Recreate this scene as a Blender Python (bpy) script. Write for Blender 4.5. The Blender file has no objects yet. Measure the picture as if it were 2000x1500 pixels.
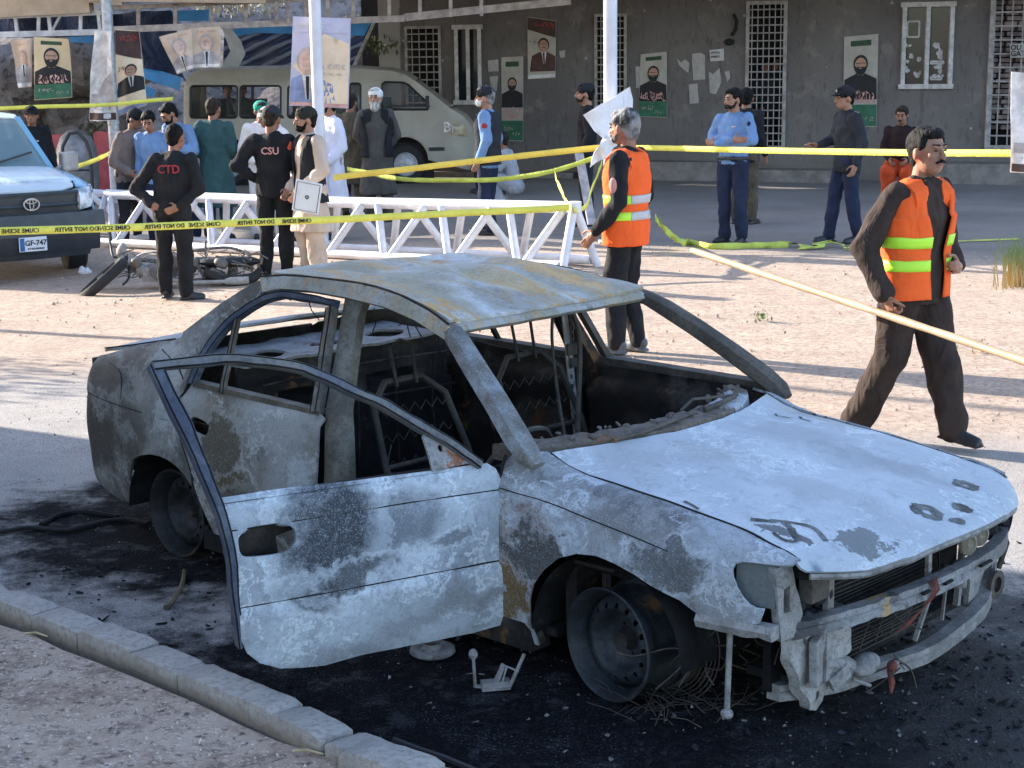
import bpy, bmesh, math, random
from mathutils import Vector, Matrix, noise, Euler
from mathutils.geometry import delaunay_2d_cdt
V=Vector; R=math.radians; PI=math.pi
random.seed(7)
sc=bpy.context.scene
C=sc.collection
# ---------------------------------------------------------------- camera
F,PIT,ROL,H0=3200.0,.1963,-.012,2.133
cp_,sp_=math.cos(PIT),math.sin(PIT)
fw=V((0,cp_,-sp_)); rt0=V((1,0,0)); up0=V((0,sp_,cp_))
rt=rt0*math.cos(ROL)+up0*math.sin(ROL); up=-rt0*math.sin(ROL)+up0*math.cos(ROL)
cam=bpy.data.cameras.new('camera'); cam.sensor_width=36; cam.lens=36*F/2000; cam.clip_end=2000; cam.clip_start=.05
co=bpy.data.objects.new('camera',cam); C.objects.link(co)
m=Matrix((rt,up,-fw)).transposed().to_4x4(); m.translation=V((0,0,H0)); co.matrix_world=m
sc.camera=co
# ---------------------------------------------------------------- light
SUN_EL=R(20); SUN_DIR=V((.862,-.507,0)).normalized()
sd=V((SUN_DIR.x*math.cos(SUN_EL),SUN_DIR.y*math.cos(SUN_EL),-math.sin(SUN_EL)))
sl=bpy.data.lights.new('sun','SUN'); sl.energy=3.7; sl.angle=R(.6); sl.color=(1,.90,.78)
so=bpy.data.objects.new('sun',sl); so.rotation_euler=sd.to_track_quat('-Z','Y').to_euler(); C.objects.link(so)
w=bpy.data.worlds.new('World'); sc.world=w; w.use_nodes=True
nt=w.node_tree; sky=nt.nodes.new('ShaderNodeTexSky'); sky.sky_type='NISHITA'; sky.sun_disc=False
sky.sun_elevation=SUN_EL; tosun=-sd
sky.sun_rotation=math.atan2(tosun.x,tosun.y); sky.altitude=500; sky.dust_density=1.5; sky.air_density=1.0
bg=nt.nodes['Background']; bg.inputs[1].default_value=.15; mx=nt.nodes.new('ShaderNodeMix'); mx.data_type='RGBA'; mx.blend_type='MULTIPLY'; mx.inputs[0].default_value=1; mx.inputs[7].default_value=(.95,.91,.93,1)
nt.links.new(sky.outputs[0],mx.inputs[6]); nt.links.new(mx.outputs[2],bg.inputs[0])
sc.view_settings.view_transform='Standard'; sc.view_settings.look='None'; sc.view_settings.exposure=2.0; sc.view_settings.gamma=1
sc.cycles.max_bounces=6; sc.cycles.use_denoising=True
# ---------------------------------------------------------------- placing
def ray(px,py): return rt*((px-1000)/F)+up*((750-py)/F)+fw
def G(px,py,z=0.0):
    d=ray(px,py); t=(z-H0)/d.z; return V((0,0,H0))+d*t
def at(px,py,Y):
    d=ray(px,py); return V((0,0,H0))+d*(Y/d.y)
# ---------------------------------------------------------------- objects
def tag(o,label=None,cat=None,group=None,kind=None):
    if label:o['label']=label
    if cat:o['category']=cat
    if group:o['group']=group
    if kind:o['kind']=kind
    return o
def empty(name,loc,rz=0,label=None,cat=None,group=None):
    o=bpy.data.objects.new(name,None); o.location=loc; o.rotation_euler=(0,0,rz); C.objects.link(o)
    o.empty_display_size=.1
    return tag(o,label,cat,group)
def link(name,me,mat,parent=None,smooth=True):
    if mat is not None: me.materials.append(mat) if len(me.materials)==0 else None
    if smooth:
        me.polygons.foreach_set('use_smooth',[True]*len(me.polygons))
    o=bpy.data.objects.new(name,me); C.objects.link(o); o.parent=parent
    return o
def frame_of(d):
    d=d.normalized(); a=V((0,0,1)) if abs(d.z)<.95 else V((1,0,0))
    x=d.cross(a).normalized(); return x,x.cross(d).normalized()*1
class MB:
    def __init__(s): s.v=[]; s.f=[]; s.xf=None
    def av(s,p):
        p=V(p); s.v.append(s.xf@p if s.xf else p); return len(s.v)-1
    def box(s,c,d,rot=None,M=None):
        c=V(c); q=Euler(rot).to_matrix() if rot else None
        if M is not None:q=M
        i=len(s.v)
        for z in(-.5,.5):
            for y in(-.5,.5):
                for x in(-.5,.5):
                    p=V((x*d[0],y*d[1],z*d[2])); s.av(c+(q@p if q else p))
        for f in((0,2,3,1),(4,5,7,6),(0,1,5,4),(2,6,7,3),(0,4,6,2),(1,3,7,5)): s.f.append([i+k for k in f])
        return s
    def bar(s,a,b,w,h=None,upv=(0,0,1)):
        a,b=V(a),V(b); d=(b-a); L=d.length; d.normalize(); u=V(upv)
        if abs(d.dot(u))>.98:u=V((0,1,0))
        x=d.cross(u).normalized(); y=x.cross(d)
        return s.box((a+b)/2,(w,L,h or w),M=Matrix((x,d,y)).transposed())
    def tube(s,pts,r,n=8,caps=True,flat=1.0,upv=None):
        pts=[V(p) for p in pts]; rs=r if isinstance(r,(list,tuple)) else [r]*len(pts)
        rings=[]; px=None
        for k,p in enumerate(pts):
            a=pts[max(0,k-1)]; b=pts[min(len(pts)-1,k+1)]; d=(b-a).normalized()
            if px is None:
                if upv is not None: x=d.cross(V(upv)).normalized()
                else: x,_=frame_of(d)
            else:
                x=(px-d*px.dot(d)); x=x.normalized() if x.length>1e-6 else frame_of(d)[0]
            px=x; y=x.cross(d)
            rings.append([s.av(p+(x*math.cos(2*PI*j/n)+y*math.sin(2*PI*j/n)*flat)*rs[k]) for j in range(n)])
        for A,B in zip(rings,rings[1:]):
            for j in range(n): s.f.append([A[j],A[(j+1)%n],B[(j+1)%n],B[j]])
        if caps: s.f.append(rings[0][::-1]); s.f.append(rings[-1])
        return s
    def cap(s,a,b,r0,r1=None,n=10):
        a,b=V(a),V(b); r1=r0 if r1 is None else r1; d=b-a
        if d.length<1e-5:d=V((0,0,1e-4)); b=a+d
        u=d.normalized(); P=[];RR=[]
        for k in range(4): t=PI/2*(1-k/4)*.98; P.append(a-u*math.sin(t)*r0); RR.append(max(.001,math.cos(t)*r0))
        P.append(a);RR.append(r0);P.append(b);RR.append(r1)
        for k in range(1,5): t=PI/2*k/4*.98; P.append(b+u*math.sin(t)*r1); RR.append(max(.001,math.cos(t)*r1))
        x,y=frame_of(u); rings=[]
        for p,r in zip(P,RR): rings.append([s.av(p+(x*math.cos(2*PI*j/n)+y*math.sin(2*PI*j/n))*r) for j in range(n)])
        for A,B in zip(rings,rings[1:]):
            for j in range(n): s.f.append([A[j],A[(j+1)%n],B[(j+1)%n],B[j]])
        s.f.append(rings[0][::-1]); s.f.append(rings[-1]); return s
    def ell(s,c,r,rot=None,n=14,m=10):
        c=V(c); q=(Euler(rot).to_matrix() if isinstance(rot,tuple) else rot) if rot is not None else Matrix.Identity(3)
        rings=[]
        for i in range(1,m):
            t=PI*i/m; rings.append([s.av(c+q@V((r[0]*math.sin(t)*math.cos(2*PI*j/n),r[1]*math.sin(t)*math.sin(2*PI*j/n),r[2]*math.cos(t)))) for j in range(n)])
        T=s.av(c+q@V((0,0,r[2]))); B=s.av(c-q@V((0,0,r[2])))
        for A,D in zip(rings,rings[1:]):
            for j in range(n): s.f.append([A[j],D[j],D[(j+1)%n],A[(j+1)%n]])
        for j in range(n): s.f.append([T,rings[0][j],rings[0][(j+1)%n]]); s.f.append([B,rings[-1][(j+1)%n],rings[-1][j]])
        return s
    def rings(s,R_,closed=True,caps=True):
        ids=[[s.av(p) for p in r] for r in R_]; n=len(ids[0])
        for A,B in zip(ids,ids[1:]):
            for j in range(n if closed else n-1): s.f.append([A[j],A[(j+1)%n],B[(j+1)%n],B[j]])
        if caps and closed: s.f.append(ids[0][::-1]); s.f.append(ids[-1])
        return s
    def lathe(s,c,axis,prof,n=32,close=False):
        c=V(c); a=V(axis).normalized(); x,y=frame_of(a)
        R_=[[c+a*h+(x*math.cos(2*PI*j/n)+y*math.sin(2*PI*j/n))*max(r,1e-4) for j in range(n)] for r,h in prof]
        if close:R_.append(R_[0])
        return s.rings(R_,caps=False)
    def quad(s,*p): i=[s.av(q) for q in p]; s.f.append(i); return s
    def prism(s,poly,fm,t):
        """poly: 2D list; fm(u,v,w)->3D; t: (w0,w1)"""
        a=[s.av(fm(u,v,t[0])) for u,v in poly]; b=[s.av(fm(u,v,t[1])) for u,v in poly]; n=len(poly)
        s.f.append(a[::-1]); s.f.append(b)
        for j in range(n): s.f.append([a[j],a[(j+1)%n],b[(j+1)%n],b[j]])
        return s
    def mesh(s,name='m'):
        me=bpy.data.meshes.new(name); me.from_pydata([tuple(p) for p in s.v],[],s.f); me.validate(); 
        bm=bmesh.new(); bm.from_mesh(me); bmesh.ops.recalc_face_normals(bm,faces=bm.faces); bm.to_mesh(me); bm.free()
        return me
    def build(s,name,mat,parent=None,smooth=False,bev=0):
        me=s.mesh(name); o=link(name,me,mat,parent,smooth)
        if bev:
            b=o.modifiers.new('b','BEVEL'); b.width=bev; b.segments=2; b.limit_method='ANGLE'
        elif smooth:
            me.set_sharp_from_angle(angle=R(38))
        return o
def apply(o):
    """bake modifiers of o into its mesh, without ops"""
    dg=bpy.context.evaluated_depsgraph_get(); dg.update()
    e=o.evaluated_get(dg); me=bpy.data.meshes.new_from_object(e,depsgraph=dg)
    o.modifiers.clear(); o.data=me; return me
def pip(x,y,P):
    c=False; n=len(P); j=n-1
    for i in range(n):
        xi,yi=P[i];xj,yj=P[j]
        if (yi>y)!=(yj>y) and x<(xj-xi)*(y-yi)/(yj-yi)+xi:c=not c
        j=i
    return c
def dens(P,st,closed=True):
    o=[]; n=len(P)
    for i in range(n if closed else n-1):
        a=P[i];b=P[(i+1)%n]; L=math.hypot(b[0]-a[0],b[1]-a[1]); k=max(1,int(L/st))
        for j in range(k): o.append((a[0]+(b[0]-a[0])*j/k,a[1]+(b[1]-a[1])*j/k))
    if not closed:o.append(P[-1])
    return o
def smoothpoly(P,n=4,closed=False):
    """Catmull-Rom through points"""
    o=[];N=len(P)
    for i in range(N if closed else N-1):
        g=lambda k:P[(k)%N] if closed else P[min(max(k,0),N-1)]
        p0,p1,p2,p3=[V(g(k)) for k in(i-1,i,i+1,i+2)]
        for j in range(n):
            t=j/n; o.append(tuple(.5*((2*p1)+(p2-p0)*t+(2*p0-5*p1+4*p2-p3)*t*t+(3*p1-p0-3*p2+p3)*t**3)))
    if not closed:o.append(tuple(P[-1]))
    return o
def panel(name,outer,holes,st,fm,thick,mat,parent=None,warp=0,wf=6,seed=0,inner=True):
    """sheet cut to an outline with holes, mapped by fm(u,v)->Vector, with real thickness"""
    loops=[dens(outer,st)]+[dens(h,st*.7) for h in holes]
    vs=[];ed=[]
    for L in loops:
        i0=len(vs); vs+=[V(p) for p in L]; ed+=[(i0+k,i0+(k+1)%len(L)) for k in range(len(L))]
    xs=[p[0] for p in outer];ys=[p[1] for p in outer]
    a=min(xs)
    allp=[p for p in vs]
    grid={}
    for p in allp: grid.setdefault((int(p.x//st),int(p.y//st)),[]).append(p)
    row=0; y=min(ys)+st*.5
    while y<max(ys):
        x=a+st*(.5 if row%2 else .2)
        while x<max(xs):
            if pip(x,y,outer) and not any(pip(x,y,h) for h in holes):
                k=(int(x//st),int(y//st)); ok=True
                for i in(-1,0,1):
                    for j in(-1,0,1):
                        for q in grid.get((k[0]+i,k[1]+j),()):
                            if (q.x-x)**2+(q.y-y)**2<(st*.55)**2:ok=False
                if ok: vs.append(V((x,y)))
            x+=st
        y+=st*.9; row+=1
    r=delaunay_2d_cdt(vs,ed,[],0,1e-6)
    v2,_,fs=r[0],r[1],r[2]
    keep=[]
    for f in fs:
        cx=sum(v2[i].x for i in f)/len(f);cy=sum(v2[i].y for i in f)/len(f)
        if pip(cx,cy,outer) and not any(pip(cx,cy,h) for h in holes): keep.append(list(f))
    P=[V(fm(p.x,p.y)) for p in v2]; e=.004; Nn=[]
    for p in v2:
        o=V(fm(p.x,p.y)); du=V(fm(p.x+e,p.y))-o; dv=V(fm(p.x,p.y+e))-o; n=du.cross(dv)
        Nn.append(n.normalized() if n.length>1e-12 else V((0,0,1)))
    if warp:
        P=[p+n*warp*noise.noise(V((p.x*wf+seed,p.y*wf,p.z*wf))) for p,n in zip(P,Nn)]
    # boundary edges
    cnt={}
    for f in keep:
        for i in range(len(f)):
            cnt[(f[i],f[(i+1)%len(f)])]=1
    bnd=[e_ for e_ in cnt if (e_[1],e_[0]) not in cnt]
    Vv=list(P); Ff=[list(f) for f in keep]
    if thick:
        off=len(Vv); Vv+=[p-n*thick for p,n in zip(P,Nn)]; Ff+=[[i+off for i in f[::-1]] for f in keep]
        mp={}
        for a_,b_ in bnd:
            q=[]
            for i in(a_,b_):
                if i not in mp: mp[i]=(len(Vv),len(Vv)+1); Vv.append(P[i]); Vv.append(P[i]-Nn[i]*thick)
                q.append(mp[i])
            Ff.append([q[0][0],q[0][1],q[1][1],q[1][0]])
    me=bpy.data.meshes.new(name); me.from_pydata([tuple(p) for p in Vv],[],Ff)
    used=set(i for f in Ff for i in f)
    if len(used)<len(Vv):
        bm=bmesh.new(); bm.from_mesh(me); bmesh.ops.delete(bm,geom=[v for v in bm.verts if not v.link_faces],context='VERTS'); bm.to_mesh(me); bm.free()
    return link(name,me,mat,parent,True)
def interp(x,xs,ys):
    if x<=xs[0]:return ys[0]
    for i in range(1,len(xs)):
        if x<=xs[i]: t=(x-xs[i-1])/(xs[i]-xs[i-1]); return ys[i-1]+(ys[i]-ys[i-1])*t
    return ys[-1]
# ---------------------------------------------------------------- materials
class NT:
    def __init__(s,name,rough=.7,metal=0,spec=.5):
        s.m=bpy.data.materials.new(name); s.m.use_nodes=True; s.t=s.m.node_tree; s.n=s.t.nodes; s.l=s.t.links
        s.b=s.n['Principled BSDF']; s.b.inputs['Roughness'].default_value=rough; s.b.inputs['Metallic'].default_value=metal
        s.b.inputs['Specular IOR Level'].default_value=spec
        tc=s.n.new('ShaderNodeTexCoord'); s.obj=tc.outputs['Object']
        g=s.n.new('ShaderNodeNewGeometry'); s.wpos=g.outputs['Position']; s.nor=g.outputs['Normal']
    def val(s,i,v):
        if isinstance(v,(int,float)): i.default_value=v
        elif isinstance(v,(tuple,list)): i.default_value=(*v,1) if len(v)==3 and len(i.default_value)==4 else v
        else: s.l.new(v,i)
    def math(s,op,a,b=0,c=0,clamp=False):
        n=s.n.new('ShaderNodeMath'); n.operation=op; n.use_clamp=clamp
        for k,x in enumerate((a,b,c)): s.val(n.inputs[k],x)
        return n.outputs[0]
    def noise(s,scale=5,det=4,rough=.6,vec=None,dist=0):
        n=s.n.new('ShaderNodeTexNoise'); n.inputs['Scale'].default_value=scale; n.inputs['Detail'].default_value=det
        n.inputs['Roughness'].default_value=rough; n.inputs['Distortion'].default_value=dist
        s.l.new(vec or s.obj,n.inputs['Vector']); return n.outputs['Fac']
    def vor(s,scale=20,vec=None,feat='F1',out='Distance'):
        n=s.n.new('ShaderNodeTexVoronoi'); n.inputs['Scale'].default_value=scale; n.feature=feat
        s.l.new(vec or s.obj,n.inputs['Vector']); return n.outputs[out]
    def mapv(s,scale=(1,1,1),loc=(0,0,0),vec=None,rot=(0,0,0)):
        n=s.n.new('ShaderNodeMapping'); n.inputs['Scale'].default_value=scale; n.inputs['Location'].default_value=loc; n.inputs['Rotation'].default_value=rot
        s.l.new(vec or s.obj,n.inputs['Vector']); return n.outputs[0]
    def ss(s,x,a,b):
        n=s.n.new('ShaderNodeMapRange'); n.interpolation_type='SMOOTHSTEP'; s.val(n.inputs[0],x)
        n.inputs[1].default_value=a; n.inputs[2].default_value=b; return n.outputs[0]
    def mix(s,f,a,b,mode='MIX'):
        n=s.n.new('ShaderNodeMix'); n.data_type='RGBA'; n.blend_type=mode
        s.val(n.inputs[0],f); s.val(n.inputs[6],a); s.val(n.inputs[7],b); return n.outputs[2]
    def sep(s,vec): n=s.n.new('ShaderNodeSeparateXYZ'); s.l.new(vec,n.inputs[0]); return n.outputs
    def dist(s,p,vec=None,sc=(1,1,1)):
        v=s.mapv(sc,(-p[0]*sc[0],-p[1]*sc[1],-p[2]*sc[2]),vec)
        n=s.n.new('ShaderNodeVectorMath'); n.operation='LENGTH'; s.l.new(v,n.inputs[0]); return n.outputs['Value']
    def col(s,c): s.val(s.b.inputs['Base Color'],c); return s
    def rough(s,r): s.val(s.b.inputs['Roughness'],r); return s
    def bump(s,h,st=.3,d=.01,prev=None):
        n=s.n.new('ShaderNodeBump'); n.inputs['Strength'].default_value=st; n.inputs['Distance'].default_value=d
        s.l.new(h,n.inputs['Height'])
        if prev is not None:s.l.new(prev,n.inputs['Normal'])
        s.l.new(n.outputs[0],s.b.inputs['Normal']); return n.outputs[0]
def mat(name,c,rough=.7,metal=0,var=.25,scale=8,bump=0,bs=40,spec=.5):
    k=NT(name,rough,metal,spec)
    n=k.noise(scale,5,.6); d=tuple(x*(1-var) for x in c); l=tuple(min(1,x*(1+var)) for x in c)
    k.col(k.mix(k.ss(n,.3,.7),d,l))
    if bump: k.bump(k.noise(bs,4),.5,bump)
    return k.m
def cloth(name,c,var=.18,fold=.02,wf=7,spec=.2):
    k=NT(name,.88,0,spec); n=k.noise(5,4,.6); f=k.noise(260,1)
    cc=k.mix(k.ss(n,.3,.7),tuple(x*(1-var) for x in c),tuple(min(1,x*(1+var)) for x in c))
    k.col(cc)
    w1=k.noise(wf,3,.55,k.mapv((1,1,.55)),.8); w2=k.noise(wf*3,2,.5,k.mapv((1,1,.6)))
    b=k.bump(w1,.9,fold*1.6); k.bump(w2,.5,fold*.5,b); return k.m
# ================================================================ GROUND
def gmat():
    k=NT('ground_surface',.92); P=k.wpos; x,y,z=k.sep(P)
    n1=k.noise(.55,6,.62,P); n2=k.noise(3.2,6,.65,P); n3=k.noise(26,4,.7,P); n4=k.noise(140,2,.6,P)
    vg=k.vor(75,P); vg2=k.vor(110,P); vg3=k.noise(95,3,.8,P)
    # dusty sand strip
    sand=k.mix(k.ss(n2,.3,.72),(.44,.345,.27),(.56,.455,.365))
    sand=k.mix(k.ss(k.noise(14,6,.75,P),.36,.56),k.mix(.45,sand,(.20,.14,.10)),sand); sand=k.mix(k.math('MULTIPLY',k.ss(n3,.50,.38),.45),sand,(.16,.11,.085))
    sand=k.mix(k.math('MULTIPLY',k.ss(vg,.30,.10),.35),sand,(.60,.50,.42))
    # asphalt (coarse aggregate)
    asp=k.mix(k.ss(n2,.3,.7),(.37,.34,.315),(.49,.455,.42))
    ag=k.mix(k.ss(vg3,.42,.60),(.11,.105,.10),(.58,.56,.54))
    asp=k.mix(.42,asp,ag)
    asp=k.mix(k.math('MULTIPLY',k.ss(k.math('ADD',y,k.math('MULTIPLY',n2,1.5)),7.4,5.6),.86),asp,k.mix(k.ss(vg3,.42,.6),(.035,.037,.045),(.22,.23,.26)))
    # far paved yard: smooth dark concrete
    far=k.mix(k.ss(n1,.3,.7),(.21,.19,.172),(.29,.265,.24)); far=k.mix(k.ss(n3,.35,.6),k.mix(.25,far,(.10,.09,.08)),far)
    wob=k.math('MULTIPLY',k.math('SUBTRACT',n1,.5),3.4); wob2=k.math('MULTIPLY',k.math('SUBTRACT',n2,.5),1.3)
    # yard line runs Y ~ 19.3 - .5x
    f1=k.math('ADD',k.math('MULTIPLY_ADD',x,.42,y),k.math('ADD',wob,wob2))
    m_far=k.ss(f1,18.6,20.2)
    # asphalt zone : nearer than line through (-3.85,12.0) and (2.7,8.9)
    f2=k.math('ADD',k.math('MULTIPLY_ADD',x,.50,y),k.math('ADD',k.math('MULTIPLY',wob,.5),wob2))
    m_asp=k.ss(f2,10.9,9.4)
    # left part of road is greyer further out
    f3=k.math('ADD',k.math('MULTIPLY_ADD',y,.30,x),k.math('MULTIPLY',wob,.6))
    m_left=k.math('MULTIPLY',k.ss(f3,2.2,.6),.40)
    c=k.mix(m_left,sand,k.mix(.55,sand,(.19,.17,.16)))
    c=k.mix(m_asp,c,asp); c=k.mix(m_far,c,far)
    # burnt area round the car
    d1=k.dist((.45,5.55,0),P,(.50,.68,1)); d2=k.dist((-1.1,7.5,0),P,(.66,.78,1)); d3=k.dist((1.45,4.75,0),P,(1.05,1.15,1))
    dd=k.math('MINIMUM',k.math('MINIMUM',d1,d2),d3)
    nn=k.math('ADD',k.math('MULTIPLY',k.math('SUBTRACT',n2,.5),1.1),k.math('MULTIPLY',k.math('SUBTRACT',k.noise(11,6,.7,P),.5),.55))
    bm=k.ss(k.math('ADD',dd,nn),1.12,.70)
    soot=k.mix(k.ss(n3,.45,.7),(.0025,.0025,.004),(.014,.015,.020))
    soot=k.mix(k.math('MULTIPLY',k.ss(vg3,.58,.68),k.math('MULTIPLY_ADD',k.ss(n2,.45,.65),.7,.12)),soot,(.26,.27,.31))
    c=k.mix(k.math('MULTIPLY',bm,k.math('SUBTRACT',.96,k.math('MULTIPLY',k.ss(k.noise(6,5,.7,P),.52,.66),.16))),c,soot)
    k.col(c)
    wet=k.math('MULTIPLY',bm,k.ss(k.math('ADD',x,k.math('MULTIPLY',n2,2.0)),1.5,2.6)); k.rough(k.math('SUBTRACT',.93,k.math('MULTIPLY',wet,.42))); k.val(k.b.inputs['Specular IOR Level'],k.math('SUBTRACT',.3,k.math('MULTIPLY',k.math('SUBTRACT',bm,wet),.26)))
    b=k.bump(n2,.35,.05); b=k.bump(n3,.5,.012,b); k.bump(vg3,1.0,.012,b)
    return k.m
def gz(x,y):
    t=min(1,max(0,(y-8.5)/4.5)); t2=min(1,max(0,(26-y)/5)); return .035*max(-9,min(0,x))*t*t*(3-2*t)*t2*t2*(3-2*t2)
def GG(px,py):
    z=0
    for _ in range(12): p=G(px,py,z); z=gz(p.x,p.y)
    return G(px,py,z)
g=MB(); nx=60
xs=[-600,-200,-60,-30]+[-20+i*.5 for i in range(81)]+[30,60,200,600]; ys=[-60,-20,0,2]+[3+i*.4 for i in range(80)]+[40,60,120,300,900]
ids=[[g.av((x,y,gz(x,y)+(.02*noise.noise(V((x*.5,y*.5,0))) if (abs(x)<19 and 9<y<28) else 0))) for x in xs] for y in ys]
for a,b in zip(ids,ids[1:]):
    for j in range(len(xs)-1): g.f.append([a[j],a[j+1],b[j+1],b[j]])
o=g.build('ground',gmat(),None,True); tag(o,'dusty sand and asphalt ground with a burnt black patch round the car','ground',None,'structure')
# pavement dirt beside the kerb
def dirtm():
    k=NT('dirt_surface',.95); P=k.wpos; n1=k.noise(1.6,6,.65,P); n2=k.noise(9,6,.7,P); n3=k.noise(60,4,.7,P); vg=k.vor(70,P)
    c=k.mix(k.ss(n1,.35,.68),(.46,.335,.25),(.60,.465,.37)); c=k.mix(k.ss(n2,.46,.64),c,(.27,.19,.145)); c=k.mix(k.ss(n3,.56,.66),c,(.72,.62,.54)); c=k.mix(k.ss(k.noise(30,5,.75,P),.45,.36),c,(.12,.09,.075))
    k.col(c); b=k.bump(n2,.6,.05); b=k.bump(n3,.7,.012,b); k.bump(vg,.5,.006,b); return k.m
DM=dirtm(); KZ=.12; PZ=.055
kl=[G(x,y,KZ) for x,y in [(-340,1030),(-160,1085),(0,1127),(117,1178),(206,1212),(310,1250),(405,1291),(592,1368),(690,1418),(770,1446)]]
kl2=[G(x,y,KZ) for x,y in [(718,1437),(870,1492),(1020,1555),(1190,1625)]]
kd=(kl2[-1]-kl[0]); kd.z=0; kd.normalize(); kn=V((kd.y,-kd.x,0))  # towards the dirt (camera-left)
if kn.y>0: kn=-kn
d=MB(); L0=kl[0]-kd*6+kn*.02; steps=70
rows=[]
for i in range(steps+1):
    p=kl[0]-kd*4+kd*(i*.2); 
    r=[]
    for j in range(40):
        q=p+kn*(.08+j*.16); q.z=PZ+.028*noise.noise(V((q.x*1.7,q.y*1.7,3)))+.014*noise.noise(V((q.x*6,q.y*6,1)))
        r.append(q)
    rows.append(r)
d.rings(rows,closed=False,caps=False)
tag(d.build('pavement',DM,None,True),'brown dirt pavement strewn with grit beside the kerb','pavement',None,'structure')
def kerbm():
    k=NT('kerb_concrete',.9); n=k.noise(5,6,.7); n2=k.noise(45,5,.7); x,y,z=k.sep(k.wpos)
    c=k.mix(k.ss(n,.35,.7),(.36,.325,.29),(.48,.44,.40)); c=k.mix(k.ss(n2,.45,.65),c,(.30,.265,.235))
    c=k.mix(k.math('MULTIPLY',k.ss(z,.10,.05),.6),c,(.22,.15,.085))
    k.col(c); b=k.bump(n2,.8,.01); k.bump(n,.4,.03,b); return k.m
KM=kerbm(); kn_i=0
def kstone(a,b,w,dz,lab,jit):
    """one kerb stone between a and b (top road edge)"""
    global kn_i; kn_i+=1
    e=(b-a); e.z=0; L=e.length; e.normalize(); n=V((e.y,-e.x,0)); n=n if n.y<0 else -n
    root=a+V((0,0,-KZ)); mbk=MB(); nu=max(6,int(L/.04)); prof=[(0,-.10),(0,.4),(0,.92),(.004,.985),(.03,1.0),(.5,1.0),(.96,.995),(.992,.975),(1,.90),(1,.3),(1,-.10)]
    R_=[]
    for i in range(nu+1):
        u=i/nu; ee=min(u,1-u)*L; ch=max(0,.012-ee)/.012
        r=[]
        for s_,h_ in prof:
            p=e*(u*L+ (.003 if u==0 else -.003 if u==1 else 0))+n*(s_*w)+V((0,0,h_*(KZ+dz)-ch*.010*(h_>.8)))
            q=p+root; nv=noise.noise(q*9+V((kn_i,0,0)))*.004+noise.noise(q*35)*.003+max(0,noise.noise(q*5+V((0,kn_i,5)))-.30)*-.05*(h_>.8)
            r.append(p+V((0,0,nv))+n*(nv*(.6 if s_>.5 else -.6)))
        R_.append(r)
    mbk.rings(R_,closed=False,caps=False); 
    mbk.f.append([i for i in range(len(prof))]); mbk.f.append([len(prof)*nu+i for i in range(len(prof))][::-1])
    o=mbk.build('kerb_stone',KM,None,True); o.location=root; o.rotation_euler=(0,0,jit)
    tag(o,lab,'kerb stone','kerb stones in a row'); return o
labs=['','grey kerb stone cut by the left edge of the picture','short kerb stone second from the left edge of the picture','kerb stone third from the left edge of the picture','kerb stone just behind the bent white plastic scrap','long kerb stone meeting the lower corner of the open door','kerb stone right of the long stone by the door corner','short last stone of the upper kerb row before the offset joint']
for i in range(2,len(kl)-1):
    kstone(kl[1].lerp(kl[2],.4) if i==2 else kl[i],kl[i+1],.125,random.uniform(-.008,.006),labs[i-1],0)
kstone(kl2[0],kl2[1],.135,.012,'offset kerb stone shifted out at the bottom edge of the picture',0)
kstone(kl2[1],kl2[2],.13,0,'kerb stone cut off by the bottom edge, under the black hose',0)
# grit
def pebbles(name,n,spot,smin,smax,m,lab,cat,zb):
    random.seed(len(name)); b=MB()
    for i in range(n):
        x,y,z=spot()
        s_=random.uniform(smin,smax)*(1 if random.random()<.8 else 1.8)
        q=Euler((random.random()*6,random.random()*6,random.random()*6)).to_matrix()
        i0=len(b.v); rr=(s_,s_*random.uniform(.5,.9),s_*random.uniform(.3,.7))
        for k in((1,0,0),(-1,0,0),(0,1,0),(0,-1,0),(0,0,1),(0,0,-1)):
            b.av(V((x,y,z+s_*.3))+q@V((k[0]*rr[0]*random.uniform(.7,1.2),k[1]*rr[1],k[2]*rr[2])))
        for f in((0,2,4),(2,1,4),(1,3,4),(3,0,4),(2,0,5),(1,2,5),(3,1,5),(0,3,5)): b.f.append([i0+j for j in f])
    return tag(b.build(name,m),lab,cat,None,'stuff')
def sp1():
    while 1:
        p=kl[0]+kd*random.uniform(-1,6)+kn*(.17+random.random()**1.6*2.2)
        if p.y>3.5:return p.x,p.y,PZ+.005
pebbles('gravel',4200,sp1,.002,.007,mat('grit_stone',(.48,.41,.35),.9,0,.6,90),'loose grit and small stones on the dirt','gravel',0)
def sp2():
    while 1:
        x=random.uniform(-3.2,4);y=random.uniform(4.4,12)
        if x*.5+y>4.9+ .3 and (V((x,y,0))-kl[0]).dot(kn)<-.05:return x,y,0
pebbles('ash_crumbs',3200,sp2,.002,.0055,mat('ash_crumb',(.22,.22,.235),.9,0,.7,60),'pale ash crumbs and grit on the road','debris',0)
def sp3():
    x=random.uniform(-5,6);y=random.uniform(9.5,19); return x,y,gz(x,y)
pebbles('sand_stones',1500,sp3,.004,.016,mat('sand_stone',(.40,.31,.25),.9,0,.5,30),'small stones and clods on the sunlit sand','gravel',0)
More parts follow.
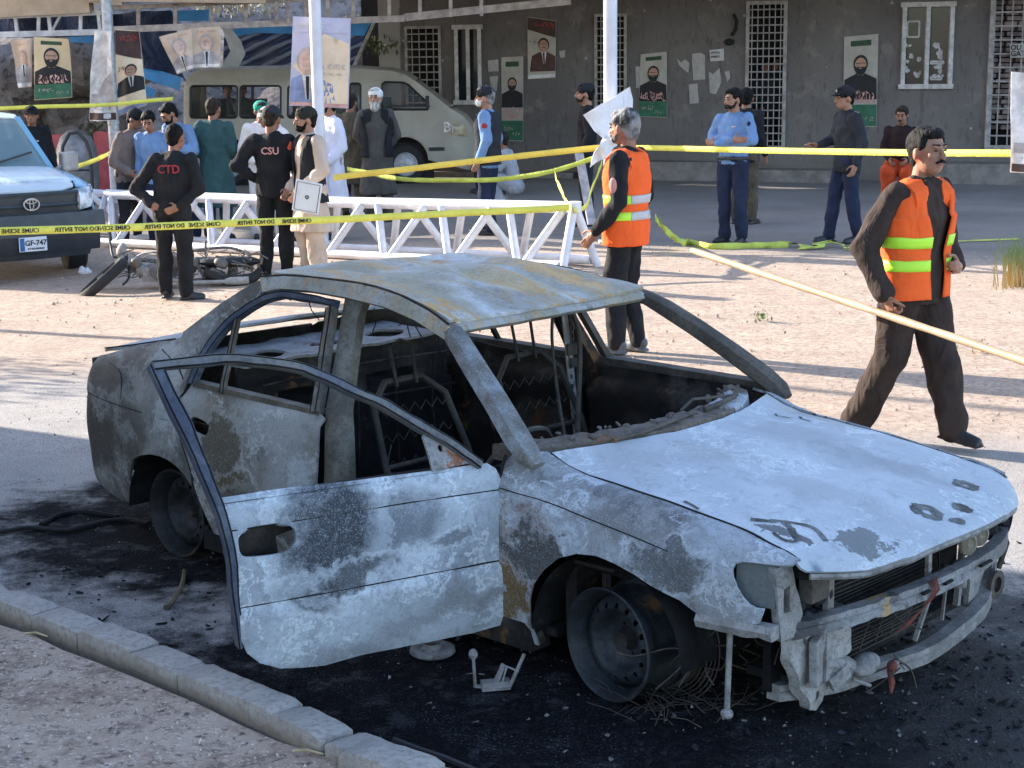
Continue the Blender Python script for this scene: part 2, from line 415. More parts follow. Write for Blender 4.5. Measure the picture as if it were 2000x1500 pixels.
# ================================================================ BURNT CAR
def burnt(name,base,alt,dark=.3,rust=0,spots=(),speck=.5,rough=.62,dscale=2.2,ochre=0,streak=None,rustc=(.20,.10,.045),tide=True):
    base=tuple(x*1.06 for x in base)
    k=NT(name,rough,0,.2); 
    n1=k.noise(dscale,6,.62); n2=k.noise(9,7,.72,None,.6); n3=k.noise(60,5,.75); n4=k.noise(190,2,.7)
    c=k.mix(k.ss(n1,.40,.60),base,alt); c=k.mix(k.math('MULTIPLY',k.ss(n2,.52,.64),.45),c,tuple(x*.55 for x in base)); c=k.mix(k.math('MULTIPLY',k.ss(k.noise(22,6,.8,k.mapv((1,1,1),(7,3,1)),1.0),.55,.68),.26),c,tuple(min(.8,x*1.45+.03) for x in base))
    if streak:
        ns=k.noise(1,6,.6,k.mapv(streak),.5); c=k.mix(k.math('MULTIPLY',k.ss(ns,.42,.66),.8),c,tuple(min(1,b*1.35) for b in base))
    if ochre:
        no=k.noise(2.6,5,.6,k.mapv(streak or(1,1,1),(3,1,2)),1.2); c=k.mix(k.math('MULTIPLY',k.ss(no,.50,.62),ochre),c,(.50,.28,.07))
    c=k.mix(k.math('MULTIPLY',k.ss(k.math('ADD',k.math('MULTIPLY',n1,.5),k.math('MULTIPLY',n2,.5)),.60-dark*.18,.72-dark*.18),.75),c,(.075,.07,.068))
    def vmath(op,a,b,sc=None):
        n=k.n.new('ShaderNodeVectorMath'); n.operation=op; k.l.new(a,n.inputs[0])
        if sc is not None: n.inputs['Scale'].default_value=sc
        elif isinstance(b,tuple): n.inputs[1].default_value=b
        else: k.l.new(b,n.inputs[1])
        return n.outputs[0]
    def ncol(scale,det):
        n=k.n.new('ShaderNodeTexNoise'); n.inputs['Scale'].default_value=scale; n.inputs['Detail'].default_value=det; n.inputs['Roughness'].default_value=.65; k.l.new(k.obj,n.inputs['Vector']); return n.outputs['Color']
    wv=vmath('ADD',k.obj,vmath('SCALE',vmath('SUBTRACT',ncol(4.5,5),(.5,.5,.5)),None,.42))
    if spots and tide: c=k.mix(k.math('MULTIPLY',k.ss(k.math('ABSOLUTE',k.math('SUBTRACT',k.noise(2.4,4,.6,wv),.5)),.016,.003),.55),c,tuple(min(.8,x*1.5+.05) for x in base))
    for s in spots:
        px,py,pz,sx,sy,sz,colr,st=s[:8]; e0,e1=(s[8],s[9]) if len(s)>8 else (1.0,.55)
        d=k.dist((px,py,pz),wv,(1/sx,1/sy,1/sz)); d=k.math('ADD',d,k.math('MULTIPLY',k.math('SUBTRACT',n2,.5),.9))
        d=k.math('ADD',d,k.math('MULTIPLY',k.math('SUBTRACT',n3,.5),.9))
        if st>.7: c=k.mix(k.math('MULTIPLY',k.ss(d,e0+.14,e0+.02),.35),c,tuple(min(.8,x*1.35+.04) for x in base))
        c=k.mix(k.math('MULTIPLY',k.ss(d,e0,e1),st),c,colr)
    if rust:
        c=k.mix(k.math('MULTIPLY',k.ss(k.noise(4,6,.7,k.mapv((1,1,1),(5,5,5))),.60-rust*.12,.70-rust*.08),.75),c,rustc)
    c=k.mix(k.math('MULTIPLY',k.ss(n3,.50,.60),speck*.55),c,tuple(b*.42 for b in base))
    c=k.mix(k.math('MULTIPLY',k.ss(n4,.56,.66),speck*.5),c,tuple(min(1,b*1.5) for b in base))
    k.col(c)
    b=k.bump(n1,.25,.03); b=k.bump(n2,.35,.006,b); k.bump(n3,.5,.0025,b); return k.m
ASH=(.40,.44,.49); ASH2=(.50,.55,.61); TAN=(.30,.285,.245); DRK=(.075,.07,.068); SOOT=(.018,.019,.024)
M_hood=burnt('burnt_paint_hood',(.41,.45,.49),(.51,.555,.60),0,0,[(.45,.25,.6,.25,.10,1,(.26,.28,.31),.6,1.2,.3),(-.2,-.45,.75,.2,.15,1,(.36,.38,.40),.6,1.2,.3),(.2,.2,.65,.42,.16,1,(.30,.33,.36),.55,1.2,.3),(.0,-.25,.7,.22,.12,1,(.33,.34,.34),.5,1.2,.3),(.5,-.2,.6,.35,.1,1,(.33,.35,.38),.5,1.2,.3),(-.15,.62,.8,.2,.1,1,(.36,.34,.30),.6,1.2,.3),(.55,-.60,.6,.10,.035,1,(.10,.10,.10),.9,1.0,.8),(.74,-.42,.6,.075,.11,1,(.15,.16,.16),.9,1.0,.85)],.30,.55,1.6)
M_fend=burnt('burnt_paint_fender',(.34,.38,.425),(.25,.26,.265),.45,0,[(-.33,-.82,.36,.14,.4,.24,(.13,.062,.04),.8,1.15,.8),(-.44,-.82,.34,.09,.4,.22,(.14,.078,.016),.95,1.1,.85),(-.30,-.82,.47,.20,.4,.08,(.03,.027,.02),.85,1.1,.7),(.23,-.82,.50,.15,.4,.09,(.04,.039,.034),.8,1.1,.7),(.05,-.8,.62,.35,.3,.05,(.15,.15,.15),.6),(-.40,-.82,.15,.1,.3,.07,(.48,.50,.53),.6)],.75)
def DS(*a): return (a[0]+.49,a[1]+.815)+a[2:]
M_door=burnt('burnt_paint_front_door',(.40,.445,.49),(.27,.30,.34),.3,0,[DS(-.93,-.83,.60,.24,.6,.15,(.12,.135,.165),.85,1.15,.4),DS(-1.14,-.83,.60,.17,.6,.19,(.022,.026,.036),.95,1.35,.25),DS(-1.22,-.83,.42,.10,.6,.09,(.03,.033,.042),.85,1.3,.3),DS(-1.05,-.83,.44,.20,.6,.07,(.03,.033,.04),.85,1.1,.5),DS(-.70,-.83,.48,.10,.5,.04,(.12,.13,.15),.8,1.1,.6),DS(-.64,-.83,.30,.18,.5,.07,(.20,.205,.21),.7,1.2,.4),DS(-.85,-.83,.24,.16,.5,.05,(.20,.21,.23),.6,1.2,.4),DS(-1.02,-.83,.16,.16,.5,.06,(.19,.20,.22),.6,1.2,.4)],.6,.6,1.9)
M_rdoor=burnt('burnt_paint_rear_door',(.29,.30,.295),(.16,.145,.115),.5,0,[(-2.03,-.83,.56,.13,.4,.13,(.06,.045,.022),.85,1.1,.8),(-2.0,-.83,.40,.20,.4,.07,(.075,.05,.018),.9,1.1,.7),(-2.2,-.8,.70,.08,.4,.06,(.24,.23,.2),.6),(-1.55,-.83,.45,.12,.4,.2,(.42,.46,.49),.7),(-1.8,-.8,.33,.4,.4,.10,(.045,.034,.026),.8)],.6)
M_quar=burnt('burnt_paint_quarter',(.20,.205,.20),(.085,.078,.066),.75,0,[(-3.05,-.78,.48,.26,.5,.17,(.035,.031,.026),.9,1.2,.6),(-3.0,-.76,.73,.22,.5,.07,(.055,.053,.048),.85,1.2,.7),(-2.75,-.8,.42,.1,.4,.06,(.04,.037,.032),.7),(-2.55,-.75,.85,.2,.4,.12,(.36,.38,.38),.7),(-2.45,-.8,.66,.12,.4,.1,(.38,.41,.42),.7)],.6)
M_roof=burnt('burnt_paint_roof',(.22,.195,.135),(.52,.54,.56),.2,0,[(-1.25,.36,1.2,.30,.10,.3,(.62,.36,.12),.8,1.2,.5),(-1.25,.0,1.2,.20,.16,.3,(.50,.37,.18),.6,1.2,.5),(-1.9,-.35,1.2,.35,.12,.3,(.30,.28,.20),.7),(-1.05,-.2,1.2,.2,.2,.3,(.22,.20,.17),.6),(-1.5,.15,1.2,.3,.10,.3,(.40,.44,.48),.8)],.5,.5,2.0,.9,(1.1,3.4,1))
M_pil=burnt('burnt_paint_pillar',(.085,.074,.055),(.20,.195,.172),.6,.1,[],.8,.65,3,0,(6,6,.8))
M_rail=burnt('burnt_paint_rail',(.25,.235,.19),(.36,.375,.385),.25,.05,[],.7,.62,3.5,.35,(2.5,5,3))
M_pilb=burnt('burnt_paint_windscreen_pillar',(.27,.30,.33),(.12,.105,.082),.4,0,[],.95,.65,3)
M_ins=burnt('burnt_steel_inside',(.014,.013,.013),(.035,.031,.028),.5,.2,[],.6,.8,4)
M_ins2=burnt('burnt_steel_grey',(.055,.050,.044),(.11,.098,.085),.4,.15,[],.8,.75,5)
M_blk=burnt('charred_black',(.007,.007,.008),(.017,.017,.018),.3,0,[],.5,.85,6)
M_frm=burnt('burnt_door_frame',(.05,.06,.09),(.10,.115,.15),.3,0,[],.7,.5,6)
M_ash=burnt('ash_grey_metal',(.20,.19,.18),(.33,.325,.32),.4,.15,[],.8,.7,7)
M_rim=burnt('burnt_steel_rim',(.018,.021,.025),(.042,.048,.055),.3,.1,[],.6,.5,6)
CX,CY,YAW=.866,5.80,-.755
car=empty('burnt_car',(CX,CY,0),YAW,'burnt out pale saloon car with its front door hanging open and no glass','car')
HF=lambda x,z:(lambda h:h)(.845-(.10*((x+.2)/.9)**2 if x>-.2 else 0)-(.11*((-2.2-x)/1.2)**2 if x<-2.2 else 0)-(.05*((.5-z)/.35)**2 if z<.5 else .045*((z-.5)/.3)**2 if z<.8 else .045+.52*(z-.8)))
def sideR(x,z): return V((x,-HF(x,z),z))
def sideL(x,z): return V((x,HF(x,z),z))
XS=[-.49,-.387,-.30,-.211,-.054,.123,.305,.47,.60,.70,.8]; ZS=[.79,.778,.745,.725,.711,.694,.672,.650,.625,.595,.56]
zs=lambda x:interp(x,XS,ZS)
def fen(sg):
    def f(u,v):
        z0=zs(u)-.15
        h=HF(u,min(v,z0))
        if u<.35: h+=.012*max(0,1-abs(math.hypot(u+.01,v-.195)-.335)/.05)   # lip round the arch
        if v<=z0: h-= .006*math.exp(-((v-.60)/.008)**2)*(u<.3); return V((u,sg*h,v))
        t=min(1,(v-z0)/.20)*PI/2; seam=.662+.012*(u>.5)
        return V((u,sg*(seam+(h-seam)*math.cos(t)),z0+(zs(u)-z0)*math.sin(t)))
    return f
Lf=lambda x:zs(x)-.15+.20
# arch of wheel: centre (-.01,.195) r .32
arF=[(-.328,.115),(-.345,.20),(-.33,.294),(-.30,.36),(-.25,.42),(-.18,.478),(-.10,.51),(-.02,.518),(.06,.506),(.14,.483),(.22,.453),(.30,.425),(.345,.40)]
fo=[(-.49,.11)]+arF+[(.42,.375),(.50,.385),(.575,.40),(.592,.450),(.565,.449),(.54,.457),(.52,.475),(.50,.503),(.484,.532),(.478,.552),(.483,.568),(.50,.577),(.54,.580),(.58,.582),(.62,.586)]
tops=[(x,Lf(x)) for x in (.66,.6,.5,.4,.3,.2,.1,0,-.1,-.2,-.3,-.36,-.40)]
fo+= [(.655,.60)]+tops+[(-.43,.80),(-.49,.80)]
for sg,nm,mt in((-1,'front_wing',M_fend),(1,'front_wing',M_fend)):
    f=fen(sg)
    o=panel(nm,fo,[],.022,f if sg<0 else (lambda u,v,f=f:f(u,v)),.010 if sg<0 else -.010,mt,car,.004,9,3)
# wheel housings and rocker
def half(cx,sg,r,x0,x1,y0,y1,m_,nm):
    b=MB(); n=20; A=[];B_=[]
    ring=[[V((cx+r*math.cos(t),sg*yy,.18+r*1.0*math.sin(t))) for t in [PI*i/n for i in range(n+1)]] for yy in(y0,(y0+y1)/2,y1)]
    b.rings(ring,closed=False,caps=False); i0=[b.av((cx+r*math.cos(PI*i/n),sg*y1,.18+r*math.sin(PI*i/n))) for i in range(n+1)]
    b.f.append(i0); b.build(nm,m_,car,True)
for sg in(-1,1):
    half(-.01,sg,.325,0,0,.82,.42,M_blk,'wheel_arch'); half(-2.49,sg,.296,0,0,.82,.42,M_blk,'wheel_arch')
    panel('sill',[(-.46,.10),(-.335,.11),(-.36,.17),(-2.24,.17),(-2.2,.09)],[],.05,(sideR if sg<0 else sideL),.04*(-sg),M_ins2,car,.003)
    b=MB(); b.box((-1.3,sg*.76,.14),(1.9,.10,.10)); b.build('floor_beam',M_ins,car)
# hood
def FR(y): a=abs(y); return .882-.30*a*a-.5*max(0,a-.45)**1.5
def hoodz(x,y):
    a=abs(y)/.665
    z=zs(min(x,.80))+.052*(1-min(1,a)**2.4)
    z+=-.020*math.exp(-((x-.30-.35*y)/.09)**2)*math.exp(-((y-.05)/.45)**2)+.014*math.exp(-((x-.05+.1*y)/.10)**2)*math.exp(-((y+.1)/.4)**2)-.014*math.exp(-((x-.55-.2*y)/.07)**2)*math.exp(-((y-.25)/.3)**2)
    z+=.006*noise.noise(V((x*4,y*4,.3)))
    z-=.010*math.exp(-((abs(y)-.36+.05*x)/.03)**2)*(x>-.2)*.6
    fr=FR(y)
    if x>fr-.07: z-=.026*min(1.1,(x-fr+.07)/.07)**2.2
    return z
ho=[(-.235,-.15),(-.262,-.3),(-.33,-.51),(-.382,-.658)]+[(x,-.662-.012*(x>.5)) for x in(-.3,-.1,.1,.3,.5)]+[(.60,-.682),(FR(.685)-.012,-.690)]+[(FR(i*.68/12),-i*.68/12) for i in range(12,-1,-1)]
ho=ho+[(x,-y) for x,y in ho[::-1] if y!=0]+[]
ho[0]=(-.235,-.15)
panel('bonnet',ho,[],.028,lambda u,v:V((u,v,hoodz(u,v)-.0)),.012,M_hood,car,.0015,7)
b=MB(); b.tube([V((FR(y)-.016,y,hoodz(FR(y)-.004,y)-.022)) for y in [(-.66+1.32*i/40) for i in range(41)]],.011,6); b.build('bonnet_lip',M_ash,car,True)
def ringspot(x,y,r,r2):
    b=MB(); n=20; R_=[]
    for q,rr in enumerate((r*r2,r*.7*(1 if r2 else 1),r)):
        R_.append([V((x+rr*(1+.45*noise.noise(V((math.cos(2*PI*j/n)*2.5+x,math.sin(2*PI*j/n)*1.5,q*.3))))*math.cos(2*PI*j/n),y+rr*.95*(1+.45*noise.noise(V((math.cos(2*PI*j/n)*2.5,y+math.sin(2*PI*j/n)*1.5,q*.3))))*math.sin(2*PI*j/n),0)) for j in range(n)])
    for r_ in R_:
        for p in r_: p.z=hoodz(p.x,p.y)+.0022
    b.rings(R_,caps=False); b.build('burn_mark',M_mark,car,True)
M_mark=burnt('burn_mark',(.07,.073,.07),(.20,.21,.21),.2,0,[],.9,.8,12)
for a in((.67,.36,.045,.3),(.74,-.04,.052,.32),(.78,.13,.034,0),(.83,-.0,.026,.1)): ringspot(*a)
def arcmark(pts,w):
    b=MB(); L=[];R2=[]
    for i,p in enumerate(pts):
        a=V(pts[max(0,i-1)]);c_=V(pts[min(len(pts)-1,i+1)]); d_=(c_-a).normalized(); n_=V((-d_.y,d_.x)); ww=w*(.6+.5*noise.noise(V((i*.7,p[0]*9,2)))+.3)
        for q,sgn in((L,1),(R2,-1)):
            e=V(p)+n_*ww*sgn; q.append(V((e.x,e.y,hoodz(e.x,e.y)+.0022)))
    b.rings([L,R2],closed=False,caps=False); b.build('burn_mark',M_mark,car,True)
arcmark(smoothpoly([(.42,-.60),(.47,-.57),(.50,-.54),(.55,-.56),(.60,-.60)],5),.012); arcmark(smoothpoly([(.50,-.54),(.55,-.51),(.60,-.50),(.66,-.53)],5),.010)
arcmark(smoothpoly([(.52,-.62),(.57,-.63),(.60,-.61),(.59,-.57)],5),.007); arcmark([( .18,-.635),(.22,-.64),(.25,-.65)],.006); arcmark([(-.13,.52),(-.10,.48),(-.05,.47)],.008);arcmark([(-.2,.45),(-.17,.42),(-.12,.44)],.005)
# roof
def roofz(x,y):
    t=(x+.95)/(-1.15)           # 0 front .. 1 rear
    z=interp(t,[0,.05,.12,.25,.45,.8,1,1.06],[1.162,1.185,1.208,1.240,1.262,1.262,1.250,1.236])+.020*(1-(abs(y)/.56)**2)*interp(t,[0,.3,1],[.2,1,1])
    z-=.036*(y+.55)/1.1*interp(t,[0,.2,1],[0,1,1])
    ef=interp(abs(y),[0,.42,.56],[1,1,.05])*interp(t,[0,.22,.85,1],[.12,1,1,.2])
    z+=(.030*noise.noise(V((x*3.0,y*3.4,7)))+.028*noise.noise(V((x*2.4,y*8,1)))+.012*noise.noise(V((x*9,y*5,3))))*ef
    return z
rw=lambda x:interp(x,[-2.12,-2.0,-1.5,-1.2,-.95],[.525,.545,.55,.565,.578])
ro=[(-.965,-.578),(-1.2,-.566),(-1.5,-.552),(-1.8,-.55),(-2.02,-.545),(-2.10,-.50),(-2.13,-.3),(-2.14,0)]
ro=ro+[(x,-y) for x,y in ro[::-1][1:]]+[(-.945,.45),(-.93,.2),(-.93,0),(-.93,-.2),(-.945,-.45)]
panel('roof',ro,[],.03,lambda u,v:V((u,v,roofz(u,v))),-.012,M_roof,car)
# roof front header (turned-down lip) and underside bows
b=MB(); b.rings([[V((x+dx,y,roofz(x,y)-dz)) for dx,dz in((-.01,-.002),(.012,.008),(.022,.026),(.008,.040),(-.03,.045),(-.06,.03))] for y in [(-.57+1.14*i/24) for i in range(25)] for x in [-.95+.02*(1-(abs(y)/.57)**2)]])
b.build('roof_header',M_rail,car,True)
b=MB()
for x in(-1.25,-1.6,-1.95): b.rings([[V((x+dx,y,roofz(x,y)-dz)) for dx,dz in((-.03,.016),(.03,.016),(.02,.034),(-.02,.034))] for y in [(-.54+1.08*i/12) for i in range(13)]])
b.build('roof_bow',M_ins,car)
for sg in(-1,1):
    # roof side rail (outer skin above the doors) with gutter, dark inner flange
    lo=[(-.93,1.115),(-1.113,1.165),(-1.305,1.198),(-1.536,1.213),(-1.776,1.219),(-1.95,1.212),(-2.05,1.19)]
    upp=[(-2.10,1.245),(-1.95,1.262),(-1.8,1.268),(-1.48,1.268),(-1.247,1.245),(-1.063,1.205),(-.94,1.165)]
    sd_=sideR if sg<0 else (lambda u,v:V((u,HF(u,v),v-.034*min(1,max(0,(v-1.1)/.08)))))
    panel('roof_rail',lo+upp,[],.025,sd_,.03*(-sg),M_rail,car,.003)
    b=MB(); b.tube([V((x,sg*(HF(x,z)-.006),z+.002-(.034 if sg>0 else 0))) for x,z in smoothpoly(upp,3)],.0045,6); b.build('gutter',M_ins,car,True)
    # windscreen pillar: rectangular tapering section
    path=[(-.352,.762,.752),(-.395,.766,.782),(-.46,.752,.828),(-.60,.705,.925),(-.75,.655,1.02),(-.88,.607,1.098),(-.955,.577,1.138),(-1.02,.562,1.160)]
    R_=[]
    for i,(x,y,z) in enumerate(path):
        a=V(path[max(0,i-1)]);c_=V(path[min(len(path)-1,i+1)]);d_=(c_-a).normalized(); yy=V((0,1,0)); n_=d_.cross(yy).normalized(); n_=n_ if n_.z>0 else -n_
        wd=interp(i,[0,1,2,7],[.03,.044,.048,.042]); hh=interp(i,[0,1,2,5,7],[.012,.026,.030,.026,.014])
        p=V((x,y,z)); q=[]
        for aa,bb in((-1,.2),(-.9,1),(-.2,1.25),(.75,1),(1,.4),(1,-.6),(.7,-1),(-.7,-1),(-1,-.6)):
            e=p+yy*(aa*wd)+n_*(bb*hh); q.append(V((e.x,sg*e.y,e.z)))
        R_.append(q)
    b=MB(); b.rings(R_); b.build('windscreen_pillar',M_pilb if sg<0 else burnt('burnt_paint_dark_pillar',(.06,.052,.045),(.12,.105,.09),.4,0,[],.8,.7,4),car,True)
    # centre pillar
    R_=[]
    for z,x,w2,yo in((.12,-1.36,.075,.80),(.45,-1.37,.070,.815),(.70,-1.385,.060,.795),(.80,-1.405,.052,.775),(1.0,-1.46,.044,.675),(1.14,-1.50,.042,.605),(1.22,-1.51,.055,.560)):
        R_.append([V((x-w2,sg*yo,z)),V((x-w2*.3,sg*(yo+.012),z)),V((x+w2*.3,sg*(yo+.006),z)),V((x+w2,sg*(yo-.01),z)),V((x+w2*.8,sg*(yo-.06),z)),V((x-w2*.8,sg*(yo-.06),z))])
    b=MB(); b.rings(R_); b.build('centre_pillar',M_pil if sg<0 else M_ins,car,True)
# quarter panel + C pillar
qo=[(-2.262,.37),(-2.30,.405),(-2.371,.440),(-2.43,.458),(-2.485,.465),(-2.55,.462),(-2.611,.45),(-2.68,.43),(-2.74,.40),(-2.775,.35),(-2.80,.30),(-2.815,.22),(-2.829,.182),(-2.93,.165),(-3.02,.180),(-3.13,.206),(-3.18,.25),(-3.205,.37),(-3.215,.484),(-3.24,.60),(-3.275,.645),(-3.285,.70),(-3.27,.76),(-3.20,.80),(-3.05,.835),(-2.87,.88),(-2.70,.92),(-2.60,.935),(-2.53,.96),(-2.462,1.005),(-2.363,1.07),(-2.285,1.125),(-2.19,1.185),(-2.10,1.232),(-2.03,1.20),(-2.085,1.145),(-2.149,1.112),(-2.235,1.04),(-2.30,.95),(-2.325,.87),(-2.325,.80),(-2.36,.72),(-2.345,.60),(-2.28,.47)]
def qmap(sg):
    def f(u,v):
        h=HF(u,v)
        if v>.62 and u<-2.5: h-=interp(v-interp(u,[-3.3,-3.05,-2.87,-2.6],[.79,.835,.88,.94]),[-.12,-.05,0,.05],[0,.012,.05,.07])
        h+=.010*max(0,1-abs(math.hypot(u+2.49,v-.19)-.285)/.04)
        if u<-3.15: h-=.9*(-3.15-u)**1.3
        h-=.005*math.exp(-((v-.625)/.008)**2)
        return V((u,sg*h,v))
    return f
for sg in(-1,1): panel('rear_quarter',qo,[],.024,qmap(sg),.012*(-sg),M_quar,car,.008,7,2)
# boot lid / deck
def bootz(x,y): return interp(x,[-3.3,-3.2,-3.05,-2.87,-2.6],[.79,.822,.848,.888,.935])+.028*(1-(abs(y)/.68)**2)+.006*noise.noise(V((x*5,y*5,0)))
bo=[(-2.58,-.55),(-2.60,-.655),(-2.87,-.665),(-3.05,-.66),(-3.22,-.62),(-3.27,-.4),(-3.29,0)]; bo=bo+[(x,-y) for x,y in bo[::-1][1:]]
panel('boot_lid',bo,[],.035,lambda u,v:V((u,v,bootz(u,v))),.012,burnt('burnt_paint_boot',(.38,.41,.43),(.28,.28,.26),.3,0,[],.7),car,.003)
panel('tail_panel',[(-.66,.2),(-.66,.78),(.66,.78),(.66,.2)],[],.06,lambda u,v:V((-3.24-.04*(1-(u/.7)**2),u,v)),.02,M_ins2,car,.01)
# parcel shelf with speaker holes, bulkhead and rear window sill
circ=lambda cx,cy,rx,ry,n=18:[(cx+rx*math.cos(2*PI*i/n),cy+ry*math.sin(2*PI*i/n)) for i in range(n)]
panel('parcel_shelf',[(-2.18,-.60),(-2.62,-.60),(-2.64,.60),(-2.18,.60)],[circ(-2.36,-.36,.075,.11),circ(-2.36,.36,.075,.11),circ(-2.36,0,.05,.09)],.04,lambda u,v:V((u,v,.86+.01*noise.noise(V((u*9,v*9,0))))),.012,burnt('burnt_shelf',(.20,.20,.20),(.30,.31,.33),.5,0,[],.8,.7,8),car,.004)
panel('seat_bulkhead',[(-.62,.24),(-.62,.85),(.62,.85),(.62,.24)],[[( -.42,.42),(-.42,.72),(-.1,.72),(-.1,.42)],[(.1,.42),(.1,.72),(.42,.72),(.42,.42)]],.05,lambda u,v:V((-2.16-.10*(v-.3),u,v)),.015,M_ins,car,.01)
b=MB(); b.box((-2.3,0,.40),(.3,1.2,.5)); b.build('boot_floor',M_blk,car)
b=MB()
for i in range(5): b.tube([(-2.14+.02*math.sin(i),-.55+i*.26,.80),(-2.10,-.5+i*.23,.55),(-2.12,-.53+i*.25,.30)],.005,5)
for z in(.62,.78): b.tube([(-2.10,-.58,z),(-2.09,0,z+.02),(-2.10,.58,z)],.007,5)
b.build('rear_seat_frame',M_ins,car,True)
# floor, tunnel, firewall, dash
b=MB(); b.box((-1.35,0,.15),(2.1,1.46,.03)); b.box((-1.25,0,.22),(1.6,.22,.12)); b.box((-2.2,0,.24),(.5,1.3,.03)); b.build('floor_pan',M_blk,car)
panel('firewall',[(-.72,.15),(-.72,.74),(.72,.74),(.72,.15)],[],.08,lambda u,v:V((-.42+.02*noise.noise(V((u*5,v*5,0))),u,v)),.02,M_ins,car,.02)
b=MB(); b.tube([(-.55,-.72,.60),(-.62,-.3,.63),(-.62,.2,.63),(-.55,.72,.60)],.03,8); b.tube([(-.48,-.7,.5),(-.5,.7,.52)],.018,6)
for y in(-.5,-.1,.25,.55): b.tube([(-.62,y,.63),(-.55,y+.03,.3)],.014,6)
b.build('dashboard_beam',M_ins,car,True)
# cowl: ash-crusted scuttle under the windscreen
b=MB(); b.rings([[V((xc+dx,y,zc+dz)) for dx,dz in((-.09,-.05),(-.085,.004+.012*noise.noise(V((y*22,5,0)))),(-.05,.014+.022*noise.noise(V((y*19,1,0)))),(0,.006+.016*noise.noise(V((y*27,2,0)))),(.035,.0),(.045,-.05))] for y in [(-.70+1.4*i/120) for i in range(121)] for xc in [-.285-.26*(abs(y)/.7)**2.2+.006*noise.noise(V((y*9,0,0)))] for zc in [.772+.022*(1-(y/.7)**2)]])
b.build('scuttle',burnt('scuttle_ash',(.11,.09,.075),(.19,.165,.14),.5,.1,[(-.4,.42,.78,.25,.2,.2,(.48,.53,.58),.85)],.9,.8,9),car,True)
b=MB(); 
for i in range(30):
    y=random.uniform(-.66,.66); x=-.30-.26*(abs(y)/.7)**2.2+random.uniform(-.10,.03); s_=random.uniform(.004,.014)
    b.ell((x,y,.782+.022*(1-(y/.7)**2)+s_*.1),(s_*1.3,s_*1.9,s_*.55),(random.random(),0,random.random()*3),7,5)
tag(b.build('ash_heap',mat('ash_heap',(.10,.085,.075),.95,0,.5,40,.01),car,True),None,None,None,'stuff')
b=MB(); b.tube([(-.36,.20,.80),(-.30,.05,.812),(-.27,-.28,.80),(-.30,-.42,.79)],.009,6); b.tube([(-.50,.62,.80),(-.36,.40,.81),(-.30,.12,.812)],.010,7); b.tube([(-.36,.42,.815),(-.40,.18,.83),(-.36,.05,.81)],.006,5)
b.build('wiper',M_ins2,car,True)
# steering wheel
b=MB(); c0=V((-.84,-.36,.60)); ax=V((-.85,0,.5)).normalized(); xx,yy=frame_of(ax)
b.tube([c0+(xx*math.cos(t)+yy*math.sin(t))*.18 for t in [2*PI*i/28 for i in range(29)]],.011,7)
for t in(.5,2.6,4.7): b.tube([c0-ax*.02,c0+(xx*math.cos(t)+yy*math.sin(t))*.18],.009,5)
b.tube([c0-ax*.02,(-.5,-.36,.42)],.02,6); b.build('steering_wheel',M_ins2,car,True)
# front seats (bare frames with springs)
def seat(y):
    e=bpy.data.objects.new('seat_frame',None)
    b=MB(); x0=-1.22; 
    b.tube([(x0,y-.22,.30),(x0-.10,y-.23,.55),(x0-.20,y-.20,.78),(x0-.24,y-.10,.86),(x0-.24,y+.10,.86),(x0-.20,y+.20,.78),(x0-.10,y+.23,.55),(x0,y+.22,.30)],.014,7)
    b.tube([(x0-.215,y-.055,.84),(x0-.25,y-.06,1.00),(x0-.25,y,1.02),(x0-.25,y+.06,1.00),(x0-.215,y+.055,.84)],.007,6)
    b.tube([(x0-.1,y-.23,.55),(x0-.1,y+.23,.55)],.010,6); b.tube([(x0-.03,y-.22,.36),(x0-.03,y+.22,.36)],.010,6)
    b.tube([(x0,y-.22,.30),(x0+.46,y-.22,.34),(x0+.5,y,.34),(x0+.46,y+.22,.34),(x0,y+.22,.30)],.014,7)
    for s_ in(-1,1): b.tube([(x0+.0,y+s_*.22,.30),(x0+.05,y+s_*.22,.18)],.014,6); b.tube([(x0+.42,y+s_*.22,.33),(x0+.42,y+s_*.22,.18)],.014,6)
    for k_ in range(4):
        xa=x0+.08+k_*.10; b.tube([(xa+.03*math.sin(j*PI/1.0+PI/2),y-.2+.4*j/22*1.0,.325+.004*(j%2)) if 0 else (xa+.028*math.sin(j*PI/2),y-.20+.4*j/24,.325) for j in range(25)],.0035,4)
    for k_ in range(4):
        za=.45+k_*.1; b.tube([(x0-.04-(za-.3)*.33,y-.19+.38*j/24,za+.018*math.sin(j*PI/2)) for j in range(25)],.0026,4)
    o=b.build('seat_frame',burnt('seat_frame_metal',(.03,.028,.025),(.06,.054,.047),.4,.15,[],.8,.75,5),car,True); return o
seat(-.36); seat(.36)
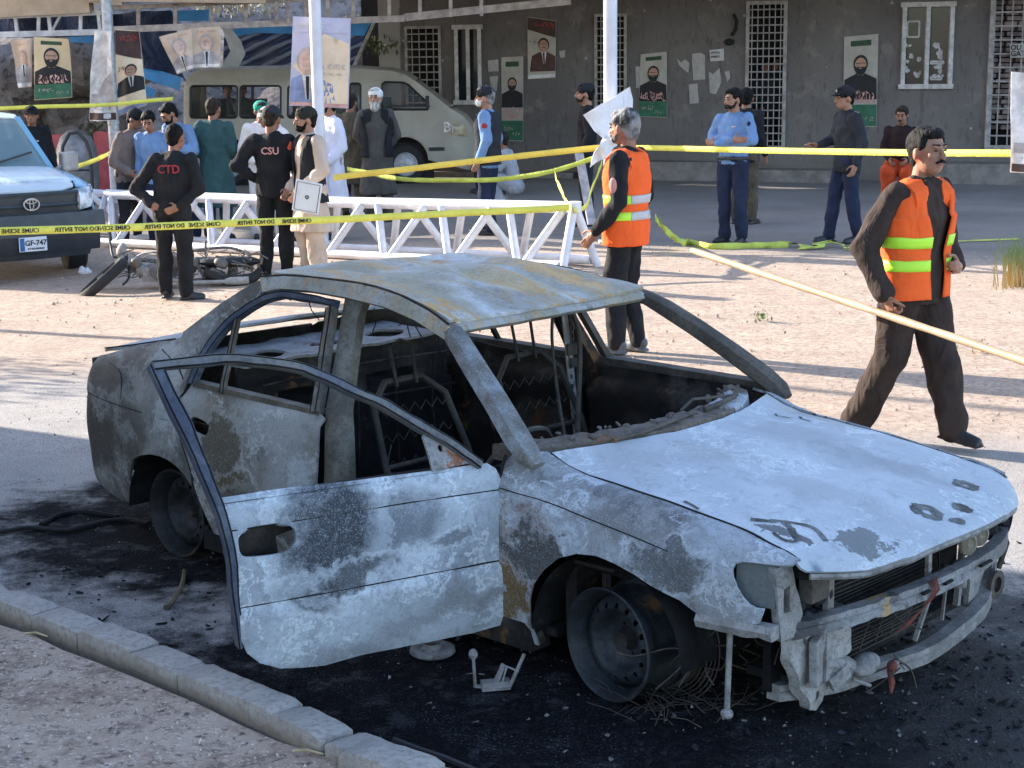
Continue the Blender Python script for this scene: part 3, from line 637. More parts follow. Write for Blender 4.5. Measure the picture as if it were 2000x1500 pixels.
# wires, belt loops, spring-like clips by the far centre pillar
b=MB()
b.tube(smoothpoly([(-1.10,.30,.30),(-1.22,.34,.62),(-1.34,.42,.90),(-1.40,.50,1.04),(-1.42,.60,1.10),(-1.42,.66,1.06)],5),.008,6)
b.tube(smoothpoly([(-1.42,.60,1.08),(-1.36,.62,.92),(-1.28,.52,.55),(-1.22,.45,.30)],5),.012,6)
for k_ in range(9): b.lathe((-1.40,.62,1.02-k_*.035),(1,.4,.1),[(.018,-.003),(.024,0),(.018,.003),(.014,0)],12,True)
b.box((-1.38,.60,.86),(.012,.07,.05)); b.box((-1.37,.60,.80),(.012,.05,.04)); b.build('belt_and_wires',M_ins2,car,True)
for i in range(14):
    b=MB(); x=random.uniform(-2.0,-1.0); sg=random.choice((-1,1)); z=interp(x,[-2,-1.5,-1],[1.19,1.19,1.12]); L=random.uniform(.03,.12)
    p=V((x,sg*(HF(x,z)-.05),z)); b.tube([p,p+V((random.uniform(-.03,.03),-sg*.01,-L*.6)),p+V((random.uniform(-.05,.05),-sg*.03,-L))],.003,4); b.build('melted_trim',M_ins,car,True)
# perforated upright strip
panel('belt_bracket',[(-.022,.30),(-.018,1.12),(.018,1.12),(.026,.30)],[[(-.007,z),(-.007,z+.022),(.008,z+.022),(.008,z)] for z in [.5+.045*i for i in range(8)]],.03,lambda u,v:V((-1.33-.12*(v-.3),.60+u+.05*(v-.3)*-.3,v)),.006,M_ash,car)
# left (far) doors: closed, seen from inside
def ldoor(nm,out,win,ins):
    panel(nm,out,win,.04,sideL,-.012,M_ins2,car,.003)
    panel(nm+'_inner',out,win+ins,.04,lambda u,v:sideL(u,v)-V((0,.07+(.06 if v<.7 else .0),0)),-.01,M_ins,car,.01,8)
ldoor('closed_front_door',[(-.47,.14),(-.45,.78),(-1.38,.785),(-1.36,.14)],[],[[(-.62,.3),(-.60,.55),(-.95,.60),(-1.2,.45),(-1.15,.26)]])
ldoor('closed_rear_door',[(-1.40,.14),(-1.42,.785),(-2.30,.80),(-2.30,.42),(-2.2,.3),(-2.14,.14)],[],[[(-1.6,.3),(-1.6,.55),(-1.85,.6),(-2.02,.45),(-1.95,.26)]])
b=MB(); b.bar((-.45,.775,.785),(-1.40,.79,.79),.07,.035); b.bar((-1.42,.79,.79),(-2.30,.775,.80),.07,.035); b.build('door_sill',M_ins2,car)
# far door window frames
def sweep(nm,path,w,d,mt,sg=-1,par=None,clo=False):
    P=smoothpoly(path,3); Pp=[V((x,sg*HF(x,z),z)) for x,z in P]; R_=[]
    for i,p in enumerate(Pp):
        a=Pp[max(0,i-1)];c_=Pp[min(len(Pp)-1,i+1)];d_=(c_-a).normalized()
        o_=V((0,sg,.35*1)).normalized(); s_=d_.cross(o_).normalized(); o_=s_.cross(d_).normalized()*(1); o_=o_ if o_.y*sg>0 else -o_
        w_=(w if not isinstance(w,(list,tuple)) else interp(i/(len(Pp)-1),[0,1],w))*(1+.22*noise.noise(V((i*.55,path[0][0]*9,1)))); p=p+V((.006*noise.noise(V((i*.4,path[0][1]*7,2))),.004*noise.noise(V((i*.6,3,path[0][0]))),.006*noise.noise(V((i*.45,path[0][0]*5,7)))))
        R_.append([p+s_*w_/2,p+s_*w_/2+o_*d*.5,p+s_*w_*.25+o_*d*.6,p-s_*w_*.2+o_*d*.45,p-s_*w_/2+o_*d*.3,p-s_*w_/2-o_*d*.6,p+s_*w_/2-o_*d*.6])
    b=MB(); b.rings(R_); o_=b.build(nm,mt,par or car,True)
    if w if not isinstance(w,(list,tuple)) else 1:
        b=MB(); b.tube([r[1]*.5+r[2]*.5 for r in R_],.0035,5); b.tube([r[4]*.6+r[3]*.4 for r in R_],.003,5); q_=b.build('seal_channel',M_blk,o_,True)
    return o_
sweep('window_frame',[(-1.55,.79),(-1.59,1.18)],.035,.03,M_ins,1); sweep('window_frame',[(-1.34,.79),(-1.44,1.15)],.03,.03,M_ins2,1)
sweep('window_frame',[(-2.02,.80),(-2.07,1.10)],.022,.02,M_blk,1)
sweep('window_frame',[(-2.31,.80),(-2.30,.92),(-2.235,1.02),(-2.15,1.10),(-2.0,1.175)],.04,.03,M_ins,1)
# rear right door
rd=bpy.data.objects.new('rear_door',None); C.objects.link(rd); rd.parent=car
ro_=[(-1.425,.17),(-1.435,.35),(-1.442,.50),(-1.437,.63),(-1.447,.74),(-1.43,.775),(-1.466,.787),(-1.99,.79),(-2.266,.80),(-2.316,.795),(-2.318,.765),(-2.350,.72),(-2.338,.60),(-2.275,.47),(-2.24,.36),(-2.17,.17)]
hd=[(-2.262,.655),(-2.235,.672),(-2.16,.662),(-2.135,.640),(-2.14,.615),(-2.17,.605),(-2.24,.615),(-2.265,.632)]
def dmap(zc=(.645,.40)):
    def f(u,v):
        h=HF(u,v)+.006-sum(.007*math.exp(-((v-c_)/.006)**2) for c_ in zc)+.004*(v<zc[-1])
        if v>.74: h-=.02*((v-.74)/.05)**2
        return V((u,-h,v))
    return f
panel('rear_door_skin',ro_,[smoothpoly(hd,3,True)],.022,dmap(),.010,M_rdoor,rd,.004,7,8)
panel('rear_door_inner',[(-1.425,.17),(-1.44,.50),(-1.45,.77),(-2.30,.78),(-2.33,.60),(-2.25,.36),(-2.17,.17)],[[(-1.6,.3),(-1.62,.6),(-1.95,.62),(-2.1,.5),(-2.0,.28)]],.05,lambda u,v:V((u,-HF(u,v)+.075,v)),.01,M_ins,rd,.006)
sweep('window_frame',[(-1.485,.79),(-1.53,.95),(-1.60,1.165)],.045,.035,M_pil,-1,rd)
sweep('window_frame',[(-1.575,1.185),(-1.75,1.192),(-1.912,1.188),(-2.01,1.165),(-2.10,1.122),(-2.18,1.06),(-2.25,.97),(-2.285,.88),(-2.295,.80)],.032,.03,M_frm,-1,rd)
sweep('window_divider',[(-2.15,1.085),(-2.115,.94),(-2.075,.79)],.02,.02,M_pil,-1,rd)
b=MB(); b.bar((-1.47,-.778,.788),(-2.29,-.775,.80),.045,.022); b.build('window_sill',M_pil,rd)
# ---- front right door, hanging open
TH=R(73)
fd=bpy.data.objects.new('front_door',None); C.objects.link(fd); fd.parent=car; fd.location=(-.49,-.815,0); fd.rotation_euler=(0,0,TH)
hx,hy=.49,.815
def dm(f): return lambda u,v:f(u,v)+V((hx,hy,0))
do=[(-.470,.155),(-.60,.145),(-.75,.145),(-1.04,.148),(-1.16,.135),(-1.25,.148),(-1.325,.162),(-1.40,.20),(-1.445,.245),(-1.468,.30),(-1.475,.40),(-1.480,.5),(-1.49,.62),(-1.505,.765),(-1.25,.765),(-.97,.758),(-.73,.755),(-.53,.752),(-.505,.735),(-.485,.69),(-.472,.5)]
hd2=[(-1.462,.627),(-1.452,.648),(-1.42,.662),(-1.36,.665),(-1.29,.655),(-1.268,.635),(-1.268,.60),(-1.29,.578),(-1.33,.568),(-1.42,.572),(-1.455,.585)]
hd2=[(x,z) for x,z in hd2]
def dmap2(u,v):
    h=HF(u,v)+.004-.006*math.exp(-((v-.664)/.005)**2)-.008*math.exp(-((v-.405)/.007)**2)+.010*(1/(1+math.exp(-(.40-v)/.006)))
    h-=.010*math.exp(-((u+.85)**2/.03+(v-.50)**2/.008))
    if v>.72: h-=.025*((v-.72)/.04)**2
    if v<.20: h-=.6*(.20-v)**1.6
    return V((u,-h,v))
panel('front_door_skin',do,[smoothpoly(hd2,3,True)],.018,dm(dmap2),.012,M_door,fd,.0035,7,5)
# inner shell with thickness: edge returns
di=[(-.48,.16),(-.75,.15),(-1.16,.145),(-1.32,.165),(-1.43,.24),(-1.46,.32),(-1.47,.5),(-1.485,.62),(-1.50,.75),(-.53,.745),(-.49,.69)]
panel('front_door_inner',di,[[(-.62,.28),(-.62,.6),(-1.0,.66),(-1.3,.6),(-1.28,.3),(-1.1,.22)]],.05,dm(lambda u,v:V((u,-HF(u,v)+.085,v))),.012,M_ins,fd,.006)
b=MB(); P=di
b.rings([[V((x+hx,-HF(x,z)+hy+yy,z)) for yy in(.006,.085)] for x,z in P+[P[0]]],closed=False,caps=False); b.build('front_door_edge',M_blk,fd)
b=MB(); b.lathe(V((-1.49+hx,-.79+hy,.585)),(1,0,0),[(.0,.0),(.02,0),(.02,.006),(.012,.009),(0,.009)],14); b.ell((-1.455+hx,-.838+hy,.51),(.016,.006,.016)); b.build('door_latch',M_ins2,fd,True)
o=sweep('door_window_frame',[(-1.635,1.178),(-1.50,1.180),(-1.355,1.172),(-1.20,1.145),(-1.10,1.108),(-1.0,1.052),(-.90,1.0),(-.80,.93),(-.71,.87),(-.62,.80),(-.565,.755)],.036,.034,burnt('burnt_door_top_frame',(.10,.11,.14),(.17,.165,.15),.2,0,[],.7,.55,4),-1,fd); o.location=(hx,hy,0)
o=sweep('door_window_frame',[(-1.625,1.185),(-1.588,1.04),(-1.552,.90),(-1.525,.79),(-1.498,.66),(-1.486,.5),(-1.478,.38),(-1.468,.27)],(.056,.018),.030,M_frm,-1,fd); o.location=(hx,hy,0)
panel('mirror_corner',[(-.745,.755),(-.755,.87),(-.735,.888),(-.66,.83),(-.58,.765)],[circ(-.70,.825,.010,.012,10)],.03,dm(lambda u,v:V((u,-HF(u,v)+.004,v))),.012,burnt('mirror_corner_metal',(.20,.20,.20),(.30,.30,.31),.2,0,[(-.17,0,.775,.08,.1,.02,(.30,.10,.035),.9)],.9),fd)
# ---- wheels
def rim(loc,steer,sg,burn=M_rim,two=False,k=1.0,par=None,nm='wheel'):
    wv=bpy.data.objects.new(nm,None); C.objects.link(wv); wv.parent=par or car; wv.location=loc; wv.rotation_euler=(0,0,steer)
    a=V((0,sg,0))
    b=MB(); pr=[(.182,-.085),(.196,-.088),(.196,-.078),(.178,-.07),(.168,-.04),(.162,0),(.168,.035),(.178,.055),(.181,.072),(.196,.080),(.1985,.090),(.193,.094),(.184,.088),(.176,.070),(.165,.05),(.158,0),(.165,-.05),(.182,-.085)]
    b.lathe((0,0,0),a,pr,48); b.build('rim_barrel',burn,wv,True)
    # disc with round vent holes
    hs=[circ(.128*math.cos(2*PI*i/16),.128*math.sin(2*PI*i/16),.0085,.011,10) for i in range(16)]
    def df(u,v):
        r=math.hypot(u,v); h=interp(r,[0,.05,.085,.096,.104,.112,.125,.145,.158,.163],[-.012,-.012,-.01,.012,.044,.050,.048,.038,.02,.002])
        return V((u,sg*h,v))
    panel('rim_disc',circ(0,0,.163,.163,48),[circ(0,0,.028,.028,14)]+hs+[circ(.052*math.cos(2*PI*i/4+.4),.052*math.sin(2*PI*i/4+.4),.007,.007,8) for i in range(4)],.014,df,.006*(-sg),burn,wv)
    b=MB(); b.lathe((0,0,0),a,[(.0,.02),(.027,.02),(.03,.0),(.06,-.03),(.12,-.035),(.125,-.05),(0,-.05)],24); b.build('brake_drum',M_ins,wv,True)
    return wv
rim((0.0,-.715,.197),R(-6),-1)
rim((-2.47,-.70,.197),0,-1,burnt('black_steel_rim',(.016,.016,.017),(.04,.04,.042),.3,.1,[],.5,.6,6))
rim((0.0,.715,.197),R(-6),1); rim((-2.47,.70,.197),0,1)
# tyre bead wires / second hoop behind the front wheel
b=MB()
for k_ in range(7):
    rr=.180+.006*k_; b.tube([V((.045+.012*k_+rr*math.cos(t)*.96,-.60-.004*k_,.20+rr*math.sin(t))) for t in [2*PI*i/30 for i in range(31)]],.0028,4)
b.lathe((.05,-.56,.20),(0,-1,0),[(.15,0),(.188,.01),(.192,.03),(.186,.05),(.19,.08),(.178,.085),(.15,.04)],36)
b.build('tyre_wires',burnt('tyre_wire',(.035,.032,.030),(.07,.062,.055),.2,.2,[],.5),car,True)
b=MB(); b.box((-.28,-.55,.30),(.05,.25,.35)); b.tube([(-.16,-.62,.25),(-.18,-.60,.50)],.02,7); b.tube([(-.2,-.75,.44),(-.06,-.70,.42)],.008,6); b.tube([(0,-.7,.2),(.02,-.2,.22)],.03,8); b.build('suspension',M_ins,car,True)

M_darkline=mat('gap_crease_line',(.006,.006,.007),.9)  # near-black for panel gaps and for shade painted along pressed creases
def seam(P,fn,r=.0032,nm='gap_crease_line',par=None,sm=True):
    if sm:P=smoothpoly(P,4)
    b=MB(); b.tube([fn(u,v) for u,v in P],r,5); return b.build(nm,M_darkline,par or car,True)
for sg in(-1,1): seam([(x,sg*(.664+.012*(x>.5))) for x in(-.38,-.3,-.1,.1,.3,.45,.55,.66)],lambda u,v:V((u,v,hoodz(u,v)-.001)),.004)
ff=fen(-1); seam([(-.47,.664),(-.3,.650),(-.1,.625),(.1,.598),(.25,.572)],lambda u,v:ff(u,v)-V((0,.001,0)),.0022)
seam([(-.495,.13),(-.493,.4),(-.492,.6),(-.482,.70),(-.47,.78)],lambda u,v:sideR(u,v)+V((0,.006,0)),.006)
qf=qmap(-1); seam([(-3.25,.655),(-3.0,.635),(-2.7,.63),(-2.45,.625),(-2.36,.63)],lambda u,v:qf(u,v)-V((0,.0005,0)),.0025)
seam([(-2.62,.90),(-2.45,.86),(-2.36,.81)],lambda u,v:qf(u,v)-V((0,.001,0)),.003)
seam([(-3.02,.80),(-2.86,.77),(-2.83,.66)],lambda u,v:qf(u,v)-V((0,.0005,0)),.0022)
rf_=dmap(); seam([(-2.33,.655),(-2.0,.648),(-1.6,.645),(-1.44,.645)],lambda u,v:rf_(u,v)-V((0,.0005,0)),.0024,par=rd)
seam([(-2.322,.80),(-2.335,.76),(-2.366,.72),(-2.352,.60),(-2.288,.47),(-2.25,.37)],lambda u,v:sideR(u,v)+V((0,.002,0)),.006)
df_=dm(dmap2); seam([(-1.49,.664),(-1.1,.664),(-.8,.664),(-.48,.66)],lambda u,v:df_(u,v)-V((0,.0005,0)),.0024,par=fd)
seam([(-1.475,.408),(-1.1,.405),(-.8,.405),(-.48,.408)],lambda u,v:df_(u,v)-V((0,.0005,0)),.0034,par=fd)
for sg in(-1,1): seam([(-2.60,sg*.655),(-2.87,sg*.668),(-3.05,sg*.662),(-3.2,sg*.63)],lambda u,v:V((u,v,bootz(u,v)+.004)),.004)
# ---- front end
FE=car
ASHM=M_ash
def fb(x,y,z): return V((x,y,z))
# headlamp bucket right: grey recess + bracket
panel('headlamp_recess',[(.47,.44),(.47,.58),(.60,.585),(.60,.44)],[],.03,lambda u,v:V((u,-HF(u,v)+.045,v)),.01,burnt('lamp_recess',(.11,.125,.13),(.15,.165,.17),.3,0,[],.4),FE,.003)
panel('lamp_bracket',[(-.70,.33),(-.715,.45),(-.735,.575),(-.655,.585),(-.635,.50),(-.615,.46),(-.60,.40),(-.63,.33)],[[(-.685,.42),(-.692,.50),(-.665,.51),(-.655,.42)]],.016,lambda u,v:V((.625-.12*(abs(u)-.6),u,v)),.03,ASHM,FE,.008,12)
# lower wing edge strip
b=MB(); R_=[]
for i in range(13):
    x=.36+.26*i/12; y=-HF(x,.40)-.004; R_.append([V((x,y,.395)),V((x,y-.01,.375)),V((x,y,.350+.012*noise.noise(V((x*20,0,0))))),V((x,y+.04,.35)),V((x,y+.04,.395))])
b.rings(R_); b.build('wing_lower_strip',ASHM,FE,True)
# upper tie panel and side walls
b=MB(); b.rings([[V((.60+.14*(1-(y/.65)**2)+dx,y,.535+.035*(1-(y/.65)**2)+dz)) for dx,dz in((-.04,-.02),(-.04,.02),(.03,.02),(.03,-.02))] for y in [(-.62+1.24*i/20) for i in range(21)]])
b.build('upper_tie_bar',M_blk,FE)
# engine bay
b=MB(); b.box((.05,-.62,.50),(.95,.03,.25)); b.box((.05,.62,.50),(.95,.03,.25)); b.build('inner_wing',M_blk,FE)
b=MB(); b.box((.1,.05,.34),(.5,.7,.26)); b.ell((.1,.1,.5),(.2,.3,.1)); b.build('engine',M_blk,FE,True)
# bumper beam
def beam(nm,pts,h,d,mt,lum=.0):
    P=smoothpoly(pts,5); R_=[]
    for i,p in enumerate(P):
        p=V(p); j=1+lum*noise.noise(V((i*.9,p.y*5,0)))
        R_.append([p+V((d*.5,0,h/2*j)),p+V((d*.5,0,h*.12)),p+V((d*.30,0,0)),p+V((d*.5,0,-h*.14)),p+V((d*.5,0,-h/2*j)),p+V((-d*.5,0,-h/2)),p+V((-d*.5,0,h/2))])
    b=MB(); b.rings(R_); return b.build(nm,mt,FE,True)
beam('bumper_beam',[(.58,-.66,.345),(.65,-.52,.355),(.70,-.38,.365),(.745,-.15,.375),(.755,.10,.375),(.735,.35,.37),(.69,.58,.365),(.62,.76,.36),(.57,.84,.355)],.056,.045,burnt('bumper_beam_metal',(.15,.145,.14),(.34,.345,.36),.55,0,[(.72,-.30,.37,.12,.055,.08,(.45,.30,.14),.85),(.63,-.58,.35,.12,.12,.1,(.05,.05,.055),.9)],.8),.30)
beam('lower_cross_member',[(.52,-.60,.11),(.60,-.40,.10),(.65,-.20,.105),(.67,.05,.085),(.66,.28,.085),(.63,.58,.11),(.58,.74,.165),(.55,.79,.25)],.055,.05,ASHM,.15)
# radiator with slanting fins
b=MB(); b.box((.575,-.08,.33),(.02,.72,.36)); b.build('radiator_core',M_blk,FE)
b=MB(); b.box((.50,0,.33),(.03,1.22,.44)); b.box((.48,0,.14),(.2,1.1,.03)); b.build('dark_backing',M_blk,FE)  # added black sheet standing in for the darkness behind the radiator
b=MB()
for k_ in range(26):
    z=.16+k_*.0145; y0=-.44; y1=.28
    b.tube([(.60,y0,z),(.605,(y0+y1)/2,z+.006*math.sin(k_)),(.60,y1-.04*(k_%3),z)],.0016,4)
for k_ in range(6):
    b.tube([(.608,-.42+.1*k_,.17),(.61,-.35+.1*k_,.30+.02*math.sin(k_*2))],.002,4)
b.build('radiator_fins',M_ins2,FE)
for a_,c_,w_,h_ in (((.63,-.46,.14),(.63,-.46,.55),.02,.035),((.66,.055,.14),(.72,.055,.35),.014,.014),((.70,.055,.34),(.70,.055,.56),.014,.022),((.64,.28,.15),(.66,.27,.36),.010,.01),((.60,.46,.15),(.62,.46,.5),.02,.02)): MB().bar(a_,c_,w_,h_).build('radiator_support',ASHM,FE)
b=MB(); b.bar((.60,-.50,.48),(.60,-.50,.56),.05,.07); b.box((.62,-.53,.5),(.05,.10,.14)); b.build('latch_bracket',M_ins2,FE)
# crumpled ash lump under right headlamp
b=MB()
for i in range(26):
    b.ell((.56+random.uniform(-.04,.06),random.uniform(-.60,-.44),.375+random.uniform(-.02,.07)),(random.uniform(.02,.045),random.uniform(.02,.05),random.uniform(.012,.03)),(random.random()*2,0,random.random()*3),8,6)
b.build('melted_lump',burnt('melted_plastic',(.02,.021,.026),(.035,.038,.048),.3,0,[],.8,.6,20),FE,True)
# horns
for y,z in((.26,.455),(.345,.47)):
    b=MB(); b.lathe((.745,y,z),(1,-.25,.05),[(0,.0),(.012,.004),(.02,.0),(.024,.006),(.034,.002),(.040,-.002),(.043,-.012),(.036,-.02),(0,-.03)],26); b.tube([(.72,y,z+.03),(.66,y-.02,z+.08)],.005,5); b.build('horn',burnt('horn_metal',(.20,.17,.13),(.27,.24,.19),.2,0,[],.8,.7,20),FE,True)
b=MB(); b.lathe((.62,.43,.285),(0,0,1),[(0,-.05),(.03,-.05),(.03,0),(.024,.01),(.024,.04),(0,.04)],14); b.build('washer_pump',burnt('pump_metal',(.20,.2,.2),(.28,.28,.28),.2,0),FE,True)
# left headlamp charred housing
b=MB(); b.lathe((.60,.70,.44),(1,.1,0),[(.085,.05),(.078,.055),(.065,-.02),(.02,-.06),(0,-.06)],22); b.lathe((.60,.70,.44),(1,.1,0),[(.10,-.08),(.095,.03),(.088,.05),(.10,.03)],22)
for i in range(16): b.ell((.60+random.uniform(-.03,.05),.66+random.uniform(-.08,.10),.40+random.uniform(-.03,.05)),(.03,.03,.02),None,7,5)
b.build('burnt_headlamp',burnt('charred_lamp',(.018,.02,.028),(.03,.034,.045),.3,0,[],.7,.6,18),FE,True)
# crash horn / tow hook plate on the right, twisted plates
panel('chassis_leg',[(-.64,.36),(-.66,.27),(-.60,.17),(-.545,.10),(-.515,.045),(-.475,.03),(-.45,.06),(-.44,.14),(-.40,.19),(-.33,.21),(-.34,.27),(-.38,.36)],[circ(-.482,.085,.011,.020,12),circ(-.55,.29,.010,.012,8),circ(-.50,.25,.007,.007,8)],.016,lambda u,v:V((.625+.05*math.sin(u*14)*.4+.03*noise.noise(V((u*7,v*7,2))),u,v)),.035,burnt('flaking_grey_metal',(.30,.285,.265),(.38,.37,.36),.35,.1,[],1.0,.8,14),FE,.012,16)
b=MB(); b.tube([(.60,-.46,.19),(.64,-.36,.165),(.66,-.30,.13)],[.04,.03,.02],8); b.ell((.66,-.27,.145),(.045,.085,.035),(0,.1,.2)); b.bar((.64,-.45,.12),(.66,-.38,.16),.02,.05); b.tube([(.67,-.36,.12),(.70,-.30,.09)],.006,5); b.build('bent_lower_arm',ASHM,FE,True)
b=MB(); b.box((.60,-.42,.30),(.05,.16,.13),(0,.1,.2)); b.box((.62,-.50,.22),(.03,.10,.16),(.1,0,.3)); b.build('crushed_bracket',ASHM,FE,False,.004)
# left end plate with arch
panel('end_plate',[(.56,.115),(.56,.27),(.60,.30),(.66,.31),(.74,.305),(.79,.28),(.80,.17),(.775,.12),(.765,.20),(.74,.255),(.69,.25),(.65,.19),(.63,.13),(.60,.10)],[],.02,lambda u,v:V((.60-.04*(u-.5),u,v)),.03,ASHM,FE,.01,14)
b=MB(); b.lathe((.60,.72,.17),(1,0,0),[(.02,0),(.05,.01),(.055,.03),(.03,.03)],16); b.tube([(.57,.83,.36),(.60,.84,.30),(.58,.82,.2)],.012,6); b.tube([(.55,.86,.40),(.56,.88,.30)],.01,6); b.build('hanging_bits',M_ins2,FE,True)
# drop link rod + hanging bolt
b=MB(); b.tube([(.44,-.73,.36),(.435,-.735,.06)],.010,8); b.ell((.435,-.735,.055),(.022,.02,.018)); b.build('hanging_rod',ASHM,FE,True)
# hanging wires with red tape scraps
def wires(nm,n,c0,spread,ln,m_,r=.003,par=FE):
    b=MB()
    for i in range(n):
        p=V(c0)+V((random.uniform(-1,1)*spread[0],random.uniform(-1,1)*spread[1],random.uniform(-1,1)*spread[2])); pts=[p]; d=V((random.uniform(-1,1),random.uniform(-1,1),random.uniform(-.8,.2)))
        for k_ in range(5):
            d=d+V((random.uniform(-.6,.6),random.uniform(-.6,.6),random.uniform(-.5,.4))); p=p+d.normalized()*ln/5; p.z=max(.006,p.z); pts.append(p.copy())
        b.tube(smoothpoly([tuple(q) for q in pts],3),r,4)
    return b.build(nm,m_,par,True)
RED=mat('faded_red_rag',(.16,.045,.035),.9,0,.4,20)
wires('hanging_wires',14,(.30,-.62,.28),(.10,.08,.08),.30,M_ins2,.0028)
wires('engine_wires',30,(.45,0,.36),(.15,.5,.10),.25,M_ins2,.003)
wires('cabin_wires',26,(-1.0,0,.45),(.6,.6,.12),.35,M_ins2,.003)
b=MB()
for i in range(5):
    b.tube([(.775,-.075+.012*i,.41),(.79,-.07+.010*i,.375),(.775,-.075+.006*i,.34),(.74,-.12-.01*i,.27),(.71,-.17,.24)],.0028,5)
b.build('red_wire_bundle',RED,FE,True)
b=MB(); b.ell((.72,-.20,.135),(.018,.02,.02)); b.tube([(.71,-.2,.12),(.73,-.215,.085),(.735,-.225,.05)],[.010,.012,.004],6); b.build('red_connector',RED,FE,True)
wires('front_wires',4,(.72,-.2,.14),(.03,.08,.03),.14,M_ins2,.003)
# small fixings along the sill of interior to break up darkness
b=MB()
for i in range(60):
    x=random.uniform(-2.0,-.55); y=random.uniform(-.6,.6); s_=random.uniform(.02,.07)
    b.ell((x,y,.17+s_*.3),(s_,s_*random.uniform(.5,1),s_*.5),(random.random(),random.random(),random.random()*3),7,5)
tag(b.build('interior_debris',burnt('debris_char',(.06,.055,.045),(.09,.085,.07),.5,.2,[],.9,.9,14),car,True),None,None,None,'stuff')
# ================================================================ debris on the ground
def cw(x,y,z=0): return V((CX+math.cos(YAW)*x-math.sin(YAW)*y,CY+math.sin(YAW)*x+math.cos(YAW)*y,z))
g0=G(845,1278); b=MB(); b.lathe((0,0,.0),(0,0,1),[(.03,.045),(.034,.03),(.045,.022),(.065,.03),(.082,.026),(.084,.012),(.075,.004),(.04,.008),(.03,.02),(.03,.045)],32)
for i in range(5): b.box((.05*math.cos(i*1.256),.05*math.sin(i*1.256),.02),(.03,.012,.012),(0,0,i*1.256))
o=b.build('brake_disc',M_ash,None,True); o.location=g0; tag(o,'grey brake disc lying on the road under the open door','brake disc')
g0=G(968,1350); b=MB(); b.tube([(-.075,0,.13),(-.07,0,.02),(-.02,.01,.012),(.05,0,.02),(.10,.01,.13)],[.012,.014,.02,.014,.012],6,True,.5); b.bar((-.01,0,.01),(.03,.02,.09),.02,.01); b.box((0,.01,.02),(.10,.04,.03),(0,0,.2)); b.ell((-.075,0,.135),(.016,.01,.02)); b.tube([(.02,0,.02),(.04,0,.09),(.08,0,.07)],.004,5)
o=b.build('burnt_bracket',M_ash,None,True); o.location=g0; tag(o,'forked pale metal bracket standing on the black road before the front wheel','bracket')
b=MB(); P=[at(372,1060,7.1),at(362,1095,7.05),at(363,1130,7.0)]; q=[G(358,1160),G(340,1180),G(325,1192)]
pts=[P[0]]+[P[1]]+[q[0]+V((0,0,.05)),q[1]+V((0,0,.02)),q[2]+V((0,0,.01))]
o=MB().tube(smoothpoly([tuple(p-q[2]) for p in pts],4),[.010]*16+[.014],6).build('bent_strip',mat('brown_rubber',(.11,.085,.05),.8,0,.4,20),None,True); o.location=q[2]; tag(o,'brown bent strip hanging from the rear wheel down to the road','strip')
b=MB(); P=[G(x,y,.015) for x,y in[(-120,1045),(0,1038),(60,1030),(130,1035),(200,1018),(250,1015),(290,1022)]]
o=MB().tube(smoothpoly([tuple(p-P[0]) for p in P],4),.022,7,True,.4).build('bumper_remains',M_blk,None,True); o.location=P[0]; tag(o,'black melted bumper strip lying on the road behind the rear wheel','bumper strip')
b=MB(); 
o=MB().tube(smoothpoly([tuple(G(x,y,.013)-G(0,1040,0)) for x,y in[(80,1025),(120,1005),(170,1000),(230,1010)]],4),.012,6).build('burnt_hose',M_blk,None,True); o.location=G(0,1040,0); tag(o,'thin charred hose curling over the road at the rear wheel','hose')
P=[G(x,y,.03) for x,y in[(770,1446),(810,1462),(870,1482),(960,1520)]]
o=MB().tube([tuple(p-P[0]) for p in P],.012,7).build('black_hose',mat('hose_rubber',(.02,.02,.022),.5),None,True); o.location=P[0]; tag(o,'black hose lying along the kerb at the bottom edge of the picture','hose')
# heaps of charred fragments and bead wires (nobody could count them)
def frag(name,n,fn,smin,smax,m_,lab):
    b=MB()
    for i in range(n):
        x,y=fn(); s_=random.uniform(smin,smax); q=Euler((random.uniform(-.5,.5),random.uniform(-.5,.5),random.random()*6)).to_matrix()
        k_=random.randint(4,6); top=[];bt=[]
        for j in range(k_):
            t=2*PI*j/k_+random.uniform(-.4,.4); r=s_*random.uniform(.5,1.2); p=V((r*math.cos(t),r*math.sin(t)*.6,s_*.12)); 
            top.append(b.av(V((x,y,s_*.2))+q@p)); bt.append(b.av(V((x,y,s_*.2))+q@(p-V((0,0,s_*.25)))))
        b.f.append(top); b.f.append(bt[::-1])
        for j in range(k_): b.f.append([top[j],bt[j],bt[(j+1)%k_],top[(j+1)%k_]])
    return tag(b.build(name,m_),lab,'debris',None,'stuff')
def area(x0,x1,y0,y1):
    def f():
        p=cw(random.uniform(x0,x1),random.gauss((y0+y1)/2,(y1-y0)/3.2)); return p.x,p.y
    return f
frag('charred_debris',1500,area(-2.7,1.25,-1.45,.9),.005,.024,M_blk,'charred black fragments under and round the burnt car')
frag('ashy_debris',420,area(-1.6,1.3,-1.1,1.0),.004,.016,mat('ashy_bits',(.13,.125,.12),.9,0,.7,60),'pale ash flakes among the black debris')
frag('front_debris',200,area(.35,1.25,-.8,1.2),.006,.022,burnt('front_char',(.02,.022,.028),(.04,.043,.055),.3,0,[],.8,.55,15),'black lumps on the road before the car')
b=MB(); c0=G(1320,1385)
for i in range(70):
    a=random.random()*PI; L=random.uniform(.05,.20); p=V((random.gauss(0,.13),random.gauss(0,.07),.01)); d_=V((math.cos(a),math.sin(a)*.7,random.uniform(-.05,.5)))*L
    b.tube([p,p+d_*.5+V((random.gauss(0,.01),0,.01)),p+d_],.0018,4)
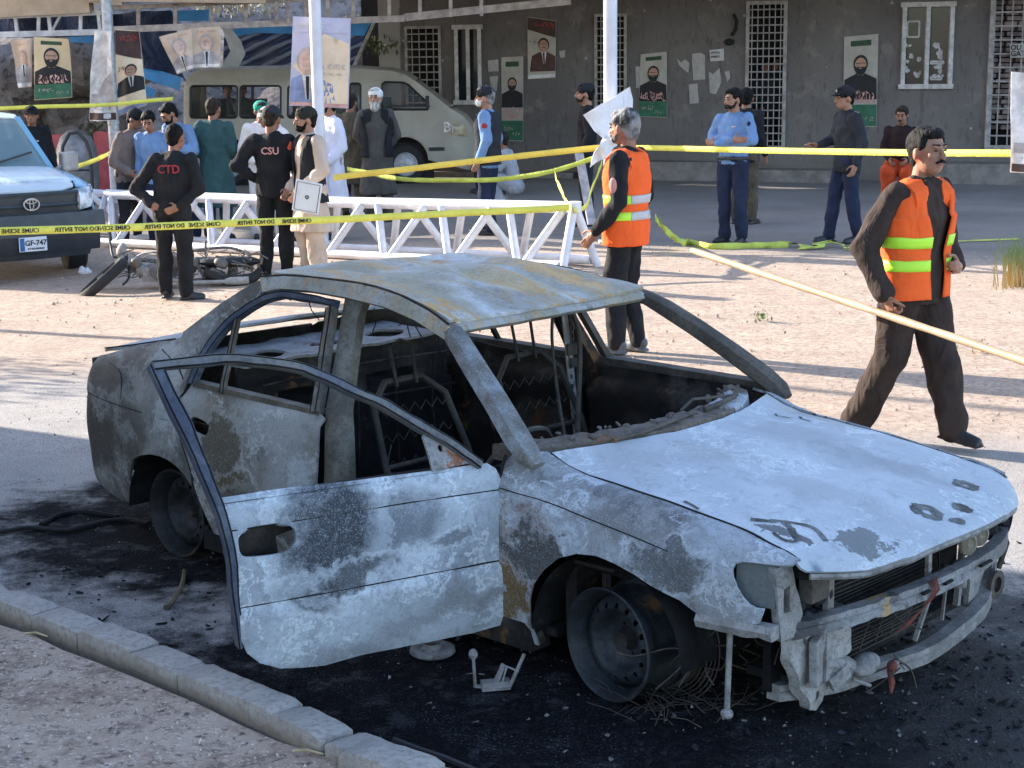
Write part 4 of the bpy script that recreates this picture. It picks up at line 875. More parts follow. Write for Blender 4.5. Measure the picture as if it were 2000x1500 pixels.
o=b.build('tyre_bead_wire',burnt('bead_wire',(.035,.03,.025),(.07,.06,.05),.2,.2),None,True); o.location=c0; tag(o,'tangle of fine burnt tyre wire on the ground by the front wheel','wire tangle',None,'stuff')

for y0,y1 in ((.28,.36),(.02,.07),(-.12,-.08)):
    MB().tube([(.783-.02*abs(y0),y0,.378),(.783-.02*abs(y1),y1,.380)],.009,6,True,.6).build('beam_slot',M_darkline,car)
# small litter on the dirt
p=G(300,1305,PZ); b=MB(); b.tube([(-.03,0,.01),(-.02,.01,.035),(.005,.01,.04),(.02,0,.02),(.025,-.03,.008)],[.005,.008,.009,.006,.004],6,True,.5); o=b.build('plastic_scrap',mat('pale_plastic',(.60,.56,.50),.6),None,True); o.location=p; tag(o,'bent white plastic scrap lying on the dirt against the kerb','plastic scrap')
for i,(x,y,l) in enumerate(((600,1470,'yellowish dry stem on the dirt near the bottom of the kerb'),(395,1330,'twig pushed against the dirt side of the kerb'),(70,1240,'splinter of pale wood on the dirt at the left'))):
    p=G(x,y,PZ+.012); a=random.uniform(-.6,.6); b=MB(); b.tube([(-.05*math.cos(a),-.05*math.sin(a),0),(0,.004,.008),(.055*math.cos(a),.055*math.sin(a),.002)],[.004,.005,.003],5); o=b.build('twig',mat('dry_twig',(.42,.34,.20),.9,0,.3,20),None,True); o.location=p; tag(o,l,'twig')

b=MB()
for i in range(34):
    x=random.uniform(-2.0,-.6); y=random.uniform(-.55,.6); s_=random.uniform(.03,.09); b.ell((x,y,.19),(s_*1.3,s_,s_*.35),(0,0,random.random()*3),9,6)
for i in range(len(b.v)): q=b.v[i]; b.v[i]=q+V((0,0,.03*noise.noise(q*14)))
tag(b.build('floor_ash',burnt('floor_ash',(.16,.135,.11),(.22,.19,.16),.4,.2,[],.9,.9,9),car,True),None,None,None,'stuff')
# ================================================================ BACKGROUND
# unseen blocks, post and tree added off camera to cast shade on the place
M_plain=mat('painted_masonry',(.30,.27,.24),.9,0,.2,2)
def shade_block(x0,x1,y0,y1,h,lab,rot=0,c=None):
    e=empty('building',c or ((x0+x1)/2,(y0+y1)/2,0),rot,lab,'building')
    b=MB(); b.box((0,0,h/2-.5),(x1-x0,y1-y0,h+1)); b.build('wall',M_plain,e)
    b=MB(); b.box((0,0,h+.06),(x1-x0+.6,y1-y0+.6,.12)); b.build('roof_slab',M_plain,e)
    return e
shade_block(-17,-8.2,0,12.65,12,'unseen plain block added beyond the kerb to shade the car')
_az=math.atan2(SUN_DIR.y,SUN_DIR.x); _u=SUN_DIR; _n=V((-_u.y,_u.x,0)); _c=V((-23,33.6,0))-_u*8+_n*4
shade_block(-8,8,-4,4,17,'unseen tall block added beside the rocky slope to shade the yard',_az,_c)
for i,(x,y,r_) in enumerate(((-8.6,16.6,.07),)):  # post added out of view only for its shadow band
    e_=empty('shadow_post',(x,y,0),0,['unseen thin pole added beyond the pickup to cast a shadow band','unseen thick pole added beyond the pickup to cast a shadow band','unseen slim post added beyond the pickup to cast a shadow band'][i],'post')
    b=MB(); b.lathe((0,0,0),(0,0,1),[(0,-.5),(r_*1.3,-.5),(r_,.4),(r_*.8,6),(0,6)],14); b.build('shaft',M_plain,e_,True)
    b=MB(); b.bar((0,0,5.9),(1.1,0,6.2),.08); b.box((1.3,0,6.2),(.5,.2,.1)); b.build('arm',M_plain,e_)
e_=empty('shadow_tree',(-8.9,14.4,0),0,'unseen low leafy tree added to dapple the edge of the shade','tree')  # tree added out of view to break up the hard shade edge
b=MB(); b.tube([(0,0,-.2),(.05,0,.6),(-.02,.05,1.2)],[.09,.07,.05],8); b.tube([(0,0,1.0),(.4,.2,1.6)],.03,6); b.tube([(0,0,1.0),(-.4,-.1,1.7)],.03,6); b.build('trunk',M_plain,e_,True)
random.seed(21); b=MB()
for i in range(1300):
    d=V((random.gauss(0,1),random.gauss(0,1),random.gauss(0,1))).normalized()*random.random()**.35; d=V((d.x*1.0,d.y*1.2,d.z*.75+1.75)); q=Euler((random.random()*6,random.random()*6,0)).to_matrix(); s_=random.uniform(.03,.07)
    b.quad(*[d+q@V(k) for k in((0,0,0),(s_,s_*.5,0),(s_*2,0,0),(s_,-s_*.5,0))])
b.build('crown',mat('tree_leaf',(.06,.09,.03),.7,0,.4,3),e_)
# ---- main building
WY=lambda x:30.3-.33*x
def wp(px,py,off=0):
    d=ray(px,py); t=(30.3)/(d.y+.33*d.x); p=V((0,0,H0))+d*t; p.y-=off; return p
wu=lambda px,py:(lambda p:(p.x,p.z))(wp(px,py))
def wallm():
    k=NT('dark_wall_paint',.9); n=k.noise(.5,5,.6); n2=k.noise(3,6,.7); n3=k.noise(14,5,.7,k.mapv((1,1,.25)))
    x,y,z=k.sep(k.wpos)
    c=k.mix(k.ss(n,.35,.65),(.125,.113,.106),(.17,.155,.143)); c=k.mix(k.math('MULTIPLY',k.ss(n2,.52,.70),.6),c,(.25,.225,.20))
    c=k.mix(k.math('MULTIPLY',k.ss(n3,.52,.68),.6),c,(.07,.063,.06))
    c=k.mix(k.math('MULTIPLY',k.ss(k.math('ADD',z,k.math('MULTIPLY',n2,1.2)),1.3,.5),.6),c,(.20,.175,.14))
    c=k.mix(k.math('MULTIPLY',k.ss(k.math('ADD',x,k.math('MULTIPLY',n2,.15)),-1.90,-1.94),.8),c,(.40,.38,.36))
    c=k.mix(k.math('MULTIPLY',k.ss(k.vor(2.3),.07,.05),.8),c,(.45,.42,.39))
    k.col(c); k.bump(n2,.4,.02); return k.m
bldg=empty('court_building',(2,29.6,0),0,'long single storey building painted dark grey, with barred windows and posters','building')
def bloc(p): return p-bldg.location
op={}
def rc(x0,y0,x1,y1): a=wu(x0,y0);b=wu(x1,y1); return [(a[0],a[1]),(b[0],a[1]),(b[0],b[1]),(a[0],b[1])]
OP=[(790,52,863,215),(887,50,941,203),(1161,28,1223,252),(1458,4,1531,290),(1763,6,1857,172),(1938,-30,2110,292)]
holes=[rc(*o) for o in OP]
xl=wu(740,100)[0]
panel('wall',[(xl,-.4),(14,-.4),(14,6.2),(xl,6.2)],holes,.5,lambda u,v:V((u,WY(u),v))-bldg.location,.25,wallm(),bldg)
M_white=mat('worn_white_paint',(.50,.48,.46),.7,0,.25,12); M_dark=mat('dark_interior',(.012,.011,.011),.9)
M_grille=mat('grille_paint',(.31,.285,.265),.7,0,.3,9); M_glassd=mat('dark_glass',(.02,.022,.024),.15)
b=MB(); b.box(V((5.5,WY(5.5)+1.1,2.9))-bldg.location,(17,1.2,7),(0,0,-.3187)); 
for v in b.v: pass
b.build('room_back',M_dark,bldg)
def wbar(b,x0,z0,x1,z1,w,off=.0,dp=.03):
    b.bar(V((x0,WY(x0)-off,z0))-bldg.location,V((x1,WY(x1)-off,z1))-bldg.location,w,dp,(0,1,0))
def grille(k,nx,nz,w=.022,fw=.06,lean=0):
    h=holes[k]; x0,x1=h[0][0],h[1][0]; z1,z0=h[0][1],h[2][1]
    b=MB()
    for x in(x0+.02,x1-.02): wbar(b,x,z0,x,z1,fw,.02,.06)
    for z in(z0+.02,z1-.02): wbar(b,x0,z,x1,z,fw,.022,.06)
    b.build('frame',M_grille,bldg)
    b=MB()
    for i in range(1,nx): x=x0+(x1-x0)*i/nx; wbar(b,x,z0,x,z1,w,.035,.015)
    for j in range(1,nz): z=z0+(z1-z0)*j/nz; wbar(b,x0,z,x1,z,w*1.3,.05,.015)
    o=b.build('grille',M_grille,bldg); return o
grille(0,5,11,.018,.05); grille(2,5,16,.014,.05); grille(3,7,19,.016,.06); grille(5,9,12,.02,.09)
# casement windows
def casement(k,n):
    h=holes[k]; x0,x1=h[0][0],h[1][0]; z1,z0=h[0][1],h[2][1]; b=MB()
    for i in range(n+1): x=x0+.03+(x1-x0-.06)*i/n; wbar(b,x,z0,x,z1,.07,.03,.07)
    for z in(z0+.03,z1-.03): wbar(b,x0-.03,z,x1+.03,z,.08,.035,.08)
    b.build('window_frame',M_white,bldg)
    b=MB(); b.quad(*[V((x,WY(x)+.06,z))-bldg.location for x,z in((x0,z0),(x1,z0),(x1,z1),(x0,z1))]); b.build('pane',M_glassd,bldg)
casement(1,2); casement(4,2)
# plinth, ledges, door step
b=MB(); 
for x0,x1,h,d in((1.4,4.3,.32,.55),(-2.3,1.2,.10,.35),(4.3,5.6,.20,.6),(7.0,13,.34,.7)):
    b.box(V(((x0+x1)/2,WY((x0+x1)/2)-d/2,h/2-.1))-bldg.location,((x1-x0)*1.05,d,h+.2),(0,0,-.3187))
b.build('plinth',mat('plinth_concrete',(.20,.18,.16),.9,0,.3,4,.02,20),bldg)
# stickers and dark glass decoration of the casement window (cut white shapes)
random.seed(3)
for i in range(26):
    b=MB()
    px=random.choice([random.uniform(1768,1800),random.uniform(1822,1848)]); py=random.uniform(80,155); r=random.uniform(2.5,6); p=wp(px,py); 
    q=[V((p.x+r/108*math.cos(t)*random.uniform(.6,1.2),WY(p.x)+.055-i*.0006,p.z+r/108*math.sin(t)*random.uniform(.6,1.2)))-bldg.location for t in [2*PI*j/9 for j in range(9)]]
    b.f.append([b.av(v) for v in q]); b.build('window_sticker',M_white,bldg)
for x0,y0,x1,y1 in((1774,42,1796,72),(1819,120,1844,124),(1819,150,1840,155)):
    p=wp(x0,y0);q=wp(x1,y1); e=.03; b=MB()
    for a_ in((p.x,p.z,q.x,p.z),(q.x,p.z,q.x,q.z),(q.x,q.z,p.x,q.z),(p.x,q.z,p.x,p.z)): b.bar(V((a_[0],WY(a_[0])+.04,a_[1]))-bldg.location,V((a_[2],WY(a_[2])+.04,a_[3]))-bldg.location,.03,.004,(0,1,0))
    b.build('window_sticker',M_white,bldg)
# conduit and lamp
b=MB(); P=[wp(x,y,.06) for x,y in((1432,28),(1438,40),(1436,58),(1428,70))]
b.tube([p-bldg.location for p in P],.03,6); b.ell(wp(1423,82,.1)-bldg.location,(.09,.07,.06)); b.build('lamp',M_dark,bldg,True)
# projecting roof band above
b=MB(); b.box(V((6,27.9,5.0))-bldg.location,(19,2.2,.25),(0,0,-.3187)); b.build('roof',M_plain,bldg)
# grey sheets and bricks stacked behind the right gate
b=MB(); random.seed(5)
for j in range(34):
    z=.9+j*.085; x=7.95
    while x<9.6: L=random.uniform(.18,.34); b.box(V((x+L/2,WY(x)+.22,z))-bldg.location,(L-.02,.12,.065)); x+=L
b.build('stacked_bricks',mat('grey_pink_brick',(.24,.19,.18),.9,0,.5,6),bldg)
# text helper
def text(name,s,p,size,m_,par=None,xd=(1,0,0),zd=(0,0,1),mirror=False,ext=.002,align='CENTER',loc0=None):
    cu=bpy.data.curves.new(name,'FONT'); cu.body=s; cu.size=size; cu.extrude=ext; cu.align_x=align; cu.align_y='CENTER'; cu.resolution_u=2; cu.offset=size*.018
    o=bpy.data.objects.new(name,cu); C.objects.link(o)
    dg=bpy.context.evaluated_depsgraph_get(); me=bpy.data.meshes.new_from_object(o.evaluated_get(dg),depsgraph=dg); bpy.data.objects.remove(o)
    x=V(xd).normalized(); z=V(zd).normalized(); n=x.cross(z)
    for v in me.vertices:
        c=v.co.copy(); v.co=V(p)+x*(c.x*(-1 if mirror else 1))+z*c.y-n*(-c.z)
    me.materials.clear(); o=link(name,me,m_,par,False); return o
M_ink=mat('black_ink',(.02,.02,.02),.8); M_paper=mat('faded_paper',(.40,.38,.355),.9,0,.15,8); 
def sheetobj(name,pts,m_,lab,cat,off=.03,group=None,par=None):
    c=wp(*pts[0],off); b=MB(); f=[wp(x,y,off)-c for x,y in pts]; i=[b.av(p) for p in f]; j=[b.av(p+V((0,.006,0))) for p in f]; b.f.append(i); b.f.append(j[::-1])
    n=len(i)
    for q in range(n): b.f.append([i[q],j[q],j[(q+1)%n],i[(q+1)%n]])
    o=b.build(name,m_,par); o.location=c; return tag(o,lab,cat,group)
o=sheetobj('wall_notice',[(1385,98),(1413,95),(1414,118),(1387,120)],mat('notice_white',(.55,.54,.52),.8,0,.05),'small white notice with two lines of black capitals high on the grey wall','notice')
text('lettering','PETITION',wp(1400,103,.045)-o.location,.048,M_ink,o); text('lettering','WRITER',wp(1399,111,.045)-o.location,.056,M_ink,o)
o=sheetobj('gate_notice',[(1968,86),(2016,84),(2016,112),(1969,113)],M_paper,'cream sign reading OUT GATE on the barred gate at the right edge','sign',.12)
text('lettering','OUT',wp(1984,93,.135)-o.location,.12,M_ink,o); text('lettering','GATE',wp(1987,105,.135)-o.location,.12,M_ink,o)
sc_=[([(1352,105),(1368,103),(1377,108),(1377,155),(1354,157),(1351,120)],'torn paper with a square lower edge left of the white notice'),([(1345,165),(1362,163),(1365,201),(1347,203)],'narrow torn paper low on the grey wall'),([(1322,115),(1330,122),(1338,116),(1347,124),(1344,142),(1335,136),(1326,128)],'ragged paper shreds left of the larger torn paper'),([(1384,140),(1392,145),(1405,133),(1409,160),(1398,184),(1386,182)],'torn paper behind the head of the police officer with crossed arms'),([(1415,140),(1424,138),(1426,152),(1420,160)],'tiny torn paper strip near the barred door'),([(953,118),(973,116),(974,139),(954,140)],'square faded leaflet right of the casement window'),([(956,150),(973,148),(970,178),(960,176)],'curled torn leaflet below the square leaflet'),([(1241,130),(1252,130),(1252,170),(1242,172)],'blank paper sticking out left of the wall poster by the white pole'),([(1092,100),(1104,98),(1103,112),(1094,113)],'small paper scrap right of the dark headed wall poster')]
for P,l in sc_: sheetobj('torn_paper',P,M_paper,l,'torn paper',.02,'torn papers on the grey wall')
# ---- posters and banners
CR=cloth; 
PM=dict(cream=mat('poster_cream',(.62,.47,.28),.7,0,.08,6),grey=mat('poster_offwhite',(.42,.39,.34),.8,0,.1,6),green=mat('poster_green',(.03,.13,.07),.7,0,.2,8),dgreen=mat('poster_dark_green',(.03,.07,.035),.7),skin=mat('poster_skin',(.42,.24,.16),.7,0,.15,20),black=mat('poster_black',(.012,.012,.014),.7),red=mat('poster_red',(.45,.05,.05),.7),pink=mat('poster_pink',(.60,.33,.29),.7),white=mat('poster_white',(.62,.60,.58),.7),brown=mat('poster_brown',(.07,.035,.03),.7),lilac=mat('poster_lilac',(.50,.48,.60),.6,0,.08,4),peach=mat('poster_peach',(.78,.60,.42),.6,0,.12,3),pale=mat('poster_pale',(.72,.66,.62),.6),blue=mat('poster_blue',(.22,.26,.42),.6),faint=mat('poster_faint',(.42,.36,.34),.7),tan=mat('poster_tan',(.60,.45,.33),.8,0,.12,4),fskin=mat('poster_faded_skin',(.62,.42,.34),.7))
def poster(name,corn,Yd,kind,lab,wave=.03,wall=False,cat='poster',group=None,seed=1):
    """corn: tl,tr,br,bl pixels"""
    P=[(wp(x,y,.03) if wall else at(x,y,Yd)) for x,y in corn]; o0=P[3].copy()
    e=empty(name,o0,0,lab,cat,group)
    tl,tr,br,bl=[p-o0 for p in P]; nrm=(tr-tl).cross(bl-tl).normalized(); nrm=nrm if nrm.y<0 else -nrm
    rnd=random.Random(seed)
    def fm(u,v,w=0):
        p=(bl*(1-u)+br*u)*(1-v)+(tl*(1-u)+tr*u)*v
        return p+nrm*(w+wave*math.sin(u*5+seed)*math.sin(v*4+seed*2)+wave*.6*noise.noise(V((u*3,v*3,seed))))
    def piece(nm,poly,m_,lay):
        z=.002+lay*.0035
        if len(poly)<3:return
        panel(nm,poly,[],.07,lambda u,v:fm(u,v,z),0,PM[m_],e)
    def el(cx,cy,rx,ry,a0=0,a1=2*PI,n=22): return [(cx+rx*math.cos(a0+(a1-a0)*i/n),cy+ry*math.sin(a0+(a1-a0)*i/n)) for i in range(n+(0 if a1-a0>6.2 else 1))]
    def scrib(v0,h,u0,u1,m_,lay,nm='lettering',n=9):
        b=MB(); z=.002+lay*.0035
        for i in range(n):
            u=u0+(u1-u0)*(i+rnd.random())/n; pts=[]; a=rnd.uniform(.8,2.4); L=h*rnd.uniform(.5,1.3)
            for k_ in range(6):
                t=k_/5; pts.append((u+(u1-u0)*.13*(t-.5)*rnd.choice([1,1,-1])+.02*math.sin(t*5+a),v0+L*(math.sin(t*PI+a)*.5)+h*.2*(rnd.random()-.5)))
            pts=smoothpoly(pts,3); A=[];B_=[]
            for k_,(x,y) in enumerate(pts):
                t=k_/(len(pts)-1); ww=h*.11*(.35+math.sin(t*PI)); A.append(fm(x,y+ww,z));B_.append(fm(x+ww*.3,y-ww,z))
            b.rings([A,B_],closed=False,caps=False)
        for i in range(n//2): 
            u=rnd.uniform(u0,u1);y=v0+rnd.uniform(-.6,.7)*h; r=h*.09; b.f.append([b.av(fm(u+r*dx,y+r*dy,z)) for dx,dy in((1,0),(0,1),(-1,0),(0,-1))])
        b.build(nm,PM[m_],e)
    def bust(cx,cy,s,asp,beard,suit,cm='black',skin='skin',hair='black'):
        r=s; ry=s*asp*1.25
        piece('coat',[(max(.01,cx-2.9*r),0.0+cy-ry*4.2 if cy-ry*4.2>.01 else .01),(max(.01,cx-2.5*r),cy-ry*1.75),(cx-1.5*r,cy-ry*1.35),(cx-.5*r,cy-ry*1.0),(cx+.5*r,cy-ry*1.0),(cx+1.5*r,cy-ry*1.35),(min(.99,cx+2.5*r),cy-ry*1.75),(min(.99,cx+2.9*r),max(.01,cy-ry*4.2))],cm,1)
        piece('neck',[(cx-.45*r,cy-ry*1.25),(cx-.45*r,cy-ry*.6),(cx+.45*r,cy-ry*.6),(cx+.45*r,cy-ry*1.25)],skin,2)
        piece('hair',el(cx,cy+.12*ry,1.12*r,1.08*ry),hair,3); piece('face',el(cx,cy-.06*ry,.92*r,.93*ry),skin,4)
        if beard: piece('beard',[(cx-.98*r,cy-.05*ry)]+el(cx,cy-.1*ry,1.0*r,1.15*ry,PI,2*PI,14)+[(cx+.98*r,cy-.05*ry),(cx+.62*r,cy-.30*ry),(cx+.3*r,cy-.22*ry),(cx,cy-.27*ry),(cx-.3*r,cy-.22*ry),(cx-.62*r,cy-.30*ry)],hair,5); piece('glasses',[(cx-.75*r,cy+.16*ry),(cx-.75*r,cy+.24*ry),(cx+.75*r,cy+.24*ry),(cx+.75*r,cy+.16*ry)],'black',5); piece('mouth',el(cx,cy-.42*ry,.24*r,.07*ry),skin,6)
        else: piece('moustache',[(cx-.45*r,cy-.40*ry),(cx-.3*r,cy-.28*ry),(cx+.3*r,cy-.28*ry),(cx+.45*r,cy-.40*ry),(cx,cy-.36*ry)],hair,5); piece('brow',[(cx-.6*r,cy+.18*ry),(cx-.6*r,cy+.26*ry),(cx+.6*r,cy+.26*ry),(cx+.6*r,cy+.18*ry)],hair,5)
        if suit:
            piece('shirt',[(cx-.55*r,cy-ry*1.05),(cx+.55*r,cy-ry*1.05),(cx+.3*r,cy-ry*3.0),(cx-.1*r,cy-ry*3.0)],'white',2.5); piece('tie',[(cx-.18*r,cy-ry*1.15),(cx+.18*r,cy-ry*1.15),(cx+.22*r,cy-ry*3.0),(cx-.02*r,cy-ry*3.0)],'black',3.2)
    asp=((tr-tl).length)/((tl-bl).length)
    base={'A':'cream','Aw':'grey','B':'peach','Bw':'grey','L':'lilac','T':'tan','R':'pale','W':'white'}[kind]
    panel('sheet',[(0,0),(1,0),(1,1),(0,1)],[],.06,lambda u,v:fm(u,v,0),.003,PM[base],e)
    if kind[0]=='A':
        piece('header',[(.2,.885),(.8,.885),(.8,.945),(.2,.945)],'dgreen',1)
        bust(.5,.68,.19,asp,True,False); piece('footer',[(.01,.01),(.99,.01),(.99,.245),(.01,.245)],'green',2)
        scrib(.33,.12,.1,.9,'pink',7,n=12); scrib(.15,.05,.1,.5,'faint',4,n=8); scrib(.09,.04,.55,.9,'faint',4,n=5)
    if kind[0]=='B':
        piece('header',[(.01,.72 if kind=='B' else .80),(.01,.99),(.99,.99),(.99,.62 if kind=='B' else .70)],'brown',1); scrib(.9,.06,.2,.9,'red',3,n=11)
        bust(.58,.50 if kind=='B' else .56,.20 if kind=='B' else .17,asp,False,True,'brown' if kind=='Bw' else 'black'); scrib(.6 if kind=='Bw' else .55,.05,.08,.38,'black',3,n=5); piece('footer',[(.01,.01),(.99,.01),(.99,.07),(.01,.07)],'white' if kind=='Bw' else 'blue',5)
    if kind=='L':
        piece('panel_patch',[(.02,.45),(.55,.82),(.98,.72),(.98,.05),(.45,.02),(.3,.3)],'peach',1); piece('header',[(.02,.83),(.98,.83),(.98,.98),(.02,.98)],'lilac',2)
        bust(.29,.50,.17,asp,False,True,'blue','fskin','faint'); scrib(.46,.06,.55,.97,'faint',4,n=8); scrib(.38,.03,.55,.95,'faint',4,n=6); scrib(.91,.05,.1,.7,'white',4,n=10); piece('footer',[(.02,.01),(.98,.01),(.98,.045),(.02,.045)],'pink',3)
    if kind=='T': bust(.52,.62,.20,asp,False,True,'faint','fskin','faint'); scrib(.9,.05,.2,.9,'pink',3); piece('footer',[(.02,.02),(.98,.02),(.98,.10),(.02,.10)],'pale',3)
    if kind=='R':
        piece('coat',[(.25,.28),(.5,.45),(.98,.55),(.98,.28)],'faint',1); piece('footer',[(.05,.20),(.98,.20),(.98,.30),(.05,.30)],'faint',2); piece('footer',[(.02,.01),(.98,.01),(.98,.09),(.02,.09)],'brown',2); scrib(.145,.04,.2,.9,'faint',3,n=6)
        piece('figure',[(.60,.03),(.7,.02),(.8,.03),(.8,.08),(.7,.085),(.6,.08)],'white',3)
    return e
poster('wall_poster',[(1030,33),(1086,40),(1085,152),(1031,155)],0,'Bw','dark headed wall poster of a man in a brown suit on the grey wall',0,True,group='election posters',seed=2)
poster('wall_poster',[(979,112),(1022,110),(1022,276),(980,275)],0,'Aw','wall poster of a bearded man beside the police officer in a blue sleeved vest',0,True,group='election posters',seed=3)
poster('wall_poster',[(1251,106),(1302,101),(1303,230),(1246,228)],0,'Aw','wall poster of a bearded man just right of the white pole',0,True,group='election posters',seed=4)
poster('wall_poster',[(1648,72),(1715,66),(1711,248),(1646,247)],0,'Aw','wall poster of a bearded man behind the officer in the dark jacket',0,True,group='election posters',seed=5)
poster('hanging_banner',[(66,72),(134,76),(142,190),(67,196)],25.8,'A','banner of a bearded man in black with a green foot, left of the grey pole',.04,seed=6)
poster('hanging_banner',[(18,79),(66,74),(60,170),(38,172)],25.9,'T','narrow crumpled tan banner near the left edge',.09,seed=7)
poster('hanging_banner',[(226,57),(272,60),(287,205),(224,230)],25.8,'B','banner of a moustached man in a black suit tied to the grey pole',.06,seed=8)
poster('hanging_banner',[(185,60),(218,60),(226,236),(173,236)],25.4,'R','crumpled pale banner left of the suited man banner on the grey pole',.12,seed=9)
poster('hanging_banner',[(311,72),(372,56),(380,134),(345,145)],25.8,'T','slanting tan banner above the rear of the van',.06,seed=10)
poster('hanging_banner',[(372,55),(430,52),(431,132),(374,134)],25.9,'T','faded tan banner with red writing above the van roof',.05,seed=11)
poster('pole_banner',[(572,32),(685,36),(681,212),(565,206)],20.36,'L','large faded lilac banner of a man in a suit fixed to the white pole',.03,seed=12)
poster('edge_banner',[(1977,140),(2060,146),(2056,340),(1971,336)],13.5,'R','white banner cut off by the right edge of the picture',.05,seed=13)
# sheets on the right white pole
M_shw=cloth('white_sheet',(.74,.73,.76),.06,.02,9)
c=at(1190,230,18.85)
b=panel('diamond_placard',[(p.x,p.z) for p in [at(x,y,18.85)-c for x,y in [(1138,224),(1170,205),(1200,190),(1232,170),(1238,195),(1236,230),(1233,252),(1205,255),(1180,272),(1160,255)]]],[],.05,lambda u,v:V((u,.12*math.sin(u*6)+.05*noise.noise(V((u*5,v*5,1))),v)),.006,M_shw); b.location=c; tag(b,'white diamond shaped placard hung on the right white pole','placard')
c=at(1175,300,18.8)
b=panel('crumpled_sheet',[(p.x,p.z) for p in [at(x,y,18.8)-c for x,y in [(1180,262),(1205,275),(1212,300),(1200,345),(1190,350),(1182,310),(1165,318),(1152,326),(1160,300),(1172,280)]]],[],.04,lambda u,v:V((u,.14*noise.noise(V((u*7,v*7,2))),v)),.006,M_shw,None,.04,9); b.location=c; tag(b,'crumpled white sheet tied below the diamond placard','sheet')
# ---- poles
M_pole=mat('white_pole_paint',(.62,.62,.68),.45,0,.1,3); M_galv=mat('galvanised_steel',(.42,.43,.45),.5,.3,.25,14)
def pole(px,Y,r,m_,lab,zt=4.6,gy=None):
    p=at(px,115,Y); z0=gz(p.x,p.y); e=empty('pole',(p.x,p.y,z0),0,lab,'pole')
    b=MB(); b.lathe((0,0,0),(0,0,1),[(0,0),(r,0),(r,zt),(0,zt)],20); b.build('shaft',m_,e,True)
    b=MB(); b.box((0,0,.01),(r*3.4,r*3.4,.02)); b.lathe((0,0,1.2),(0,0,1),[(r,0),(r*1.07,.01),(r*1.07,.05),(r,.06)],20); b.build('base_plate',m_,e)
    return e
pole(618.5,20.2,.072,M_pole,'white round pole carrying the lilac banner'); pole(1192,19.2,.080,M_pole,'thick white pole behind the grey haired man in the orange vest')
pole(214,25.6,.085,M_galv,'grey galvanised pole with the suited man banner')
# ---- canopy lattice along the top
cy=empty('canopy',(-4,26.2,0),0,'old canopy frame with lattice beam and beige fascia along the top of the picture','canopy')
M_can=mat('canopy_steel',(.40,.33,.29),.7,0,.3,7); M_canw=mat('canopy_white_steel',(.55,.54,.55),.6,0,.2,7); M_fas=mat('canopy_fascia',(.45,.34,.24),.8,0,.15,3)
def ca_(x,y,Y): return at(x,y,Y)-cy.location
b=MB(); 
for (a,bb,ww) in(((-80,36,26.2),(216,24,26.2),.07),((-80,70,26.2),(216,62,26.2),.09)): b.bar(ca_(*a),ca_(*bb),ww)
for i,x in enumerate((-30,30,76,95,158,192)): b.bar(ca_(x,34-x*.04,26.2),ca_(x+(4 if i%2 else -1),68-x*.03,26.2),.05)
b.bar(ca_(118,30,26.25),ca_(100,64,26.25),.035); b.build('lattice',M_canw,cy)
b=MB(); 
for (a,bb,ww,hh) in(((222,15,26.2),(790,-8,26.8),.10,.06),((222,58,26.2),(560,45,26.5),.12,.10),((560,45,26.5),(790,36,26.8),.13,.10),((790,34,26.8),(1112,2,27.4),.20,.12)): b.bar(ca_(*a),ca_(*bb),ww,hh)
for x in(270,342,412,480,540,562,596,640,690,760,820,880,940): b.bar(ca_(x,14-(x-222)*.04,26.25),ca_(x,55-(x-222)*.035,26.4),.055)
b.build('lattice',M_can,cy)
b=MB(); i=[b.av(ca_(x,y,Y)) for x,y,Y in((-100,27,26.1),(178,12,26.1),(178,-60,26.1),(-100,-60,26.1))]; b.f.append(i); 
b.bar(ca_(-100,20,26.15),ca_(178,6,26.15),.30,.3); b.bar(ca_(175,-4,26),ca_(240,2,26),.14); b.bar(ca_(175,-10,26),ca_(520,-6,26.1),.2); b.build('fascia',M_fas,cy)
b=MB(); b.box((4,2.3,3.5),(24,6,.08)); b.build('roof_sheet',M_fas,cy)
# ---- hill and slope with tarpaulins
def hillm():
    k=NT('rock_and_scrub',.95); P=k.wpos; n=k.noise(.8,7,.68,P); n2=k.noise(4,6,.7,P); n3=k.noise(1.5,5,.7,P)
    c=k.mix(k.ss(n,.35,.65),(.15,.13,.12),(.30,.26,.235)); c=k.mix(k.ss(n2,.48,.66),c,(.05,.045,.045)); c=k.mix(k.math('MULTIPLY',k.ss(n3,.56,.66),.7),c,(.09,.085,.04)); c=k.mix(k.math('MULTIPLY',k.ss(k.noise(7,4,.7,P),.62,.72),.7),c,(.42,.38,.35))
    k.col(c); k.bump(n2,.8,.12); return k.m
b=MB(); rows=[]
for j in range(46):
    y=33+j*.75; r=[]
    for i in range(70):
        x=-26+i*.5; s_=max(0,(y-34)/1.0); z=gz(x,y)-.05+ s_*.30+ .9*noise.noise(V((x*.25,y*.25,0)))*min(1,s_*.3)+.35*noise.noise(V((x*.9,y*.9,4)))*min(1,s_*.5)
        if y>36: z+=(y-36)*.22
        r.append(V((x,y,z)))
    rows.append(r)
b.rings(rows,closed=False,caps=False); tag(b.build('hill',hillm(),None,True),'dark rocky scrub slope rising behind the van','hill',None,'structure')
random.seed(11)
